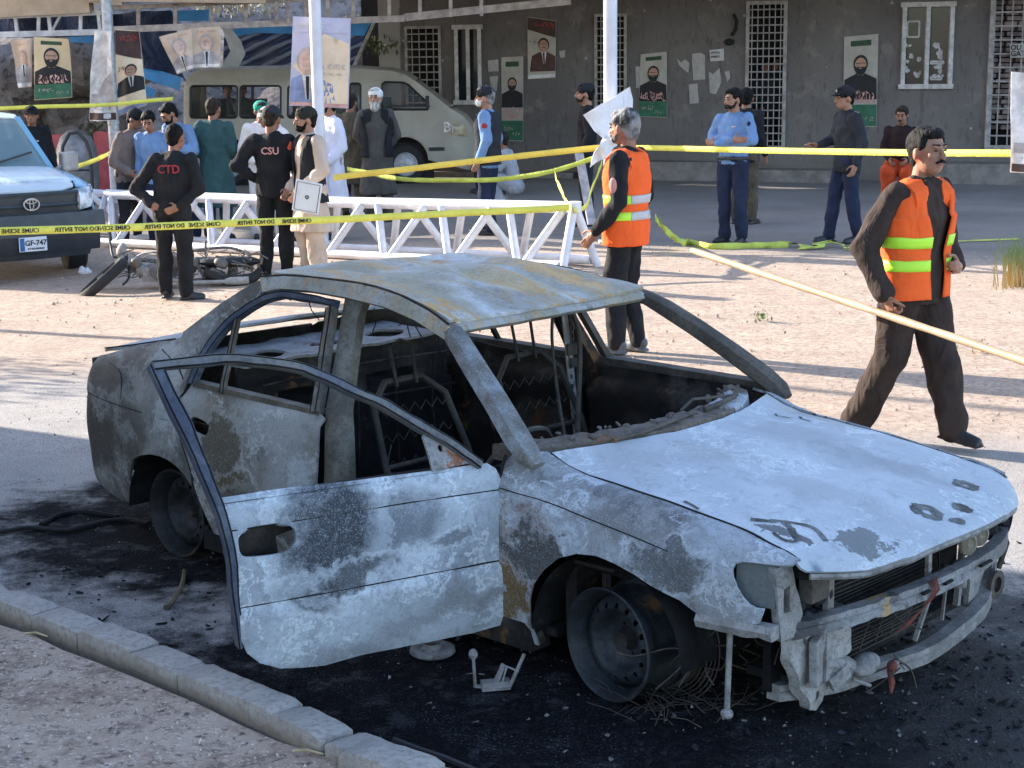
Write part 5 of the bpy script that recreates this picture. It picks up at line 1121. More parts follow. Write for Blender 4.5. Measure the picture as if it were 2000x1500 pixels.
for i,(px,py,s_,lab) in enumerate([(20,215,.9,'grey boulder at the foot of the slope behind the man in the cap'),(150,215,.7,'dark boulder above the red barrier'),(175,255,.8,'pale grey boulder right of the red barrier'),(200,290,.7,'low boulder beside the thin white post'),(60,150,1.0,'rock outcrop below the bearded man banner'),(160,120,1.1,'high rock outcrop between the banners'),(715,120,.9,'brown rock beside the corner of the grey building')]):
    Y=33.5; p=at(px,py,Y); b=MB(); b.ell((0,0,0),(s_*1.2,s_*.8,s_*.7),None,18,12)
    for v in range(len(b.v)): q=b.v[v]; b.v[v]=q*(1+.35*noise.noise(q*1.6+V((i,0,0)))+.15*noise.noise(q*5))
    o=b.build('boulder',bpy.data.materials['rock_and_scrub'],None,True); o.location=p; tag(o,lab,'boulder')
# bushes / weeds on the slope
M_leaf=mat('scrub_leaf',(.07,.085,.03),.8,0,.4,3)
def bush(name,c,r,n,lab,cat,col=None,sz=.06):
    b=MB(); random.seed(int(abs(c[0])*100)+n)
    for i in range(n):
        d=V((random.gauss(0,1),random.gauss(0,1),random.gauss(0,.8))).normalized()*r*random.random()**.4; d.z=abs(d.z)
        q=Euler((random.random()*6,random.random()*6,random.random()*6)).to_matrix(); s_=sz*random.uniform(.5,1.3)
        b.quad(*[d+q@V(k) for k in((0,0,0),(s_,s_*.4,0),(s_*2,0,s_*.2),(s_,-s_*.4,0))])
    b.tube([(0,0,0),(0,0,r*.5)],.02,5); o=b.build(name,col or M_leaf); o.location=c; return tag(o,lab,cat)
bush('shrub',at(725,75,36),.7,260,'scrubby shrub on the slope next to the grey building','shrub',mat('dry_leaf',(.22,.18,.09),.8,0,.4,3))
bush('shrub',at(465,25,38),1.1,420,'pale dry shrub seen through the canopy lattice','shrub',mat('pale_leaf',(.38,.34,.24),.8,0,.4,3),.09)
bush('weed',at(192,283,31),.5,200,'green weeds behind the thin white post','weed')
bush('weed',at(745,100,31),.35,120,'weeds at the corner of the grey building','weed')
k=NT('navy_tarpaulin',.5); n=k.noise(2.2,4,.6,k.mapv((1,1,.5),rot=(0,R(-20),0)),1.5); k.col(k.mix(k.ss(n,.4,.65),(.03,.05,.13),(.075,.115,.24))); k.bump(n,1,.25); M_tarp=k.m; M_tarpb=mat('bright_blue_tarpaulin',(.07,.36,.85),.5,0,.2,2); M_tarpw=mat('pale_tarpaulin',(.50,.55,.62),.5,0,.15,4)
def tarp(nm,P,Y,m_,lab,wv=.15,seed=0,th=.01,Y2=None):
    c=at(*P[0],Y); pts=[at(x,y,Y)-c for x,y in P]; o=panel(nm,[(p.x,p.z) for p in pts],[],.12,lambda u,v:V((u,(Y2 or 0)*v+wv*math.sin((u+v*.7)*5+seed)*.4+wv*noise.noise(V((u*1.2,v*1.2,seed))),v)),th,m_,None,.03,3); o.location=c; return tag(o,lab,'tarpaulin')
tarp('tarpaulin',[(-60,30),(200,28),(330,20),(345,60),(350,130),(362,160),(355,152),(280,135),(275,68),(150,72),(-60,75)],31,M_tarp,'dark navy tarpaulin hanging behind the grey pole',.5,1)
tarp('tarpaulin',[(276,133),(320,140),(356,152),(352,178),(330,170),(276,152)],30.8,M_tarpb,'bright blue strip of tarpaulin right of the suited man banner',.1,2)
tarp('tarpaulin',[(135,72),(183,70),(182,85),(137,82)],30.8,M_tarpb,'small bright blue tarpaulin corner left of the grey pole',.05,3)
tarp('tarpaulin',[(283,165),(306,178),(297,190),(284,185)],30.6,M_tarpb,'blue tarpaulin rag low beside the suited man banner',.05,6)
tarp('tarpaulin',[(335,22),(410,18),(412,40),(340,42)],31.2,M_tarpb,'blue tarpaulin patch behind the canopy lattice',.15,4)
tarp('tarpaulin',[(438,60),(500,50),(560,48),(725,42),(712,70),(500,64),(440,75)],31.0,M_tarpb,'long bright blue tarpaulin edge over the striped shelter',.1,5)
# striped shelter roof: navy, light on the folds painted as pale streaks
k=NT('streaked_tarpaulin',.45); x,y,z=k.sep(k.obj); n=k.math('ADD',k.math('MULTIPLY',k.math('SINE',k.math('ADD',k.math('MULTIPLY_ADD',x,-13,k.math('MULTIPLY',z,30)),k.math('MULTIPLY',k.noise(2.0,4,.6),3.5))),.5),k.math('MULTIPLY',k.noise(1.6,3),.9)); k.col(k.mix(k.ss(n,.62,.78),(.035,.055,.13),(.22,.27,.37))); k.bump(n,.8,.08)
tarp('shelter_sheet',[(436,72),(500,62),(712,66),(702,95),(688,140),(436,140)],31.4,k.m,'navy shelter sheet with lit folds painted as pale slanting streaks above the van',.3,7,Y2=-.3)
tarp('shelter_sheet',[(432,55),(450,52),(470,80),(478,105),(465,132),(432,132),(448,100)],30.6,M_tarpw,'pale crumpled plastic sheet left of the streaked shelter sheet',.2,8)
b=MB(); A_=at(730,44,30.9); B_=at(690,132,30.9); b.tube([V((0,0,0)),B_-A_],.035,6); o=b.build('shelter_pole',M_galv,None,True); o.location=A_; tag(o,'slanting thin pole at the right edge of the blue shelter','pole')
# red road barriers, dome bin and arch rail
M_redp=mat('faded_red_plastic',(.50,.10,.11),.6,0,.2,4)
def barrier(px,py,Y,lab):
    p=at(px,py,Y); p.z=gz(p.x,p.y); b=MB(); prof=[(-.30,0),(-.30,.22),(-.13,.45),(-.10,.88),(.10,.88),(.13,.45),(.30,.22),(.30,0)]
    R_=[]
    for i in range(9): x=-.65+1.3*i/8; q=1-.06*(i in(0,8)); R_.append([V((x,y*q,z*(.98+.02*(i%2)))) for y,z in prof])
    b.rings(R_); b.box((0,-.12,.6),(.5,.02,.12)); o=b.build('road_barrier',M_redp,None,False,.02); o.location=p; o.rotation_euler=(0,0,.15); o.scale=(.62,.7,1.15); return tag(o,lab,'road barrier')
barrier(110,260,27.0,'faded red plastic road barrier behind the man in the black cap'); barrier(232,270,28.0,'pinkish red road barrier behind the leaning man in the brown shirt')
p=at(150,300,26); p.z=gz(p.x,p.y); b=MB(); b.lathe((0,0,0),(0,0,1),[(.30,0),(.33,.3),(.33,.6),(.31,.82),(.24,1.0),(.12,1.10),(0,1.13)],24); o=b.build('dome_bin',mat('dull_metal',(.24,.24,.25),.5,.3,.3,6),None,True); o.location=p; tag(o,'grey domed metal bin behind the pickup','bin')
p=at(148,300,25.2); p.z=gz(p.x,p.y); b=MB(); b.tube([(-.22,0,0),(-.22,0,.72),(-.19,0,.92),(-.08,0,1.10),(.05,0,1.12),(.17,0,.98),(.22,0,.78),(.22,0,0)],.028,8); b.tube([(-.22,0,.55),(.22,0,.55)],.02,6); o=b.build('arch_rail',mat('dark_tube',(.03,.032,.035),.5),None,True); o.location=p; tag(o,'black arched tube rail in front of the domed bin','rail')
p=at(216,330,23.2); z0=gz(p.x,p.y); b=MB(); b.tube([(0,0,z0),(0,0,at(216,298,23.2).z)],.022,6); o=b.build('thin_post',M_pole,None,True); o.location=(p.x,p.y,0); tag(o,'thin white post holding the slack tape behind the barrier truss','post')
# ================================================================ VEHICLES
def glass(name,c,al,rough=.08):
    k=NT(name,rough); k.col(c); k.b.inputs['Alpha'].default_value=al; return k.m
M_tyre=mat('tyre_rubber',(.022,.022,.023),.85,0,.2,20,.003,60); M_chr=mat('dull_chrome',(.45,.45,.46),.35,.8,.1,10); M_blkp=mat('black_trim',(.02,.021,.023),.6,0,.2,10)
def wheel(par,loc,r,w_,side,hub,yaw=0,nm='wheel'):
    e=bpy.data.objects.new(nm,None); C.objects.link(e); e.parent=par; e.location=loc; e.rotation_euler=(0,0,yaw); a=V(side)
    b=MB(); b.lathe((0,0,0),a,[(r*.60,-w_/2),(r*.9,-w_/2),(r*.985,-w_*.4),(r,-w_*.2),(r,w_*.2),(r*.985,w_*.4),(r*.9,w_/2),(r*.62,w_/2*.9),(r*.60,0),(r*.6,-w_/2)],36); b.build('tyre',M_tyre,e,True)
    b=MB(); b.lathe((0,0,0),a,[(r*.62,w_*.44),(r*.58,w_*.48),(r*.55,w_*.3),(r*.45,w_*.28),(r*.3,w_*.40),(r*.15,w_*.46),(0,w_*.46)],36); 
    x,y=frame_of(a)
    for i in range(12):
        t=2*PI*i/12; c=a*w_*.36+(x*math.cos(t)+y*math.sin(t))*r*.42; b.box(c,(.03,.02,.03))
    b.build('rim',hub,e,True); return e
# ---- van (side towards the camera, nose to the right)
VY=28.75
vo=at(640,350,VY); vo.z=0; van=empty('passenger_van',vo,0,'beige high roof passenger van parked before the grey building','van')
def vx(px,py): p=at(px,py,VY)-vo; return (p.x,p.z)
def vanpaint():
    k=NT('van_beige_paint',.45); n=k.noise(1.3,5,.6); n2=k.noise(7,5,.7); x,y,z=k.sep(k.obj)
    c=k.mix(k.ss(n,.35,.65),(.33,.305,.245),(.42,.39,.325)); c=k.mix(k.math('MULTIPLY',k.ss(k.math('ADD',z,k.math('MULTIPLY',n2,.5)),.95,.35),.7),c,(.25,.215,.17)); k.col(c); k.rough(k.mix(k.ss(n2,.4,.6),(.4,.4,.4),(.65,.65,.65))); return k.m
M_van=vanpaint(); M_vg=glass('van_glass',(.05,.06,.06),.30,.05)
top=[(357,330),(357,172),(362,152),(378,139),(470,135),(560,133),(640,133),(700,134),(762,138),(790,146),(812,159),(845,184),(880,212),(905,227),(921,248),(927,280),(926,318),(915,333)]
wc1=vx(792,313); wc2=vx(445,313)
def arcp(c,r,x0=1): return [(c[0]+r*math.cos(t),c[1]+r*math.sin(t)) for t in [PI*i/14 for i in range(15)]]
T_=[vx(*p) for p in top]
bot=[(T_[-1][0]-.06,.24)]+[p for p in arcp(wc1,.40) if p[1]>.24]+[p for p in arcp(wc2,.40) if p[1]>.24]+[(T_[0][0],.24)]
xf=max(p[0] for p in T_); xr=min(p[0] for p in T_)
def rr(x0,y0,x1,y1,r=6):
    P=[]
    for cx,cy,a in((x1-r,y0+r,-PI/2),(x1-r,y1-r,0),(x0+r,y1-r,PI/2),(x0+r,y0+r,PI)):
        for k_ in range(4): t=a+PI/2*k_/3; P.append(vx(cx+r*math.cos(t),cy+r*math.sin(t)))
    return P
VW=[rr(371,168,463,230),rr(469,168,548,230),rr(562,168,618,230),rr(624,168,676,230),rr(683,163,704,222,5),[vx(*p) for p in [(746,164),(752,160),(788,161),(798,166),(833,199),(838,208),(836,214),(748,214),(745,210)]]]
def vmap(sg):
    def f(u,v):
        y=.085*max(0,(v-1.0)/.95)**1.8; y+=.30*max(0,(u-(xf-.42))/.42)**2.2+.10*max(0,((xr+.2)-u)/.2)**2
        if v>1.75:y+=.5*(v-1.75)
        for c_ in(1.02,.70): y+=.012*math.exp(-((v-c_)/.012)**2)
        for c_ in(vx(735,0)[0],vx(868,0)[0],vx(556,0)[0]):
            if v<1.75:y+=.014*math.exp(-((u-c_)/.010)**2)
        return V((u,y if sg<0 else 1.62-y,v))
    return f
side_o=T_+bot
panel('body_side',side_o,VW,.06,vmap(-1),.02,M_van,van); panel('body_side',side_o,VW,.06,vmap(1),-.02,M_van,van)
b=MB(); R_=[]
for u,v in T_[1:11]: a=vmap(-1)(u,v);c_=vmap(1)(u,v); R_.append([a+(c_-a)*t+V((0,0,.05*math.sin(t*PI))) for t in [i/8 for i in range(9)]])
b.rings(R_,closed=False,caps=False); b.build('roof',M_van,van,True)
b=MB(); R_=[]
for u,v in T_[12:]: a=vmap(-1)(u,v);c_=vmap(1)(u,v); R_.append([a+(c_-a)*t+V((.06*math.sin(t*PI),0,0)) for t in [i/8 for i in range(9)]])
b.rings(R_,closed=False,caps=False); b.build('front_panel',M_van,van,True)
b=MB(); R_=[]
for u,v in T_[10:13]: a=vmap(-1)(u,v);c_=vmap(1)(u,v); R_.append([a+(c_-a)*t+V((.02*math.sin(t*PI),0,.02)) for t in [i/8 for i in range(9)]])
b.rings(R_,closed=False,caps=False); b.build('windscreen',M_vg,van,True)
a=[vmap(-1)(*T_[0]),vmap(-1)(*T_[2]),vmap(1)(*T_[2]),vmap(1)(*T_[0])]; b=MB(); b.quad(*a); b.build('rear_panel',M_van,van)
for i,h in enumerate(VW):
    panel('window_glass',h,[],.1,lambda u,v:vmap(-1)(u,v)+V((0,.018,0)),0,M_vg,van)
    cx=sum(p[0] for p in h)/len(h);cz=sum(p[1] for p in h)/len(h)
    b=MB(); q=[vmap(-1)(u,v)+V((0,-.004,0)) for u,v in h]; b.tube([*q,q[0]],.018,5,False); b.build('window_rubber',M_blkp,van,True)
b=MB(); b.box(((xf+xr)/2-.2,.82,.75),(xf-xr-.6,1.3,.75)); 
for i in range(5): b.box((xr+.5+i*.75,.8,1.22),(.14,1.2,.5))
b.build('seats',M_dark,van)
for cx in(vx(735,284),):pass
b=MB()
for x0,x1 in((480,745),(838,868)): 
    p,q=vx(x0,283),vx(x1,283); b.bar(V((p[0],-.012,.60)),V((q[0],-.0,.60)),.03,.06)
b.bar(V((vx(750,216)[0],-.0,vx(0,216)[1])),V((vx(838,216)[0],.05,vx(0,216)[1])),.03,.03); b.build('rub_strip',M_blkp,van)
for wcx in(wc1,wc2):
    wheel(van,(wcx[0],.14,.335),.335,.20,(0,-1,0),M_galv)
    b=MB(); P=[V((wcx[0]+.41*math.cos(t),-.012,wcx[1]+.41*math.sin(t))) for t in [PI*i/16 for i in range(17)]]; b.tube(P,.03,6,True,.5); b.build('wheel_arch',M_van,van,True)
    b=MB(); b.box((wcx[0],.5,.35),(.9,.8,.7)); b.build('wheel_housing',M_dark,van)
lp=[vx(*p) for p in [(869,240),(906,244),(914,262),(914,268),(869,262)]]
panel('side_lamp',lp,[],.05,lambda u,v:vmap(-1)(u,v)-V((0,.012,0)),.01,mat('amber_clear_lamp',(.36,.30,.20),.25),van)
text('sticker','B',vmap(-1)(*vx(873,249))-V((0,.025,0)),.24,PM['white'],van); text('sticker','I',vmap(-1)(*vx(884,254))-V((0,.035,0)),.16,PM['white'],van)
text('lettering','821',vmap(-1)(*vx(700,273))-V((0,.012,0)),.26,PM['white'],van); text('lettering','JRK',vmap(-1)(*vx(668,273))-V((0,.012,0)),.22,PM['black'],van)
b=MB(); p=vx(830,205); b.box((p[0]+.05,-.15,p[1]+.05),(.06,.14,.22)); b.bar((p[0]+.05,0,p[1]),(p[0]+.05,-.1,p[1]),.02); b.build('wing_mirror',M_blkp,van,False,.02)
b=MB(); R_=[]
for t in [i/10 for i in range(11)]:
    y=.25+1.12*t; x=xf+.03+.06*math.sin(t*PI); R_.append([V((x-.08,y,.26)),V((x,y,.26)),V((x+.02,y,.40)),V((x-.02,y,.52)),V((x-.1,y,.52))])
b.rings(R_); b.build('bumper',M_van,van,True)
# ---- pickup (nose towards the camera, front right corner of the picture side)
PYAW=R(-53); pl_=V((-math.sin(PYAW),math.cos(PYAW),0)); pc=GG(146,522)-pl_*.76
pick=empty('pickup_truck',(pc.x,pc.y,gz(pc.x,pc.y)+.0),PYAW,'pale blue and white pickup with a black grille at the left edge','pickup truck')
M_pw=mat('pickup_white_paint',(.55,.62,.66),.25,0,.06,3); M_pb=mat('pickup_blue_paint',(.19,.39,.54),.22,0,.08,3); M_pg=mat('pickup_dark_plastic',(.035,.045,.055),.45,0,.2,8); M_pg2=mat('pickup_grille',(.018,.024,.034),.4)
HZ=lambda x,y:interp(x,[-.45,0,.35,.58,.66],[1.16,1.12,1.07,1.00,.95])+.035*(1-(y/.7)**2)-.008*math.exp(-((abs(y)-.42)/.02)**2)
HY=lambda x:interp(x,[-.45,.66],[.70,.58])
hp=[(-.45,-.70),(.0,-.665),(.4,-.62),(.60,-.56),(.66,-.4),(.69,0)]; hp=hp+[(x,-y) for x,y in hp[::-1][1:]]
hp+=[(-.42,.35),(-.38,0),(-.42,-.35)]
panel('bonnet',hp,[],.05,lambda u,v:V((u,v,HZ(u,v))),.02,M_pw,pick)
def wingm(sg):
    def f(u,v):
        z0=HZ(u,HY(u))-.14
        hwid=.865-.05*max(0,(u-.2)/.5)**2
        if v<=z0:return V((u,sg*hwid,v))
        t=min(1,(v-z0)/.2)*PI/2; return V((u,sg*(HY(u)+(hwid-HY(u))*math.cos(t)),z0+.14*math.sin(t)))
    return f
warc=[(.42*math.cos(t),.37+.42*math.sin(t)) for t in [PI*i/14 for i in range(15)]]
for sg in(-1,1):
    wo=[(.55,.55)]+[p for p in warc if p[1]>.45]+[(-.85,.45),(-.85,1.02),(-.45,1.10)]+[(x,HZ(x,HY(x))-.14+.2) for x in(-.45,-.2,.1,.35,.5,.6)]+[(.62,.98),(.40,.90),(.45,.72)]
    panel('front_wing',wo,[],.05,wingm(sg),.02*(-sg),M_pb,pick)
    # headlamp
    b=MB(); R_=[]
    for t in [i/8 for i in range(9)]:
        x=interp(t,[0,.5,1],[.70,.66,.42]); y=sg*interp(t,[0,.5,1],[.575,.73,.845]); zt=interp(t,[0,.5,1],[.965,.985,1.0]); zb=interp(t,[0,1],[.74,.80])
        R_.append([V((x-.02,y,zt)),V((x+.035,y,(zt+zb)/2+.04)),V((x+.035,y,(zt+zb)/2-.04)),V((x,y,zb)),V((x-.1,y*.93,zb)),V((x-.1,y*.93,zt))])
    b.rings(R_); k=NT('headlamp_glass',.08); k.col(k.mix(k.ss(k.noise(9,3),.4,.6),(.30,.34,.38),(.75,.80,.85))); h=b.build('headlamp',k.m,pick,True)
    wheel(pick,(0,sg*.76,.375),.375,.24,(0,sg,0),M_galv,R(-14))
    b=MB(); b.box((0,sg*.6,.6),(.84,.3,.7)); b.build('wheel_housing',M_dark,pick)
    b=MB(); b.box((-.62,sg*1.02,1.20),(.14,.20,.22)); b.bar((-.62,sg*.86,1.12),(-.62,sg*.98,1.16),.05); b.build('wing_mirror',M_pg if sg<0 else mat('mirror_grey',(.33,.30,.29),.4),pick,False,.04)
    b=MB(); b.bar((-.45,sg*.72,1.13),(-1.15,sg*.62,1.70),.07,.06); b.build('windscreen_pillar',M_pb,pick)
    panel('cab_side',[(-.85,.45),(-.85,1.05),(-1.0,1.10),(-1.5,1.72),(-2.5,1.72),(-2.6,1.1),(-2.6,.45)],[[(-1.08,1.12),(-1.5,1.62),(-1.75,1.64),(-1.75,1.12)],[(-1.85,1.12),(-1.85,1.64),(-2.4,1.62),(-2.45,1.12)]],.1,lambda u,v:V((u,sg*(.865-.22*max(0,v-1.08)),v)),.02*(-sg),M_pb,pick)
b=MB(); R_=[]
for x,z,y in((-1.13,1.70,.64),(-1.3,1.745,.66),(-1.9,1.76,.68),(-2.5,1.72,.66)): R_.append([V((x,yy*y,z+.03*(1-yy*yy))) for yy in [-1+.25*i for i in range(9)]])
b.rings(R_,closed=False,caps=False); b.build('roof',M_pw,pick,True)
b=MB(); R_=[]
for x,z,y in((-.42,1.145,.70),(-1.15,1.70,.60)): R_.append([V((x+.08*(1-(yy)**2),yy*y,z)) for yy in [-1+.2*i for i in range(11)]])
b.rings(R_,closed=False,caps=False); b.build('windscreen',glass('pickup_glass',(.16,.24,.26),.8,.05),pick,True)
b=MB(); b.bar((-.36,-.1,1.19),(-.55,.55,1.33),.02,.02); b.bar((-.36,-.5,1.19),(-.50,.1,1.30),.02,.02); b.build('wiper',M_blkp,pick)
b=MB(); b.box((-.9,0,.8),(1.0,1.3,.65)); b.box((-1.9,0,1.0),(1.2,1.4,.9)); b.build('cab_interior',M_dark,pick)
b=MB(); b.box((-3.4,0,.75),(1.7,1.68,.6)); b.build('load_bed',M_pb,pick)
# grille and bumper lofts
def front(z0,z1,y,d0,d1,m_,nm,bul=.10,n=16,xb=.68):
    b=MB(); R_=[]
    for i in range(n+1):
        t=-1+2*i/n; yy=t*y; x=xb+bul*(1-t*t); R_.append([V((x-.06,yy,z0)),V((x+d0,yy,z0)),V((x+(d0+d1)/2+.01,yy,(z0+z1)/2)),V((x+d1,yy,z1)),V((x-.06,yy,z1))])
    b.rings(R_); return b.build(nm,m_,pick,True)
front(.70,.955,.56,.0,.0,M_pg2,'grille',.05); front(.925,.965,.57,.03,.02,M_pg,'grille_rim',.05); front(.80,.835,.56,.035,.035,M_pg,'grille_bar',.055); front(.70,.735,.56,.03,.03,M_pg,'grille_bar',.055)
front(.50,.73,.86,.06,.03,M_pg,'bumper',.14,24,.66); front(.30,.50,.80,.03,.06,M_pg2,'bumper_lower',.14,24,.64); front(.24,.33,.70,.0,.03,M_pg,'bumper_lip',.14,24,.62)
b=MB(); b.box((.35,.77,.60),(.60,.14,.26)); b.box((.35,-.77,.60),(.60,.14,.26)); b.build('bumper_corner',M_pg,pick,False,.04)
# emblem: three interlocking rings
b=MB(); ec=V((.785,0,.84))
for rx,rz,cz,rt_ in((.085,.062,0,.009),(.055,.022,.032,.007),(.022,.055,0,.007)): b.tube([ec+V((.004,rx*math.cos(t),cz+rz*math.sin(t))) for t in [2*PI*i/28 for i in range(29)]],rt_,6,False)
b.build('emblem',M_chr,pick,True)
pl=bpy.data.objects.new('number_plate',None); C.objects.link(pl); pl.parent=pick; pl.location=(.86,-.04,.42)
b=MB(); b.box((0,0,0),(.012,.31,.155)); b.build('plate',mat('plate_white',(.68,.70,.76),.5,0,.03),pl,False,.004)
b=MB(); b.box((.008,-.122,0),(.004,.05,.14)); b.build('blue_strip',mat('plate_blue',(.02,.12,.32),.5),pl)
text('lettering','GF-747',(.010,.028,.012),.080,M_ink,pl,(0,1,0)); text('lettering','ICT-ISLAMABAD',(.010,.028,-.048),.026,M_ink,pl,(0,1,0))
text('lettering','CRIME INVESTIGATION',(.50,.05,HZ(.50,0)+.012),.085,mat('faded_blue_ink',(.33,.42,.50),.6),pick,(0,1,0),(-.97,0,.2),ext=.001)
# ---- motorcycle lying on its side
mo=GG(350,560); moto=empty('motorcycle',mo,0,'burnt motorcycle lying on its side behind the man with the red printed jacket','motorcycle')
M_mt=burnt('burnt_bike_metal',(.14,.135,.13),(.22,.21,.20),.4,.2,[],.8,.6,10); M_ml=burnt('bike_light_metal',(.30,.29,.28),(.42,.41,.40),.2,.1,[],.6,.6,10)
def mp(px,py,dy): p=at(px,py,mo.y+dy)-mo; return p
def hoop(c,r,wd,ax,m_,nm,par,sp=True):
    e=bpy.data.objects.new(nm,None); C.objects.link(e); e.parent=par; e.location=c; a=V(ax).normalized()
    b=MB(); pr=[(r+wd*.5*math.cos(t),wd*.62*math.sin(t)) for t in [2*PI*i/10 for i in range(10)]]; b.lathe((0,0,0),a,pr,36,True); b.build('tyre',M_tyre,e,True)
    b=MB(); b.lathe((0,0,0),a,[(r-wd*.5,-.02),(r-wd*.62,0),(r-wd*.5,.02),(r-wd*.3,.0)],36,True); b.lathe((0,0,0),a,[(.0,-.05),(.035,-.05),(.05,-.02),(.05,.02),(.035,.05),(0,.05)],14)
    x,y=frame_of(a)
    for i in range(18):
        t=2*PI*i/18; b.tube([(x*math.cos(t+.4)+y*math.sin(t+.4))*.04+a*.03*(-1)**i,(x*math.cos(t)+y*math.sin(t))*(r-wd*.5)],.0022,4)
    b.build('rim',m_,e,True); return e
hoop((mp(201,546,-.15)),.27,.085,(-.62,-.12,.78),M_mt,'front_wheel',moto)
hoop(mp(455,528,.12)+V((0,0,0)),.26,.09,(.12,-.25,.96),M_mt,'rear_wheel',moto)
hp_=mp(236,495,.1); 
b=MB(); b.tube([mp(203,545,-.12),mp(225,520,0),mp(248,492,.10)],.020,7); b.tube([mp(215,552,-.22),mp(240,525,-.05),mp(262,500,.05)],.020,7); b.build('fork',M_ml,moto,True)
b=MB(); b.tube(smoothpoly([tuple(q) for q in [mp(212,455,.25),mp(216,480,.2),mp(222,502,.1),mp(245,500,.08),mp(252,540,-.1),mp(240,556,-.2)]],4),.012,6); b.tube([mp(213,452,.25),mp(216,470,.22)],.02,6); b.build('handlebar',M_blkp,moto,True)
b=MB(); P=[mp(235,500,.1)+V((.035*math.cos(t),0,.06*math.sin(t))) for t in range(4)]; b.ell(mp(237,490,.1),(.05,.06,.09),(.4,.3,.2)); b.build('headlamp',M_ml,moto,True)
b=MB(); P=[(mp(300,520,.1))+V((.23*math.cos(t)-.02,.05,.16*math.sin(t)-.02)) for t in [PI*.15+PI*.8*i/12 for i in range(13)]]; b.tube(P,.030,6,True,.4); b.build('mudguard',M_ml,moto,True)
b=MB(); b.tube([mp(255,505,.1),mp(320,512,.1),mp(400,505,.15),mp(500,508,.2)],.022,7); b.tube([mp(258,515,.0),mp(310,545,0),mp(380,548,0),mp(430,540,.1)],.020,7); b.tube([mp(380,505,.1),mp(400,545,0)],.018,6); b.tube([mp(330,512,.1),mp(345,550,0)],.018,6); b.build('frame',M_mt,moto,True)
b=MB(); b.ell(mp(340,512,.12),(.20,.13,.10),(0,.05,0)); b.build('fuel_tank',M_mt,moto,True)
b=MB(); b.box(mp(302,533,-.05),(.22,.18,.14),(.2,.1,.1)); b.tube([mp(290,532,-.08),mp(268,526,-.08)],.06,12)
for i in range(6): b.tube([mp(272+i*5,530,-.08),mp(274+i*5,530,-.08)],.072,12)
b.build('engine',M_ml,moto,True)
b=MB(); R_=[]
for t,w_,h_ in((0,.05,.03),(.15,.12,.05),(.5,.13,.055),(.85,.11,.05),(1,.04,.02)):
    c_=mp(392,512,.05)+(mp(508,510,.1)-mp(392,512,.05))*t; R_.append([c_+V((0,w_*math.cos(a_)*.8,h_*math.sin(a_))) for a_ in [2*PI*i/10 for i in range(10)]])
b.rings(R_); b.build('seat',M_blkp,moto,True)
b=MB(); b.tube([mp(320,545,-.15),mp(380,552,-.2),mp(440,550,-.18)],.02,8); b.tube([mp(440,550,-.18),mp(452,549,-.18),mp(486,547,-.15)],[.03,.042,.04],10); b.build('silencer',M_ml,moto,True)
b=MB(); b.tube([mp(388,549,-.1),mp(430,553,-.1)],.012,6); b.tube([mp(408,552,-.1),mp(409,566,-.15)],.016,6); b.tube([mp(401,470,.3),mp(402,505,.2)],.014,6); b.tube(smoothpoly([tuple(q) for q in[mp(330,500,.2),mp(390,488,.25),mp(450,484,.3),mp(490,500,.25)]],4),.016,6); b.build('foot_rests',M_mt,moto,True)
b=MB()
for i in range(70):
    p=mp(random.uniform(245,495),random.uniform(492,545),random.uniform(-.1,.2)); b.tube([p,p+V((random.uniform(-.1,.1),random.uniform(-.05,.05),random.uniform(-.06,.06))),p+V((random.uniform(-.2,.2),0,random.uniform(-.06,.06)))],.006,5)
b.build('cables',M_mt,moto,True)
b=MB()
for i in range(16):
    p=mp(random.uniform(262,470),random.uniform(512,545),random.uniform(-.15,.15)); b.ell(p,(random.uniform(.05,.11),.07,random.uniform(.03,.06)),(random.random(),random.random(),0),9,7)
b.build('charred_fairing',M_mt,moto,True)
# ---- white lattice barrier lying across the yard
M_tr=mat('white_truss_paint',(.70,.70,.74),.5,0,.14,5)
A=GG(1122,525); B=at(212,430,21.3); B.z=gz(B.x,B.y); 
tr=empty('lattice_barrier',(A.x,A.y,0),0,'white tubular lattice barrier lying across the yard behind the burnt car','barrier')
dv=(B-A); L=V((dv.x,dv.y)).length; e=V((dv.x,dv.y,0)).normalized(); n=V((-e.y,e.x,0)); n=n if n.y<0 else -n
gzA=0; gzB=B.z
def tp_(s,o,h): return e*s+n*o+V((0,0,(gzB)*(s/L)+h))
HT=.63; b=MB(); b.tube([tp_(0,0,HT),tp_(L*.5,0,HT-.01),tp_(L,0,HT+.02)],.062,12); b.tube([tp_(.0,.26,.06),tp_(L,.26,.06)],.05,10); b.tube([tp_(.0,-.30,.06),tp_(L,-.30,.06)],.05,10); b.build('chords',M_tr,tr,True)
nb=8
for sd,o in((0,.26),(1,-.30)):
    b=MB()
    for i in range(nb):
        s0=L*i/nb; s1=L*(i+1)/nb; sm=(s0+s1)/2
        if sd: s0-=L/nb/2; s1-=L/nb/2; sm-=L/nb/2
        if s0<0: continue
        t0=s0+.10+(.28 if sd else 0)*0; 
        b.tube([tp_(s0+.12,o*.15,HT-.03),tp_(sm-.03,o,.08)],.043,8); b.tube([tp_(s1-.12,o*.15,HT-.03),tp_(sm+.08,o,.08)],.043,8)
    b.build('bracing',M_tr,tr,True)
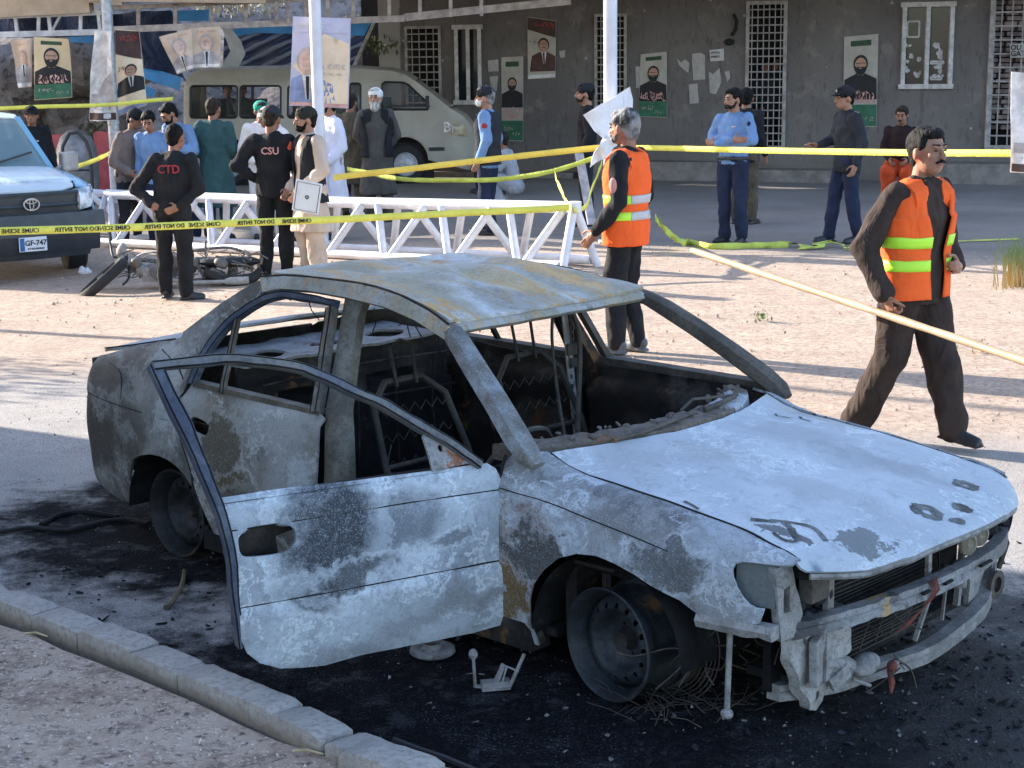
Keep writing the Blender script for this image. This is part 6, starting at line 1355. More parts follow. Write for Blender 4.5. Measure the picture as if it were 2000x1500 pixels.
MB().tube([tp_(0,0,HT+.03),tp_(-.05,.28,.0)],.045,10).build('end_tube',M_tr,tr,True); MB().tube([tp_(0,0,HT+.03),tp_(-.05,-.34,.0)],.045,10).build('end_tube',M_tr,tr,True); MB().tube([tp_(L,0,HT+.03),tp_(L+.02,.28,.02)],.045,10).build('end_tube',M_tr,tr,True); MB().tube([tp_(L,0,HT+.03),tp_(L+.1,-.3,.02)],.045,10).build('end_tube',M_tr,tr,True); MB().tube([tp_(0,0,HT+.06),tp_(0,0,HT-.04)],.075,12).build('end_tube',M_tr,tr,True)
P=[at(x,y,22.5) for x,y in((100,372),(180,376),(225,380))]; b=MB(); b.tube([p-P[0] for p in P],.05,8); b.tube([at(182,385,22.4)-P[0],at(232,425,22.2)-P[0]],.04,8); o=b.build('bent_rail',M_tr,None,True); o.location=P[0]; tag(o,'white rail end sticking out between the pickup and the barrier','rail')
P=at(1143,370,19.6); b=MB(); b.bar(at(1131,300,19.6)-P,at(1156,438,19.2)-P,.10,.03); o=b.build('leaning_plank',mat('grey_plank',(.36,.36,.41),.7,0,.3,10)); o.location=P; tag(o,'grey metal strip leaning by the man in the black jacket and knitted hat','plank')
# ---- barrier tape
M_tape=cloth('yellow_tape',(.74,.70,.12),.08,.01,20,.5); M_tape2=cloth('orange_yellow_tape',(.80,.58,.10),.08,.01,20,.5); M_tape3=cloth('green_yellow_tape',(.50,.56,.10),.15,.01,20,.5)
def tape(P,w_,m_,lab,tw=.0,n=10,fl=0):
    """P: (px,py,Y) list or Vectors"""
    Q=[p if isinstance(p,Vector) else at(*p) for p in P]; c=Q[0].copy(); S=[V(p) for p in smoothpoly([tuple(q-c) for q in Q],n)]; b=MB(); a=[];d=[]
    for i,p in enumerate(S):
        t=i*.18; r=tw*(noise.noise(V((i*.13,fl,0)))*3.0); u=V((0,math.sin(r),math.cos(r))) if not fl else V((math.sin(r*2),math.cos(r),.15))
        ww=w_*(1-.35*abs(noise.noise(V((i*.21,7,0))))*min(1,tw*2)); a.append(p+u*ww/2); d.append(p-u*ww/2)
    b.rings([a,d],closed=False,caps=False); o=b.build('barrier_tape',m_,None,True); o.location=c; tag(o,lab,'barrier tape'); sm_=o.modifiers.new('s','SOLIDIFY'); sm_.thickness=.003; apply(o); return o
t1=[(-60,456,13.8),(0,452,13.9),(150,447.5,14.2),(290,443,14.6),(500,434,15.2),(650,429,15.7),(800,421,16.0),(900,416,16.2),(1050,409,16.45),(1112,405,16.5)]
o=tape(t1,.068,M_tape,'long yellow tape with mirrored black lettering in front of the men',.02)
Qs=[at(*p) for p in t1]
def onl(px):
    for p,q in zip(t1,t1[1:]):
        if p[0]<=px<=q[0]: t=(px-p[0])/(q[0]-p[0]); return at(px,p[1]+(q[1]-p[1])*t+.5,p[2]+(q[2]-p[2])*t-.012),(at(*q)-at(*p))
for i,(px,s) in enumerate([(40,'CRIME SCENE'),(150,'DO NOT ENTER'),(222,'CRIME SCENE'),(322,'DO NOT ENTER'),(400,'CRIME SCENE'),(500,'DO NOT ENTER'),(580,'CRIME SCENE')]):
    p,d=onl(px); text('lettering',s,p-o.location,.052,M_ink,o,d,mirror=True)
tape([(652,347,18.9),(700,341,19),(800,330,19.1),(900,318,19.1),(1050,301,19.15),(1165,289,19.15),(1192,288,19.1)],.072,M_tape2,'orange yellow tape running up from the white robed man to the thick white pole',.12)
tape([(678,330,21.5),(720,338,21),(770,348,20.5),(830,352,20),(920,352,19.6),(990,349,19.4),(1080,334,19.2),(1165,307,19.1),(1188,300,19.05)],.06,M_tape3,'sagging greenish tape below the orange yellow tape',.35)
tape([(1196,289,19.05),(1280,289,18.6),(1400,292,17.6),(1550,295,16.4),(1750,298,15.0),(1900,299,14.0),(1990,300,13.6)],.060,M_tape,'taut yellow tape from the thick white pole to the right edge',.03)
tape([(1083,333,18.8),(1086,350,18.2),(1096,372,17.6),(1106,395,17.0),(1116,407,16.6)],.075,M_tape,'short yellow tape hanging down to the end of the barrier',.7)
tape([(1176,318,18.9),(1166,345,18.5),(1154,375,17.8),(1147,400,17.1),(1132,410,16.8),(1122,410,16.6)],.06,M_tape,'yellow tape from the barrier end up to the crumpled sheet',.4)
g1=GG(1345,478)
tape([(1280,425,17.8),(1292,440,17.9),(1312,460,18.0),(1335,474,18.1),g1+V((0,0,.03)),GG(1385,487)+V((0,0,.03)),GG(1460,486)+V((0,0,.03)),GG(1540,484)+V((0,0,.03))],.09,M_tape3,'twisted green yellow tape falling to the ground beside the orange vest',.6)
tape([GG(1500,485)+V((0,0,.03)),GG(1540,482)+V((0,0,.05)),GG(1580,489)+V((0,0,.03)),GG(1620,482)+V((0,0,.06)),GG(1655,490)+V((0,0,.03))],.16,M_tape3,'heap of crumpled green tape by the shoes of the officer in the dark jacket',1.0,10,1)
tape([GG(1655,489)+V((0,0,.03)),GG(1760,480)+V((0,0,.02)),GG(1880,474)+V((0,0,.02)),GG(1990,470)+V((0,0,.02))],.05,M_tape3,'thin tape lying on the shaded ground at the right',.3,10,1)
tape([(-40,213,25.0),(20,211,25.0),(90,208,25),(178,206,25),(232,203,25.1),(290,197,25.2),(338,193,25.3)],.06,M_tape,'yellow tape stretched behind the banners at the left',.1)
tape([(130,331,24.2),(160,322,24),(185,313,23.8),(216,299,23.2)],.07,M_tape,'slack yellow tape rising to the thin white post',.25)
# ---- loose bits
b=MB(); random.seed(4)
for i in range(170):
    a=random.uniform(0,6.28); r=abs(random.gauss(0,.12)); h=random.uniform(.2,.52); l=random.uniform(-.2,.2); p=V((r*math.cos(a),r*math.sin(a),0)); q=p+V((l,random.uniform(-.1,.1),h)); m_=(p+q)/2+V((l*-.3,0,.05))
    w_=.006; b.rings([[p-V((w_,0,0)),m_-V((w_*.8,0,0)),q],[p+V((w_,0,0)),m_+V((w_*.8,0,0)),q+V((.001,0,0))]],closed=False,caps=False)
k=NT('dry_grass',.8); x,y,z=k.sep(k.obj); k.col(k.mix(k.ss(z,.05,.35),(.50,.36,.16),(.16,.22,.08))); o=b.build('grass_tuft',k.m); o.location=GG(1992,560); tag(o,'tuft of dry green and yellow grass at the right edge','grass tuft')
bush('leaf_sprig',GG(1490,625)+V((0,0,.01)),.09,40,'small green sprig lying on the sunlit sand','sprig',mat('sprig_leaf',(.14,.19,.06),.8,0,.3),.02)
bush('dry_leaves',GG(1915,690)+V((0,0,.01)),.10,50,'dry leaves near the right edge of the sand','leaves',mat('dry_leaf_litter',(.32,.22,.12),.8,0,.4),.02)
p=GG(165,535); b=MB(); b.ell((0,0,.03),(.07,.05,.04),(.2,.3,.4)); 
for i in range(len(b.v)): b.v[i]=b.v[i]*(1+.5*noise.noise(b.v[i]*30))
o=b.build('crumpled_paper',M_shw,None,True); o.location=p; tag(o,'crumpled white paper on the road beside the pickup wheel','paper')
g=GG(690,480); b=MB()
# ================================================================ PEOPLE
def skinm(name,c):
    k=NT(name,.55,0,.35); n=k.noise(14,4,.6); n2=k.noise(5,3,.6)
    cc=k.mix(k.ss(n,.35,.65),tuple(x*.82 for x in c),tuple(min(1,x*1.12) for x in c)); k.col(k.mix(k.ss(n2,.45,.7),cc,(c[0]*1.05,c[1]*.78,c[2]*.72)))
    k.b.inputs['Subsurface Weight'].default_value=.08; k.b.inputs['Subsurface Radius'].default_value=(.02,.008,.004); return k.m
SK1=skinm('skin_brown',(.27,.14,.09)); SK2=skinm('skin_light_brown',(.33,.18,.118))
def hairm(name,c,grey=0):
    k=NT(name,.7,0,.12); n=k.noise(30,4,.6,k.mapv((1,1,.35))); n2=k.noise(7,3)
    cc=k.mix(k.ss(n,.35,.65),tuple(x*.5 for x in c),tuple(x*1.4 for x in c))
    if grey: cc=k.mix(k.math('MULTIPLY',k.ss(n2,.40,.62),grey),cc,(.33,.33,.34))
    k.col(cc); k.bump(k.noise(60,3,.6,k.mapv((1,1,.3))),.9,.012); return k.m
HB=hairm('hair_black',(.009,.008,.008)); HG=hairm('hair_greying',(.05,.05,.05),.75); HS=hairm('hair_salt',(.010,.0095,.009),.04); HW=hairm('beard_white',(.42,.41,.39)); HD=hairm('hair_brown',(.03,.022,.017))
BLK=cloth('cloth_black',(.016,.017,.020),.25,.02); BRN=cloth('cloth_dark_brown',(.040,.028,.024),.25,.024); NAVY=cloth('cloth_navy',(.022,.03,.062),.2); SKY=cloth('cloth_sky_blue',(.16,.27,.47),.12,.02); ORG=cloth('cloth_orange',(.88,.13,.028),.08,.02); TEAL=cloth('cloth_teal',(.035,.085,.090),.15,.022); WHT=cloth('cloth_white',(.62,.64,.76),.06,.022); WH2=cloth('cloth_pale',(.66,.66,.66),.06); BEI=cloth('cloth_beige',(.50,.40,.33),.1,.024); GRY=cloth('cloth_dark_grey',(.075,.072,.066),.15,.022); MBR=cloth('cloth_mud_brown',(.19,.15,.135),.2); LGR=cloth('cloth_light_grey',(.36,.37,.40),.15,.03); CHR=cloth('cloth_charcoal',(.028,.031,.038),.2); REDC=cloth('cloth_red_orange',(.50,.07,.02),.15); OLV=cloth('cloth_olive_brown',(.095,.08,.055),.2)
LIME=mat('lime_band',(.50,.90,.05),.45,0,.04); SILV=mat('silver_band',(.45,.45,.47),.35,0,.06); SHOE=mat('shoe_leather',(.018,.018,.02),.45,0,.3,20); SHG=mat('shoe_grey',(.09,.10,.11),.6,0,.3,20); EYE=mat('eye_dark',(.012,.01,.01),.25); LIP=mat('lip',(.23,.09,.07),.5); GRN=cloth('cap_green',(.02,.28,.20),.15); REDL=mat('red_print',(.27,.025,.035),.7,0,.2,30); PNK=mat('pink_print',(.60,.30,.27),.7); BLT=mat('belt',(.03,.03,.035),.5)
def solidise(name,b,vox,m_,par,sm=3,wr=0,wf=8,seed=0,lab=None,clampz=None):
    me=b.mesh(name); o=bpy.data.objects.new(name,me); C.objects.link(o)
    r=o.modifiers.new('r','REMESH'); r.mode='VOXEL'; r.voxel_size=vox; r.adaptivity=0
    if sm: s=o.modifiers.new('s','SMOOTH'); s.factor=.5; s.iterations=sm
    me2=apply(o)
    if wr:
        s3=V((seed,seed*.7,0)); ns=[v.normal.copy() for v in me2.vertices]
        for v,n in zip(me2.vertices,ns):
            p=v.co; a=noise.noise(V((p.x*wf,p.y*wf,p.z*wf*.55+ (p.x+p.y)*2))+s3); bb=1-abs(noise.noise(V((p.x*wf*1.4,p.y*wf*1.4,p.z*wf*.8))+s3*2))*2
            v.co=p+n*(wr*(a*.9+bb*.55-.2))
    me2.materials.clear(); me2.materials.append(m_)
    me2.polygons.foreach_set('use_smooth',[True]*len(me2.polygons)); o.parent=par; o.name=name
    return o
def person(label,pos,H=1.74,face=0,pose=None,fit=None,head=(0,0,0),near=False,skin=SK1,sit=False):
    """face: 0 looks at the camera, + turns to the right of the picture"""
    pose=pose or {}; fit=fit or {}; z0=pos.z
    e=empty('person',pos,R(face),label,'person'); S=H/1.75; e.scale=(S,S,S)
    fat=fit.get('fat',1.0)
    ln=pose.get('lean',(0,0)); dz=pose.get('drop',0); pv=pose.get('pelvis',(0,0))
    def up_(s,f,z):
        t=max(0,z-.95)
        return V((s+pv[0]+ln[0]*t/.5,-(f+pv[1]+ln[1]*t/.5),z-dz-(ln[1]**2*.35+ln[0]**2*.3)*t/.5))
    P={}
    for sg,k_ in((1,'l'),(-1,'r')):
        P['s'+k_]=up_(sg*.185,-.01,1.415); P['h'+k_]=V((sg*.095+pv[0],-pv[1],.93-dz))
        d=dict(e=(sg*.245,-.05,1.13),w=(sg*.265,.04,.90),k=(sg*.105,.02,.50),a=(sg*.115,-.02,.085))
        for q in'ewka':
            v=pose.get(q+k_,None)
            if v is None:
                v=d[q]; P[q+k_]=up_(*v) if q in'ew' else V((v[0],-v[1],v[2]))
            else: P[q+k_]=V((v[0],-v[1],v[2]))
    nk=up_(0,-.015,1.47); hc=up_(0,.025,1.625)+V((pose.get('hoff',(0,0))[0],-pose.get('hoff',(0,0))[1],pose.get('hz',0)))
    HR=Euler((R(head[1]),R(head[2]),R(head[0])),'XYZ').to_matrix()   # yaw, pitch(+down), roll
    HR=Matrix.Rotation(R(head[0]),3,'Z')@Matrix.Rotation(R(head[1]),3,'X')@Matrix.Rotation(R(head[2]),3,'Y')
    HR=HR*fit.get('hsz',1.07)
    def hp(s,f,z): return hc+HR@V((s,-f,z))
    vb=.0065 if near else .0095; vc=.013 if near else .017
    # ---- body
    b=MB()
    b.ell(hc+HR@V((0,.012,.022)),(.077,.096,.098),HR,20,14); b.ell(hp(0,.022,-.038),(.062,.072,.082),HR,18,12); b.ell(hp(0,.052,-.078),(.036,.034,.030),HR)
    b.cap(hp(0,.090,.018),hp(0,.112,-.022),.009,.015,10); b.ell(hp(0,.106,-.027),(.019,.014,.010),HR); b.cap(hp(-.035,.082,.030),hp(.035,.082,.030),.013,.013); b.ell(hp(.036,.062,-.018),(.022,.022,.02),HR); b.ell(hp(-.036,.062,-.018),(.022,.022,.02),HR)
    b.ell(hp(0,.083,-.056),(.026,.016,.010),HR); b.ell(hp(0,.083,-.067),(.022,.014,.008),HR)
    for sg in(-1,1): b.ell(hp(sg*.080,-.004,-.008),(.010,.020,.032),HR@Matrix.Rotation(sg*.25,3,'Z')); 
    b.cap(nk+V((0,0,-.08)),hp(0,-.02,-.05),.062,.054,14)
    b.cap(up_(0,0,1.33),P['hl']*.5+P['hr']*.5+V((0,0,.05)),.10,.10,12)
    for k_ in'lr':
        b.cap(up_(0,0,1.38),P['s'+k_],.05,.045); b.cap(P['s'+k_],P['e'+k_],.043,.036); b.cap(P['e'+k_],P['w'+k_],.036,.025)
        b.cap(P['h'+k_],P['k'+k_],.06,.045); b.cap(P['k'+k_],P['a'+k_],.043,.034)
    hs=fit.get('hand',{})
    for sg,k_ in((1,'l'),(-1,'r')):
        w_=P['w'+k_]; fd_=(w_-P['e'+k_]).normalized(); hd_=hs.get(k_,{}); d=V((hd_['d'][0],-hd_['d'][1],hd_['d'][2])).normalized() if 'd' in hd_ else (fd_+V((0,-.15,-.2))).normalized()
        n_=V((hd_['n'][0],-hd_['n'][1],hd_['n'][2])) if 'n' in hd_ else V((-sg*1.0,-.1,0)); n_=(n_-d*n_.dot(d)).normalized(); ac=d.cross(n_).normalized(); curl=hd_.get('curl',.45)
        # n_: palm side; ac across the palm; thumb towards tdir
        td=ac if (ac.y<0)==(True) else -ac
        if 't' in hd_: q=V((hd_['t'][0],-hd_['t'][1],hd_['t'][2])); td=ac if ac.dot(q)>0 else -ac
        Mx=Matrix((td,n_,d)).transposed()
        b.ell(w_+d*.048,(.040,.017,.050),Mx,14,10); b.cap(w_-d*.02,w_+d*.03,.026,.027)
        rf=.0088 if near else .0105
        for q,(o_,l_) in enumerate(((.030,.074),(.010,.082),(-.010,.077),(-.029,.062))):
            a0=w_+d*(.088-.004*(q==3))+td*o_; ang=curl*(1+.12*q); p=a0; dd=d
            for s_ in range(3):
                ang2=ang*(s_+ .6); dd=(d*math.cos(ang2)+n_*math.sin(ang2)+td*o_*.8*(1-min(1,curl))).normalized(); p2=p+dd*l_*(.45,.32,.23)[s_]*1.05; b.cap(p,p2,rf*(1-.06*s_),rf*(.94-.08*s_),8); p=p2
        a0=w_+d*.022+td*.030; t1_=a0+(td*.75+d*.65+n_*.25).normalized()*.042; t2=t1_+(d*.9+td*.25+n_*(.2+curl*.5)).normalized()*.032; t3=t2+(d*.9+n_*(.2+curl*.6)).normalized()*.024
        b.cap(a0,t1_,.013,.0115,8); b.cap(t1_,t2,.011,.010,8); b.cap(t2,t3,.010,.0085,8)
    body=solidise('body',b,vb,skin,e,2)
    # eyes, brows, mouth line
    b=MB()
    for sg in(-1,1): b.ell(hp(sg*.031,.0895,.008),(.0125,.006,.0050),HR,12,8)
    b.build('eyes',EYE,e,True)
    b=MB()
    for sg in(-1,1): b.cap(hp(sg*.014,.098,.034),hp(sg*.046,.086,.037),.0048,.003,8)
    b.build('eyebrows',fit.get('browm',HB),e,True)
    b=MB(); b.cap(hp(-.020,.0965,-.060),hp(.020,.0965,-.060),.0035,.0035,8); b.build('mouth',LIP,e,True)
    # ---- hair and headgear
    hm=fit.get('hair',HB); hst=fit.get('hs','short')
    if hst!='none':
        b=MB(); q={'short':.0,'bald':-.006,'long':.004}.get(hst,0)
        b.ell(hp(0,-.026,.036),(.083+q,.094+q,.098+q),HR,22,16)
        if fit.get('fringe',1): 
            b.ell(hp(0,.030,.088),(.066,.056,.034),HR)
            for sg in(-1,1): b.ell(hp(sg*.064,.018,.050),(.020,.034,.040),HR)
        b.ell(hp(0,-.052,-.020),(.066,.052,.070),HR)
        solidise('hair',b,vb,hm,e,1,.0065 if near else .006,34 if near else 24,3)
    if 'cap' in fit:
        b=MB(); cz=.045
        b.ell(hp(0,-.012,.052),(.091,.106,.082),HR,22,14)
        if fit.get('brim',1): 
            R_=[]
            for i in range(9):
                a_=-1+2*i/8; R_.append([hp(a_*.066,.078+.004,.060),hp(a_*.070,.155*(1-.25*a_*a_)+.01,.042-.006*a_*a_),hp(a_*.070,.155*(1-.25*a_*a_)+.01,.036-.006*a_*a_),hp(a_*.066,.078,.048)])
            b.rings(R_)
        solidise('cap',b,vb,fit['cap'],e,2,.003,20,2)
        if fit.get('badge'): b=MB(); b.ell(hp(0,.090,.085),(.012,.006,.015),HR); b.build('cap_badge',SILV,e,True)
    if 'beard' in fit:
        b=MB(); Lb=fit.get('bl',.0)
        b.ell(hp(0,.050,-.074-Lb*.5),(.059,.056,.044+Lb),HR); 
        for sg in(-1,1): b.cap(hp(sg*.066,.006,-.010),hp(sg*.052,.040,-.068),.012,.018)
        b.cap(hp(-.03,.094,-.046),hp(.03,.094,-.046),.0085,.0085)
        solidise('beard',b,vb,fit['beard'],e,1,.005,34,5)
    elif 'mous' in fit:
        b=MB(); b.cap(hp(0,.105,-.043),hp(.030,.092,-.052),.0085,.005,8); b.cap(hp(0,.105,-.043),hp(-.030,.092,-.052),.0085,.005,8); b.build('moustache',fit['mous'],e,True)
    if 'mask' in fit:
        b=MB(); b.ell(hp(0,.052,-.048),(.062,.066,.052),HR); b.cap(hp(-.075,.0,-.02),hp(-.05,.06,-.03),.006); b.cap(hp(.075,.0,-.02),hp(.05,.06,-.03),.006); solidise('face_mask',b,vb,fit['mask'],e,1)
    # ---- trousers
    tr_w=fit.get('tw',1.0)*1.08; b=MB(); pc=(P['hl']+P['hr'])/2
    b.ell(pc+V((0,.0,.02)),(.172*fat,.128*fat,.13),None,18,12)
    for k_ in'lr':
        b.cap(P['h'+k_]+V((0,0,-.02)),P['k'+k_],.094*tr_w,.072*tr_w,14); b.cap(P['k'+k_],P['a'+k_]+V((0,0,.0)),.072*tr_w,.062*tr_w,14)
        if pose.get('kneel'): pass
    solidise('trousers',b,vc,fit.get('trou',BLK),e,2,.020 if not sit else .014,8,label.__len__())
    # shoes
    for sg,k_ in((1,'l'),(-1,'r')):
        a=P['a'+k_]; tdn=V(pose.get('t'+k_,(sg*.15,1,0))); tdn=V((tdn.x,-tdn.y,tdn.z)).normalized(); b=MB()
        b.cap(a+V((0,0,-.02))-tdn*.035,a+V((0,0,-.035))+tdn*.05,.040,.040); b.cap(a+V((0,0,-.045))+tdn*.04,a+V((0,0,-.052))+tdn*.16,.042,.030); b.cap(a+V((0,0,.03)),a+V((0,0,-.03)),.045,.040)
        i0=len(b.v); b.box(a+V((0,0,-.075))+tdn*.055,(.08,.26,.018),M=Matrix((tdn.cross(V((0,0,1))),tdn,V((0,0,1)))).transposed())
        solidise('shoe',b,.012,fit.get('shoe',SHOE),e,2)
    # ---- shirt / robe
    hem=fit.get('hem',.80); fl=fit.get('flare',0)
    def tors(z,off=0):
        rx=interp(z,[.4,.80,.95,1.08,1.28,1.38,1.43,1.465,1.49],[.21,.19,.184,.172,.197,.188,.155,.090,.068])*(fat if z<1.3 else 1)
        ry=interp(z,[.4,.80,.95,1.08,1.28,1.38,1.43,1.465,1.49],[.15,.130,.128,.118,.130,.112,.092,.078,.062])*(fat if z<1.3 else 1)
        if z<.95: rx+=fl*(.95-z)*.16; ry+=fl*(.95-z)*.14
        return rx+off,ry+off
    def tc(z):
        if z>=.95:return up_(0,-.0,z)
        return V((pv[0],-pv[1],z-dz))
    b=MB(); zz=[hem,hem+.06]+[z for z in(.6,.7,.8,.88,.95,1.02,1.08,1.18,1.28,1.34,1.38,1.41,1.43,1.45,1.465,1.485) if z>hem+.08]; R_=[]
    for z in zz:
        rx,ry=tors(z); c_=tc(z); R_.append([c_+V((rx*math.cos(t),ry*math.sin(t),0)) for t in [2*PI*i/26 for i in range(26)]])
    b.rings(R_); sl=fit.get('slv',1.0); sr=fit.get('sr',1.0)*1.10
    for k_ in'lr':
        b.ell(P['s'+k_].lerp(nk,.12)+V((0,0,-.022)),(.072*min(sr,1.1),.074*min(sr,1.12),.060)); b.cap(nk+V((0,0,-.005)),P['s'+k_]+V((0,0,-.012)),.048,.050,12); b.cap(P['s'+k_],P['e'+k_],.062*min(sr,1.12),.055*sr,14)
        if sl>=1: b.cap(P['e'+k_],P['e'+k_].lerp(P['w'+k_],.94),.053*sr,.041*sr,14)
        elif sl>.4: b.cap(P['e'+k_],P['e'+k_].lerp(P['w'+k_],.35),.053*sr,.045*sr,14)
    if fit.get('collar',1):
        R_=[]
        for z,g in((1.455,.080),(1.495,.073),(1.50,.068),(1.46,.066)): R_.append([tc(1.47)+V((g*math.cos(t),g*.92*math.sin(t)+.0,z-1.47)) for t in [2*PI*i/18 for i in range(18)]])
        b.rings(R_)
    if near:
        for sg in(-1,1):
            c_=up_(sg*.040,.072,1.468); b.box(c_,(.062,.014,.040),(R(-25),sg*R(28),sg*R(-28)))
        b.cap(up_(0,.118,1.10),up_(0,.132,1.28),.012); b.cap(up_(0,.132,1.28),up_(0,.098,1.41),.012)
    solidise('robe' if hem<.7 else 'shirt',b,vc,fit.get('shirt',BLK),e,2,.021 if near else .018,7.5 if near else 8.5,face)
    # ---- vest (open fronted shell)
    def shell(nm,m_,off,za,zb,fo,thick=.008,a_lo=None,a_hi=None,wr=.012,open_=True):
        """fo(z): half opening angle at the front"""
        b=MB(); rows=[]; z=za
        while z<=zb+1e-6:
            rx,ry=tors(z,off); c_=tc(z); h=fo(z); lo=-PI/2+h if a_lo is None else a_lo; hi=-PI/2+2*PI-h if a_hi is None else a_hi
            rows.append([c_+V(((rx)*math.cos(t),(ry)*math.sin(t),0))*1+V((0,0,.004*noise.noise(V((t*3,z*9,face))))) for t in [lo+(hi-lo)*i/40 for i in range(41)]])
            z+=.02
        rows=[[p+(p-tc(za+.02*j))*.0+V((noise.noise(p*7)*wr,noise.noise(p*7+V((5,5,5)))*wr,0)) for p in r] for j,r in enumerate(rows)]
        b.rings(rows,closed=False,caps=False); o=b.build(nm,m_,e,True); s=o.modifiers.new('s','SOLIDIFY'); s.thickness=thick; s.offset=0; apply(o); 
        o.data.polygons.foreach_set('use_smooth',[True]*len(o.data.polygons)); return o
    if 'vest' in fit:
        vo_=.026; za=fit.get('vhem',.80); op=fit.get('vop',.28)
        fo=lambda z:interp(z,[.8,1.05,1.20,1.38,1.44,1.475],[op*.8,op,op*1.1,op*1.7,op*2.3,1.25])
        shell('vest',fit['vest'],vo_,za,1.474,fo,.010)
        if fit.get('strap',1):
            for sg in(-1,1):
                R_=[]
                for (s_,f_,z_) in((.110,.100,1.30),(.112,.116,1.37),(.114,.098,1.43),(.118,.050,1.472),(.120,-.02,1.482),(.116,-.085,1.452),(.110,-.112,1.38),(.108,-.10,1.31)):
                    c_=up_(sg*s_,f_,z_); q_w=.044 if z_<1.35 else .052; q=V((0,-1 if f_>0 else 1,0)) if z_<1.44 else V((0,0,1)); R_.append([c_+V((-q_w,0,.012*sg))-q*.004,c_+q*.006,c_+V((q_w,0,-.014*sg))-q*.004,c_+V((q_w,0,-.014*sg))-q*.02,c_+V((-q_w,0,.012*sg))-q*.02])
                b=MB(); b.rings(R_); b.build('vest_shoulder',fit['vest'],e,True)
        if 'band' in fit:
            for z in fit.get('bz',(1.09,.96)): shell('reflective_band',fit['band'],vo_+.009,z,z+.061,lambda z,op=op:op*1.02,.004,wr=.0125)
            if 'band2' in fit:
                for z in fit.get('bz',(1.09,.96)): shell('reflective_band',fit['band2'],vo_+.012,z,z+.061,lambda z:0,.004,fit['b2'][0],fit['b2'][1],wr=.0125)
    if 'belt' in fit:
        shell('belt',fit['belt'],.014,.955,.995,lambda z:0,.006)
    for t_ in fit.get('text',()):
        s_,size,mt,zc,a_=t_
        rx,ry=tors(zc,.022 if 'vest' not in fit else .046); c_=tc(zc)
        p=c_+V((rx*math.cos(a_),ry*math.sin(a_),0)); xd=V((-math.sin(a_),math.cos(a_),0)); text('lettering',s_,p,size,mt,e,xd,ext=.006)
    for (s_,f_,z_,r_,mt,nm) in fit.get('patch',()):
        b=MB(); b.ell((s_,-f_,z_),(r_[0],r_[1],r_[2])); b.build(nm,mt,e,True)
    return e,P,S
def foot(px,py): return GG(px,py)
def ap(p,dx,dy): return V((p.x+dx,p.y+dy,gz(p.x+dx,p.y+dy)))
# --- the walking man with the pole (right)
f1=G(1772,868); 
pR,PR,SR=person('moustached man in an orange vest walking with a long pole in his hand',f1,1.74,38,
 pose=dict(lean=(.0,.03),el=(.29,-.02,1.12),wl=(.175,.16,1.00),er=(-.34,-.07,1.12),wr=(-.33,.08,.885),kl=(.10,.12,.52),al=(.10,.22,.13),kr=(-.10,-.05,.50),ar=(-.12,-.27,.10),tl=(.1,1,-.1),tr=(-.1,1,-.15)),
 fit=dict(shirt=BRN,trou=BRN,vest=ORG,band=LIME,bz=(1.12,.995),vhem=.84,vop=.30,hair=HS,mous=HB,tw=1.22,fat=1.10,sr=1.2,hand={'l':dict(d=(-.6,.5,.1),n=(-.3,-.8,-.2),curl=.75,t=(0,0,1)),'r':dict(d=(.1,.35,-.9),n=(.8,.3,.3),curl=1.15,t=(0,1,0))}),head=(-8,-2,0),near=True,skin=SK2)
# pole he carries
hr=V((0,0,0)); hw_=f1+Matrix.Rotation(R(38),3,'Z')@(PR['wr']*SR)+V((.03,-.03,-.075)); 
dl=(at(2005,703,hw_.y-.9)-at(1352,489,hw_.y+1.55)).normalized(); 
pa=at(1352,489,hw_.y+1.55); pb=at(2060,725,hw_.y-1.0)
b=MB(); n_=14; pts=[(pa+(pb-pa)*i/n_)-pa for i in range(n_+1)]; dlt=(hw_-pa)-(pb-pa)*((hw_-pa).dot(pb-pa)/(pb-pa).length_squared)
b.tube(pts,[.019+.003*(i%2) for i in range(n_+1)],10); o=b.build('bamboo_pole',mat('bamboo',(.40,.29,.18),.55,0,.18,5,.004,20),None,True); o.location=pa; tag(o,'long pale bamboo pole slanting down across the sand in the walking man\'s hand','pole')
# --- grey haired man in orange vest (middle)
f2=foot(1222,690)
person('grey haired man in an orange vest seen from the side, hand hanging open',f2,1.76,-118,
 pose=dict(lean=(0,-.01),kl=(.09,.05,.50),al=(.09,.03,.09),kr=(-.09,.03,.50),ar=(-.10,-.06,.09),er=(-.25,-.05,1.13),wr=(-.24,.10,.90),el=(.25,-.06,1.12),wl=(.235,.13,.90)),
 fit=dict(shirt=BLK,trou=BLK,vest=ORG,band=LIME,band2=SILV,b2=(.75,2.6),bz=(1.10,.985),vhem=.80,vop=.30,hair=HG,fringe=1,beard=None or HG if 0 else HG,bl=-.012,shoe=SHG,tw=1.0,sl=1,patch=[(.292,-.03,1.24,(.010,.030,.055),PNK,'sleeve_patch')],hand={'l':dict(d=(-.1,.7,-.7),n=(-1,0,0),curl=.2),'r':dict(d=(.1,.6,-.7),n=(1,0,0),curl=.3)}),head=(-10,4,0),near=True,skin=SK1)
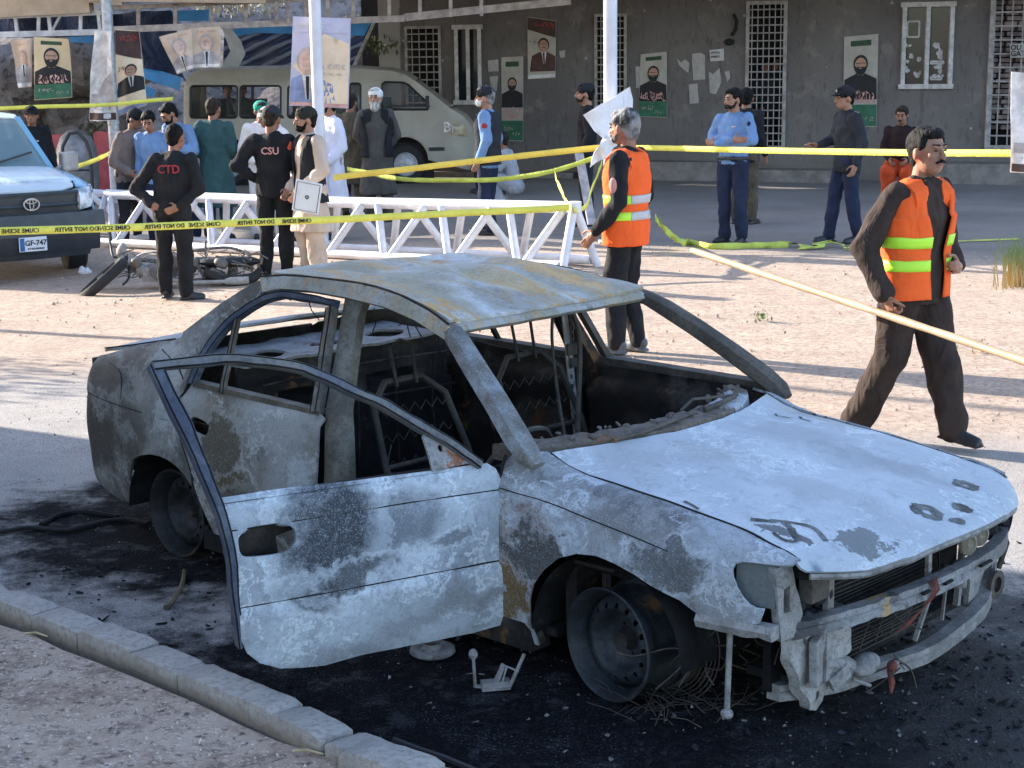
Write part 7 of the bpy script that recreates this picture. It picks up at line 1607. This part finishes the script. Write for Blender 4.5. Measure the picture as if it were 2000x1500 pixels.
# --- officer, crossed arms
crossed=dict(el=(.27,.03,1.17),wl=(-.10,.235,1.14),er=(-.27,.03,1.17),wr=(.11,.215,1.19))
hcx={'l':dict(d=(-1,-.1,.1),n=(0,-1,0),curl=.3,t=(0,0,1)),'r':dict(d=(1,-.1,0),n=(0,-1,0),curl=.3,t=(0,0,1))}
person('police officer in a light blue shirt and navy trousers with arms crossed',foot(1430,474),1.76,-38,pose=dict(crossed),fit=dict(shirt=SKY,trou=NAVY,hair=HB,beard=HD,bl=-.014,belt=BLT,hem=.90,hand=hcx,patch=[(.225,.05,1.36,(.02,.03,.03),NAVY,'sleeve_badge'),(.08,.145,1.33,(.03,.008,.012),SILV,'name_badge')]),head=(-20,2,0),skin=SK2)
person('man in black clothes standing just behind the officer with crossed arms',ap(foot(1457,440),.0,.2),1.72,150,fit=dict(shirt=BLK,trou=OLV,hair=HB),head=(20,0,0))
# --- officer in dark jacket with cap
person('officer in a dark jacket and peaked cap pointing with one hand',foot(1650,474),1.77,-72,pose=dict(lean=(0,.02),er=(-.24,.02,1.17),wr=(-.18,.28,1.10),al=(.10,-.10,.09),ar=(-.11,.14,.09),kl=(.1,-.02,.5),kr=(-.1,.1,.5)),fit=dict(shirt=CHR,trou=NAVY,hair=HB,cap=BLK,badge=1,fat=1.06,sr=1.12,hand={'r':dict(d=(0,1,.25),n=(.3,0,-1),curl=.35)}),head=(0,6,0),skin=SK2)
# --- leaning dark man with red cloth
person('dark clad man with a moustache sitting by the grey wall in red trousers',ap(foot(1748,420),.1,.2),1.66,-20,pose=dict(drop=.24,wl=(.12,.30,.78),wr=(-.12,.30,.78),el=(.24,.05,.90),er=(-.24,.05,.90),kl=(.13,.36,.60),kr=(-.13,.36,.60),al=(.12,.25,.09),ar=(-.12,.25,.09)),fit=dict(shirt=cloth('cloth_maroon_black',(.022,.012,.012)),trou=REDC,hair=HD,mous=HB,hem=.86,tw=1.45),head=(-10,10,0))
# --- man in black jacket with beanie beside the right pole
person('man in a black jacket and knitted hat looking left beside the thick white pole',ap(foot(1150,440),-.02,0),1.80,-95,pose=dict(),fit=dict(shirt=BLK,trou=CHR,hair=HB,cap=BLK,brim=0,beard=HD,bl=-.014,sr=1.1,hem=.84),head=(8,0,0),skin=SK2)
# --- officer with blue sleeves and dark vest
person('police officer in a dark vest over pale blue sleeves with a dark cap, facing left',foot(955,458),1.80,-105,pose=dict(al=(.1,-.06,.09),ar=(-.1,.1,.09)),fit=dict(shirt=SKY,trou=NAVY,vest=CHR,vop=.1,vhem=.84,cap=BLK,brim=0,hair=HG,sr=1.08,mask=WH2,patch=[(.262,-.03,1.30,(.02,.045,.04),REDL,'sleeve_badge'),(-.262,-.03,1.30,(.02,.045,.04),REDL,'sleeve_badge')]),head=(6,3,0),skin=SK2)
# --- seated person in pale grey
sp=foot(1000,405)
person('person in pale grey clothes crouching near the yellow tape',ap(sp,.05,.3),1.66,-100,sit=True,pose=dict(drop=.62,lean=(0,.14),kl=(.12,.40,.52),al=(.12,.22,.09),kr=(-.12,.40,.52),ar=(-.12,.22,.09),el=(.22,.22,.60),wl=(.10,.45,.60),er=(-.22,.22,.60),wr=(-.10,.45,.60)),fit=dict(shirt=LGR,trou=LGR,hair=HD,tw=1.25,hem=.86,sr=1.15),head=(0,10,0))
person('dark figure sitting behind the crouching person by the tape',ap(foot(982,385),0,.9),1.66,-70,sit=True,pose=dict(drop=.50,lean=(0,.1),kl=(.12,.42,.50),al=(.12,.36,.09),kr=(-.12,.42,.50),ar=(-.12,.36,.09),el=(.22,.2,.70),wl=(.10,.4,.58),er=(-.22,.2,.70),wr=(-.10,.4,.58)),fit=dict(shirt=BLK,trou=BLK,hair=HB,hem=.86),head=(0,5,0))
# --- white bearded man
person('white bearded old man in a long grey robe, black jacket and white skull cap',foot(740,432),1.80,4,pose=dict(wl=(.16,-.10,1.0),el=(.27,-.08,1.14),wr=(-.17,-.10,1.0),er=(-.27,-.08,1.14)),fit=dict(shirt=GRY,trou=GRY,vest=BLK,vop=.62,vhem=.86,hair=HW,beard=HW,bl=.035,cap=WH2,brim=0,hem=.36,flare=.5,tw=1.1,sr=1.12,slv=1),head=(-15,0,0),skin=SK2)
# --- dark brown man behind the white kurta man
person('man in an olive brown long shirt standing behind the man in white',ap(foot(690,425),0,0),1.72,160,fit=dict(shirt=OLV,trou=OLV,hair=HD,hem=.48,flare=.6),head=(0,0,0))
person('bearded man in a long white shirt looking left beside the white pole',foot(652,466),1.80,-62,pose=dict(wl=(.20,.12,.95)),fit=dict(shirt=WHT,trou=cloth('cloth_sand',(.40,.32,.26)),hair=HB,beard=HB,bl=-.008,hem=.45,flare=.5,fat=1.1,sr=1.12),head=(-10,0,0),skin=SK1)
# --- beige man with papers
fb_=foot(612,545)
person('bearded man in beige robe, black waistcoat and black cap holding a white clipboard',fb_,1.74,-58,pose=dict(el=(.27,-.02,1.13),wl=(.12,.20,.90),er=(-.24,-.04,1.13),wr=(-.17,.16,.92)),fit=dict(shirt=BEI,trou=BEI,vest=BLK,vop=.35,vhem=.80,hair=HB,cap=cloth('cap_black_olive',(.022,.022,.018)),brim=0,beard=HB,bl=-.004,hem=.50,flare=.9,tw=1.3,sr=1.08,hand={'l':dict(d=(-.4,.5,-.6),n=(-.5,-.8,0),curl=.9)}),head=(-8,2,0),skin=SK2)
p0=at(600,385,fb_.y-.36); b=MB(); b.box((0,0,0),(.27,.012,.32),(.1,.20,-.1)); o=b.build('clipboard',mat('clipboard_white',(.66,.70,.76),.5,0,.04),None,False,.004); o.location=p0+V((.0,0,0)); tag(o,'white framed board with a round black mark held by the man in beige','board')
b=MB(); M3=Euler((.1,.20,-.1)).to_matrix()
for a_,c_ in(((-.115,-.14),(.115,-.14)),((.115,-.14),(.115,.14)),((.115,.14),(-.115,.14)),((-.115,.14),(-.115,-.14))): b.bar(M3@V((a_[0],-.009,a_[1])),M3@V((c_[0],-.009,c_[1])),.006,.003)
b.lathe(M3@V((0,-.006,0)),M3@V((0,-1,0)),[(.020,0),(.020,.005),(.009,.005),(.009,0)],20); b.build('board_marking',BLT,o)
# --- black uniform, back to camera, cap
person('man in black uniform and cap seen from behind, small red letters on his back',foot(542,543),1.76,170,pose=dict(el=(.36,-.10,1.16),wl=(.20,.03,1.02),er=(-.25,.05,1.15),wr=(-.15,.22,1.08)),fit=dict(shirt=BLK,trou=BLK,cap=CHR,hair=HD,fringe=0,sr=1.1,hem=.84,text=[('CSU',.10,PNK,1.31,PI/2+.1)],patch=[(-.20,-.05,1.37,(.035,.03,.06),mat('shoulder_orange',(.65,.10,.04),.6),'shoulder_patch')]),head=(-10,14,0))
person('man in white with a green cap and a white mask facing the camera',foot(520,466),1.74,15,pose=dict(wl=(.12,.2,1.0),wr=(-.12,.2,1.0)),fit=dict(shirt=WH2,trou=WH2,cap=GRN,brim=0,mask=WH2,hair=HD,hem=.6,sr=1.1),head=(8,10,0),skin=SK1)
person('stooping man in white bending behind the uniformed man with the cap',ap(foot(572,470),0,0),1.70,-60,pose=dict(lean=(0,.20),hz=-.02),fit=dict(shirt=WH2,trou=WH2,cap=WH2,brim=0,hair=HD,hem=.6),head=(0,15,0))
# --- teal kurta man
person('man in a long dark teal shirt seen from behind, white shawl edge at his side',foot(428,468),1.80,172,fit=dict(shirt=TEAL,trou=TEAL,hair=HD,hem=.42,flare=.55,fat=1.08,sr=1.1),pose=dict(wl=(.18,.2,1.0),wr=(-.18,.2,1.0)),head=(-12,6,0))
# --- bent officer light blue looking down
person('young officer in a light blue shirt bending his head to look at papers',foot(368,470),1.78,-35,pose=dict(lean=(-.05,.06),el=(.26,.06,1.15),wl=(.05,.32,1.20),er=(-.26,.06,1.15),wr=(-.08,.30,1.15),hoff=(0,.05),hz=-.02),fit=dict(shirt=SKY,trou=NAVY,hair=HB,beard=HB,bl=-.010,hem=.9),head=(-15,32,0),skin=SK2)
person('curly haired man in a blue shirt hidden behind the leaning man',foot(316,476),1.68,-10,pose=dict(lean=(-.03,.05),hoff=(0,.04)),fit=dict(shirt=SKY,trou=NAVY,hair=HB,hs='long'),head=(10,25,0))
# --- leaning man brown shirt black cap
person('leaning man in a muddy brown jacket and black cap looking down',foot(258,474),1.72,55,pose=dict(lean=(.02,.10),el=(.25,.08,1.10),wl=(.15,.32,1.02),er=(-.25,.0,1.08),wr=(-.2,.25,.95)),fit=dict(shirt=MBR,trou=CHR,cap=BLK,hair=HB,sr=1.15,fat=1.06),head=(15,25,0))
# --- printed jacket man, back
person('man with a big red emblem on his black jacket back, hands on hips',foot(345,585),1.66,168,pose=dict(lean=(-.03,.05),el=(.37,-.02,1.12),wl=(.17,-.10,.98),er=(-.30,.0,1.12),wr=(-.13,-.13,.95),al=(.13,.05,.09),ar=(-.12,-.02,.09),kl=(.12,.04,.5),kr=(-.11,.02,.5),tr=(-1,.4,0)),fit=dict(shirt=BLK,trou=BLK,hair=HB,fringe=0,sr=1.08,hem=.84,fat=1.05,tw=1.05,text=[('CTD',.115,REDL,1.32,PI/2+.05)],patch=[(-.305,.02,1.22,(.022,.03,.05),LGR,'sleeve_badge')],hand={'r':dict(d=(.8,-.2,-.3),n=(0,1,0),curl=.4),'l':dict(d=(-.7,-.1,-.4),n=(0,1,0),curl=.4)}),head=(-14,8,0))
# --- man with cap behind the pickup
person('man in a black jacket and peaked cap standing behind the pickup bonnet',ap(at(66,300,22.8),0,0),1.72,25,fit=dict(shirt=BLK,trou=BLK,cap=BLK,hair=HB,sr=1.15,fat=1.05,patch=[(.04,.145,1.28,(.02,.006,.012),SILV,'jacket_mark')]),head=(-15,5,0))
person('dark jacketed figure mostly cut off by the left edge behind the pickup windscreen',ap(at(0,300,22.3),-.05,0),1.66,30,fit=dict(shirt=CHR,trou=BLK,hair=HB,sr=1.15),head=(0,0,0))
# --- people inside the barred door and behind the van windows
for px,py,h_,lab in((1500,300,1.70,'dim figure standing inside the barred doorway at its left'),(1518,300,1.76,'second dim figure inside the barred doorway near its hinge')):
    p=wp(px,py,-.42); p.z=.35; person(lab,p,h_,random.uniform(-10,15),fit=dict(shirt=CHR,trou=BLK,hair=HB))
for px,lab in((450,'head and shoulders of a man seen through the rear window of the van'),(478,'second man seen through the rear window of the van')):
    p=at(px,300,31.2); p.z=0; person(lab,p,1.72,10,fit=dict(shirt=GRY,trou=BLK,hair=HB))
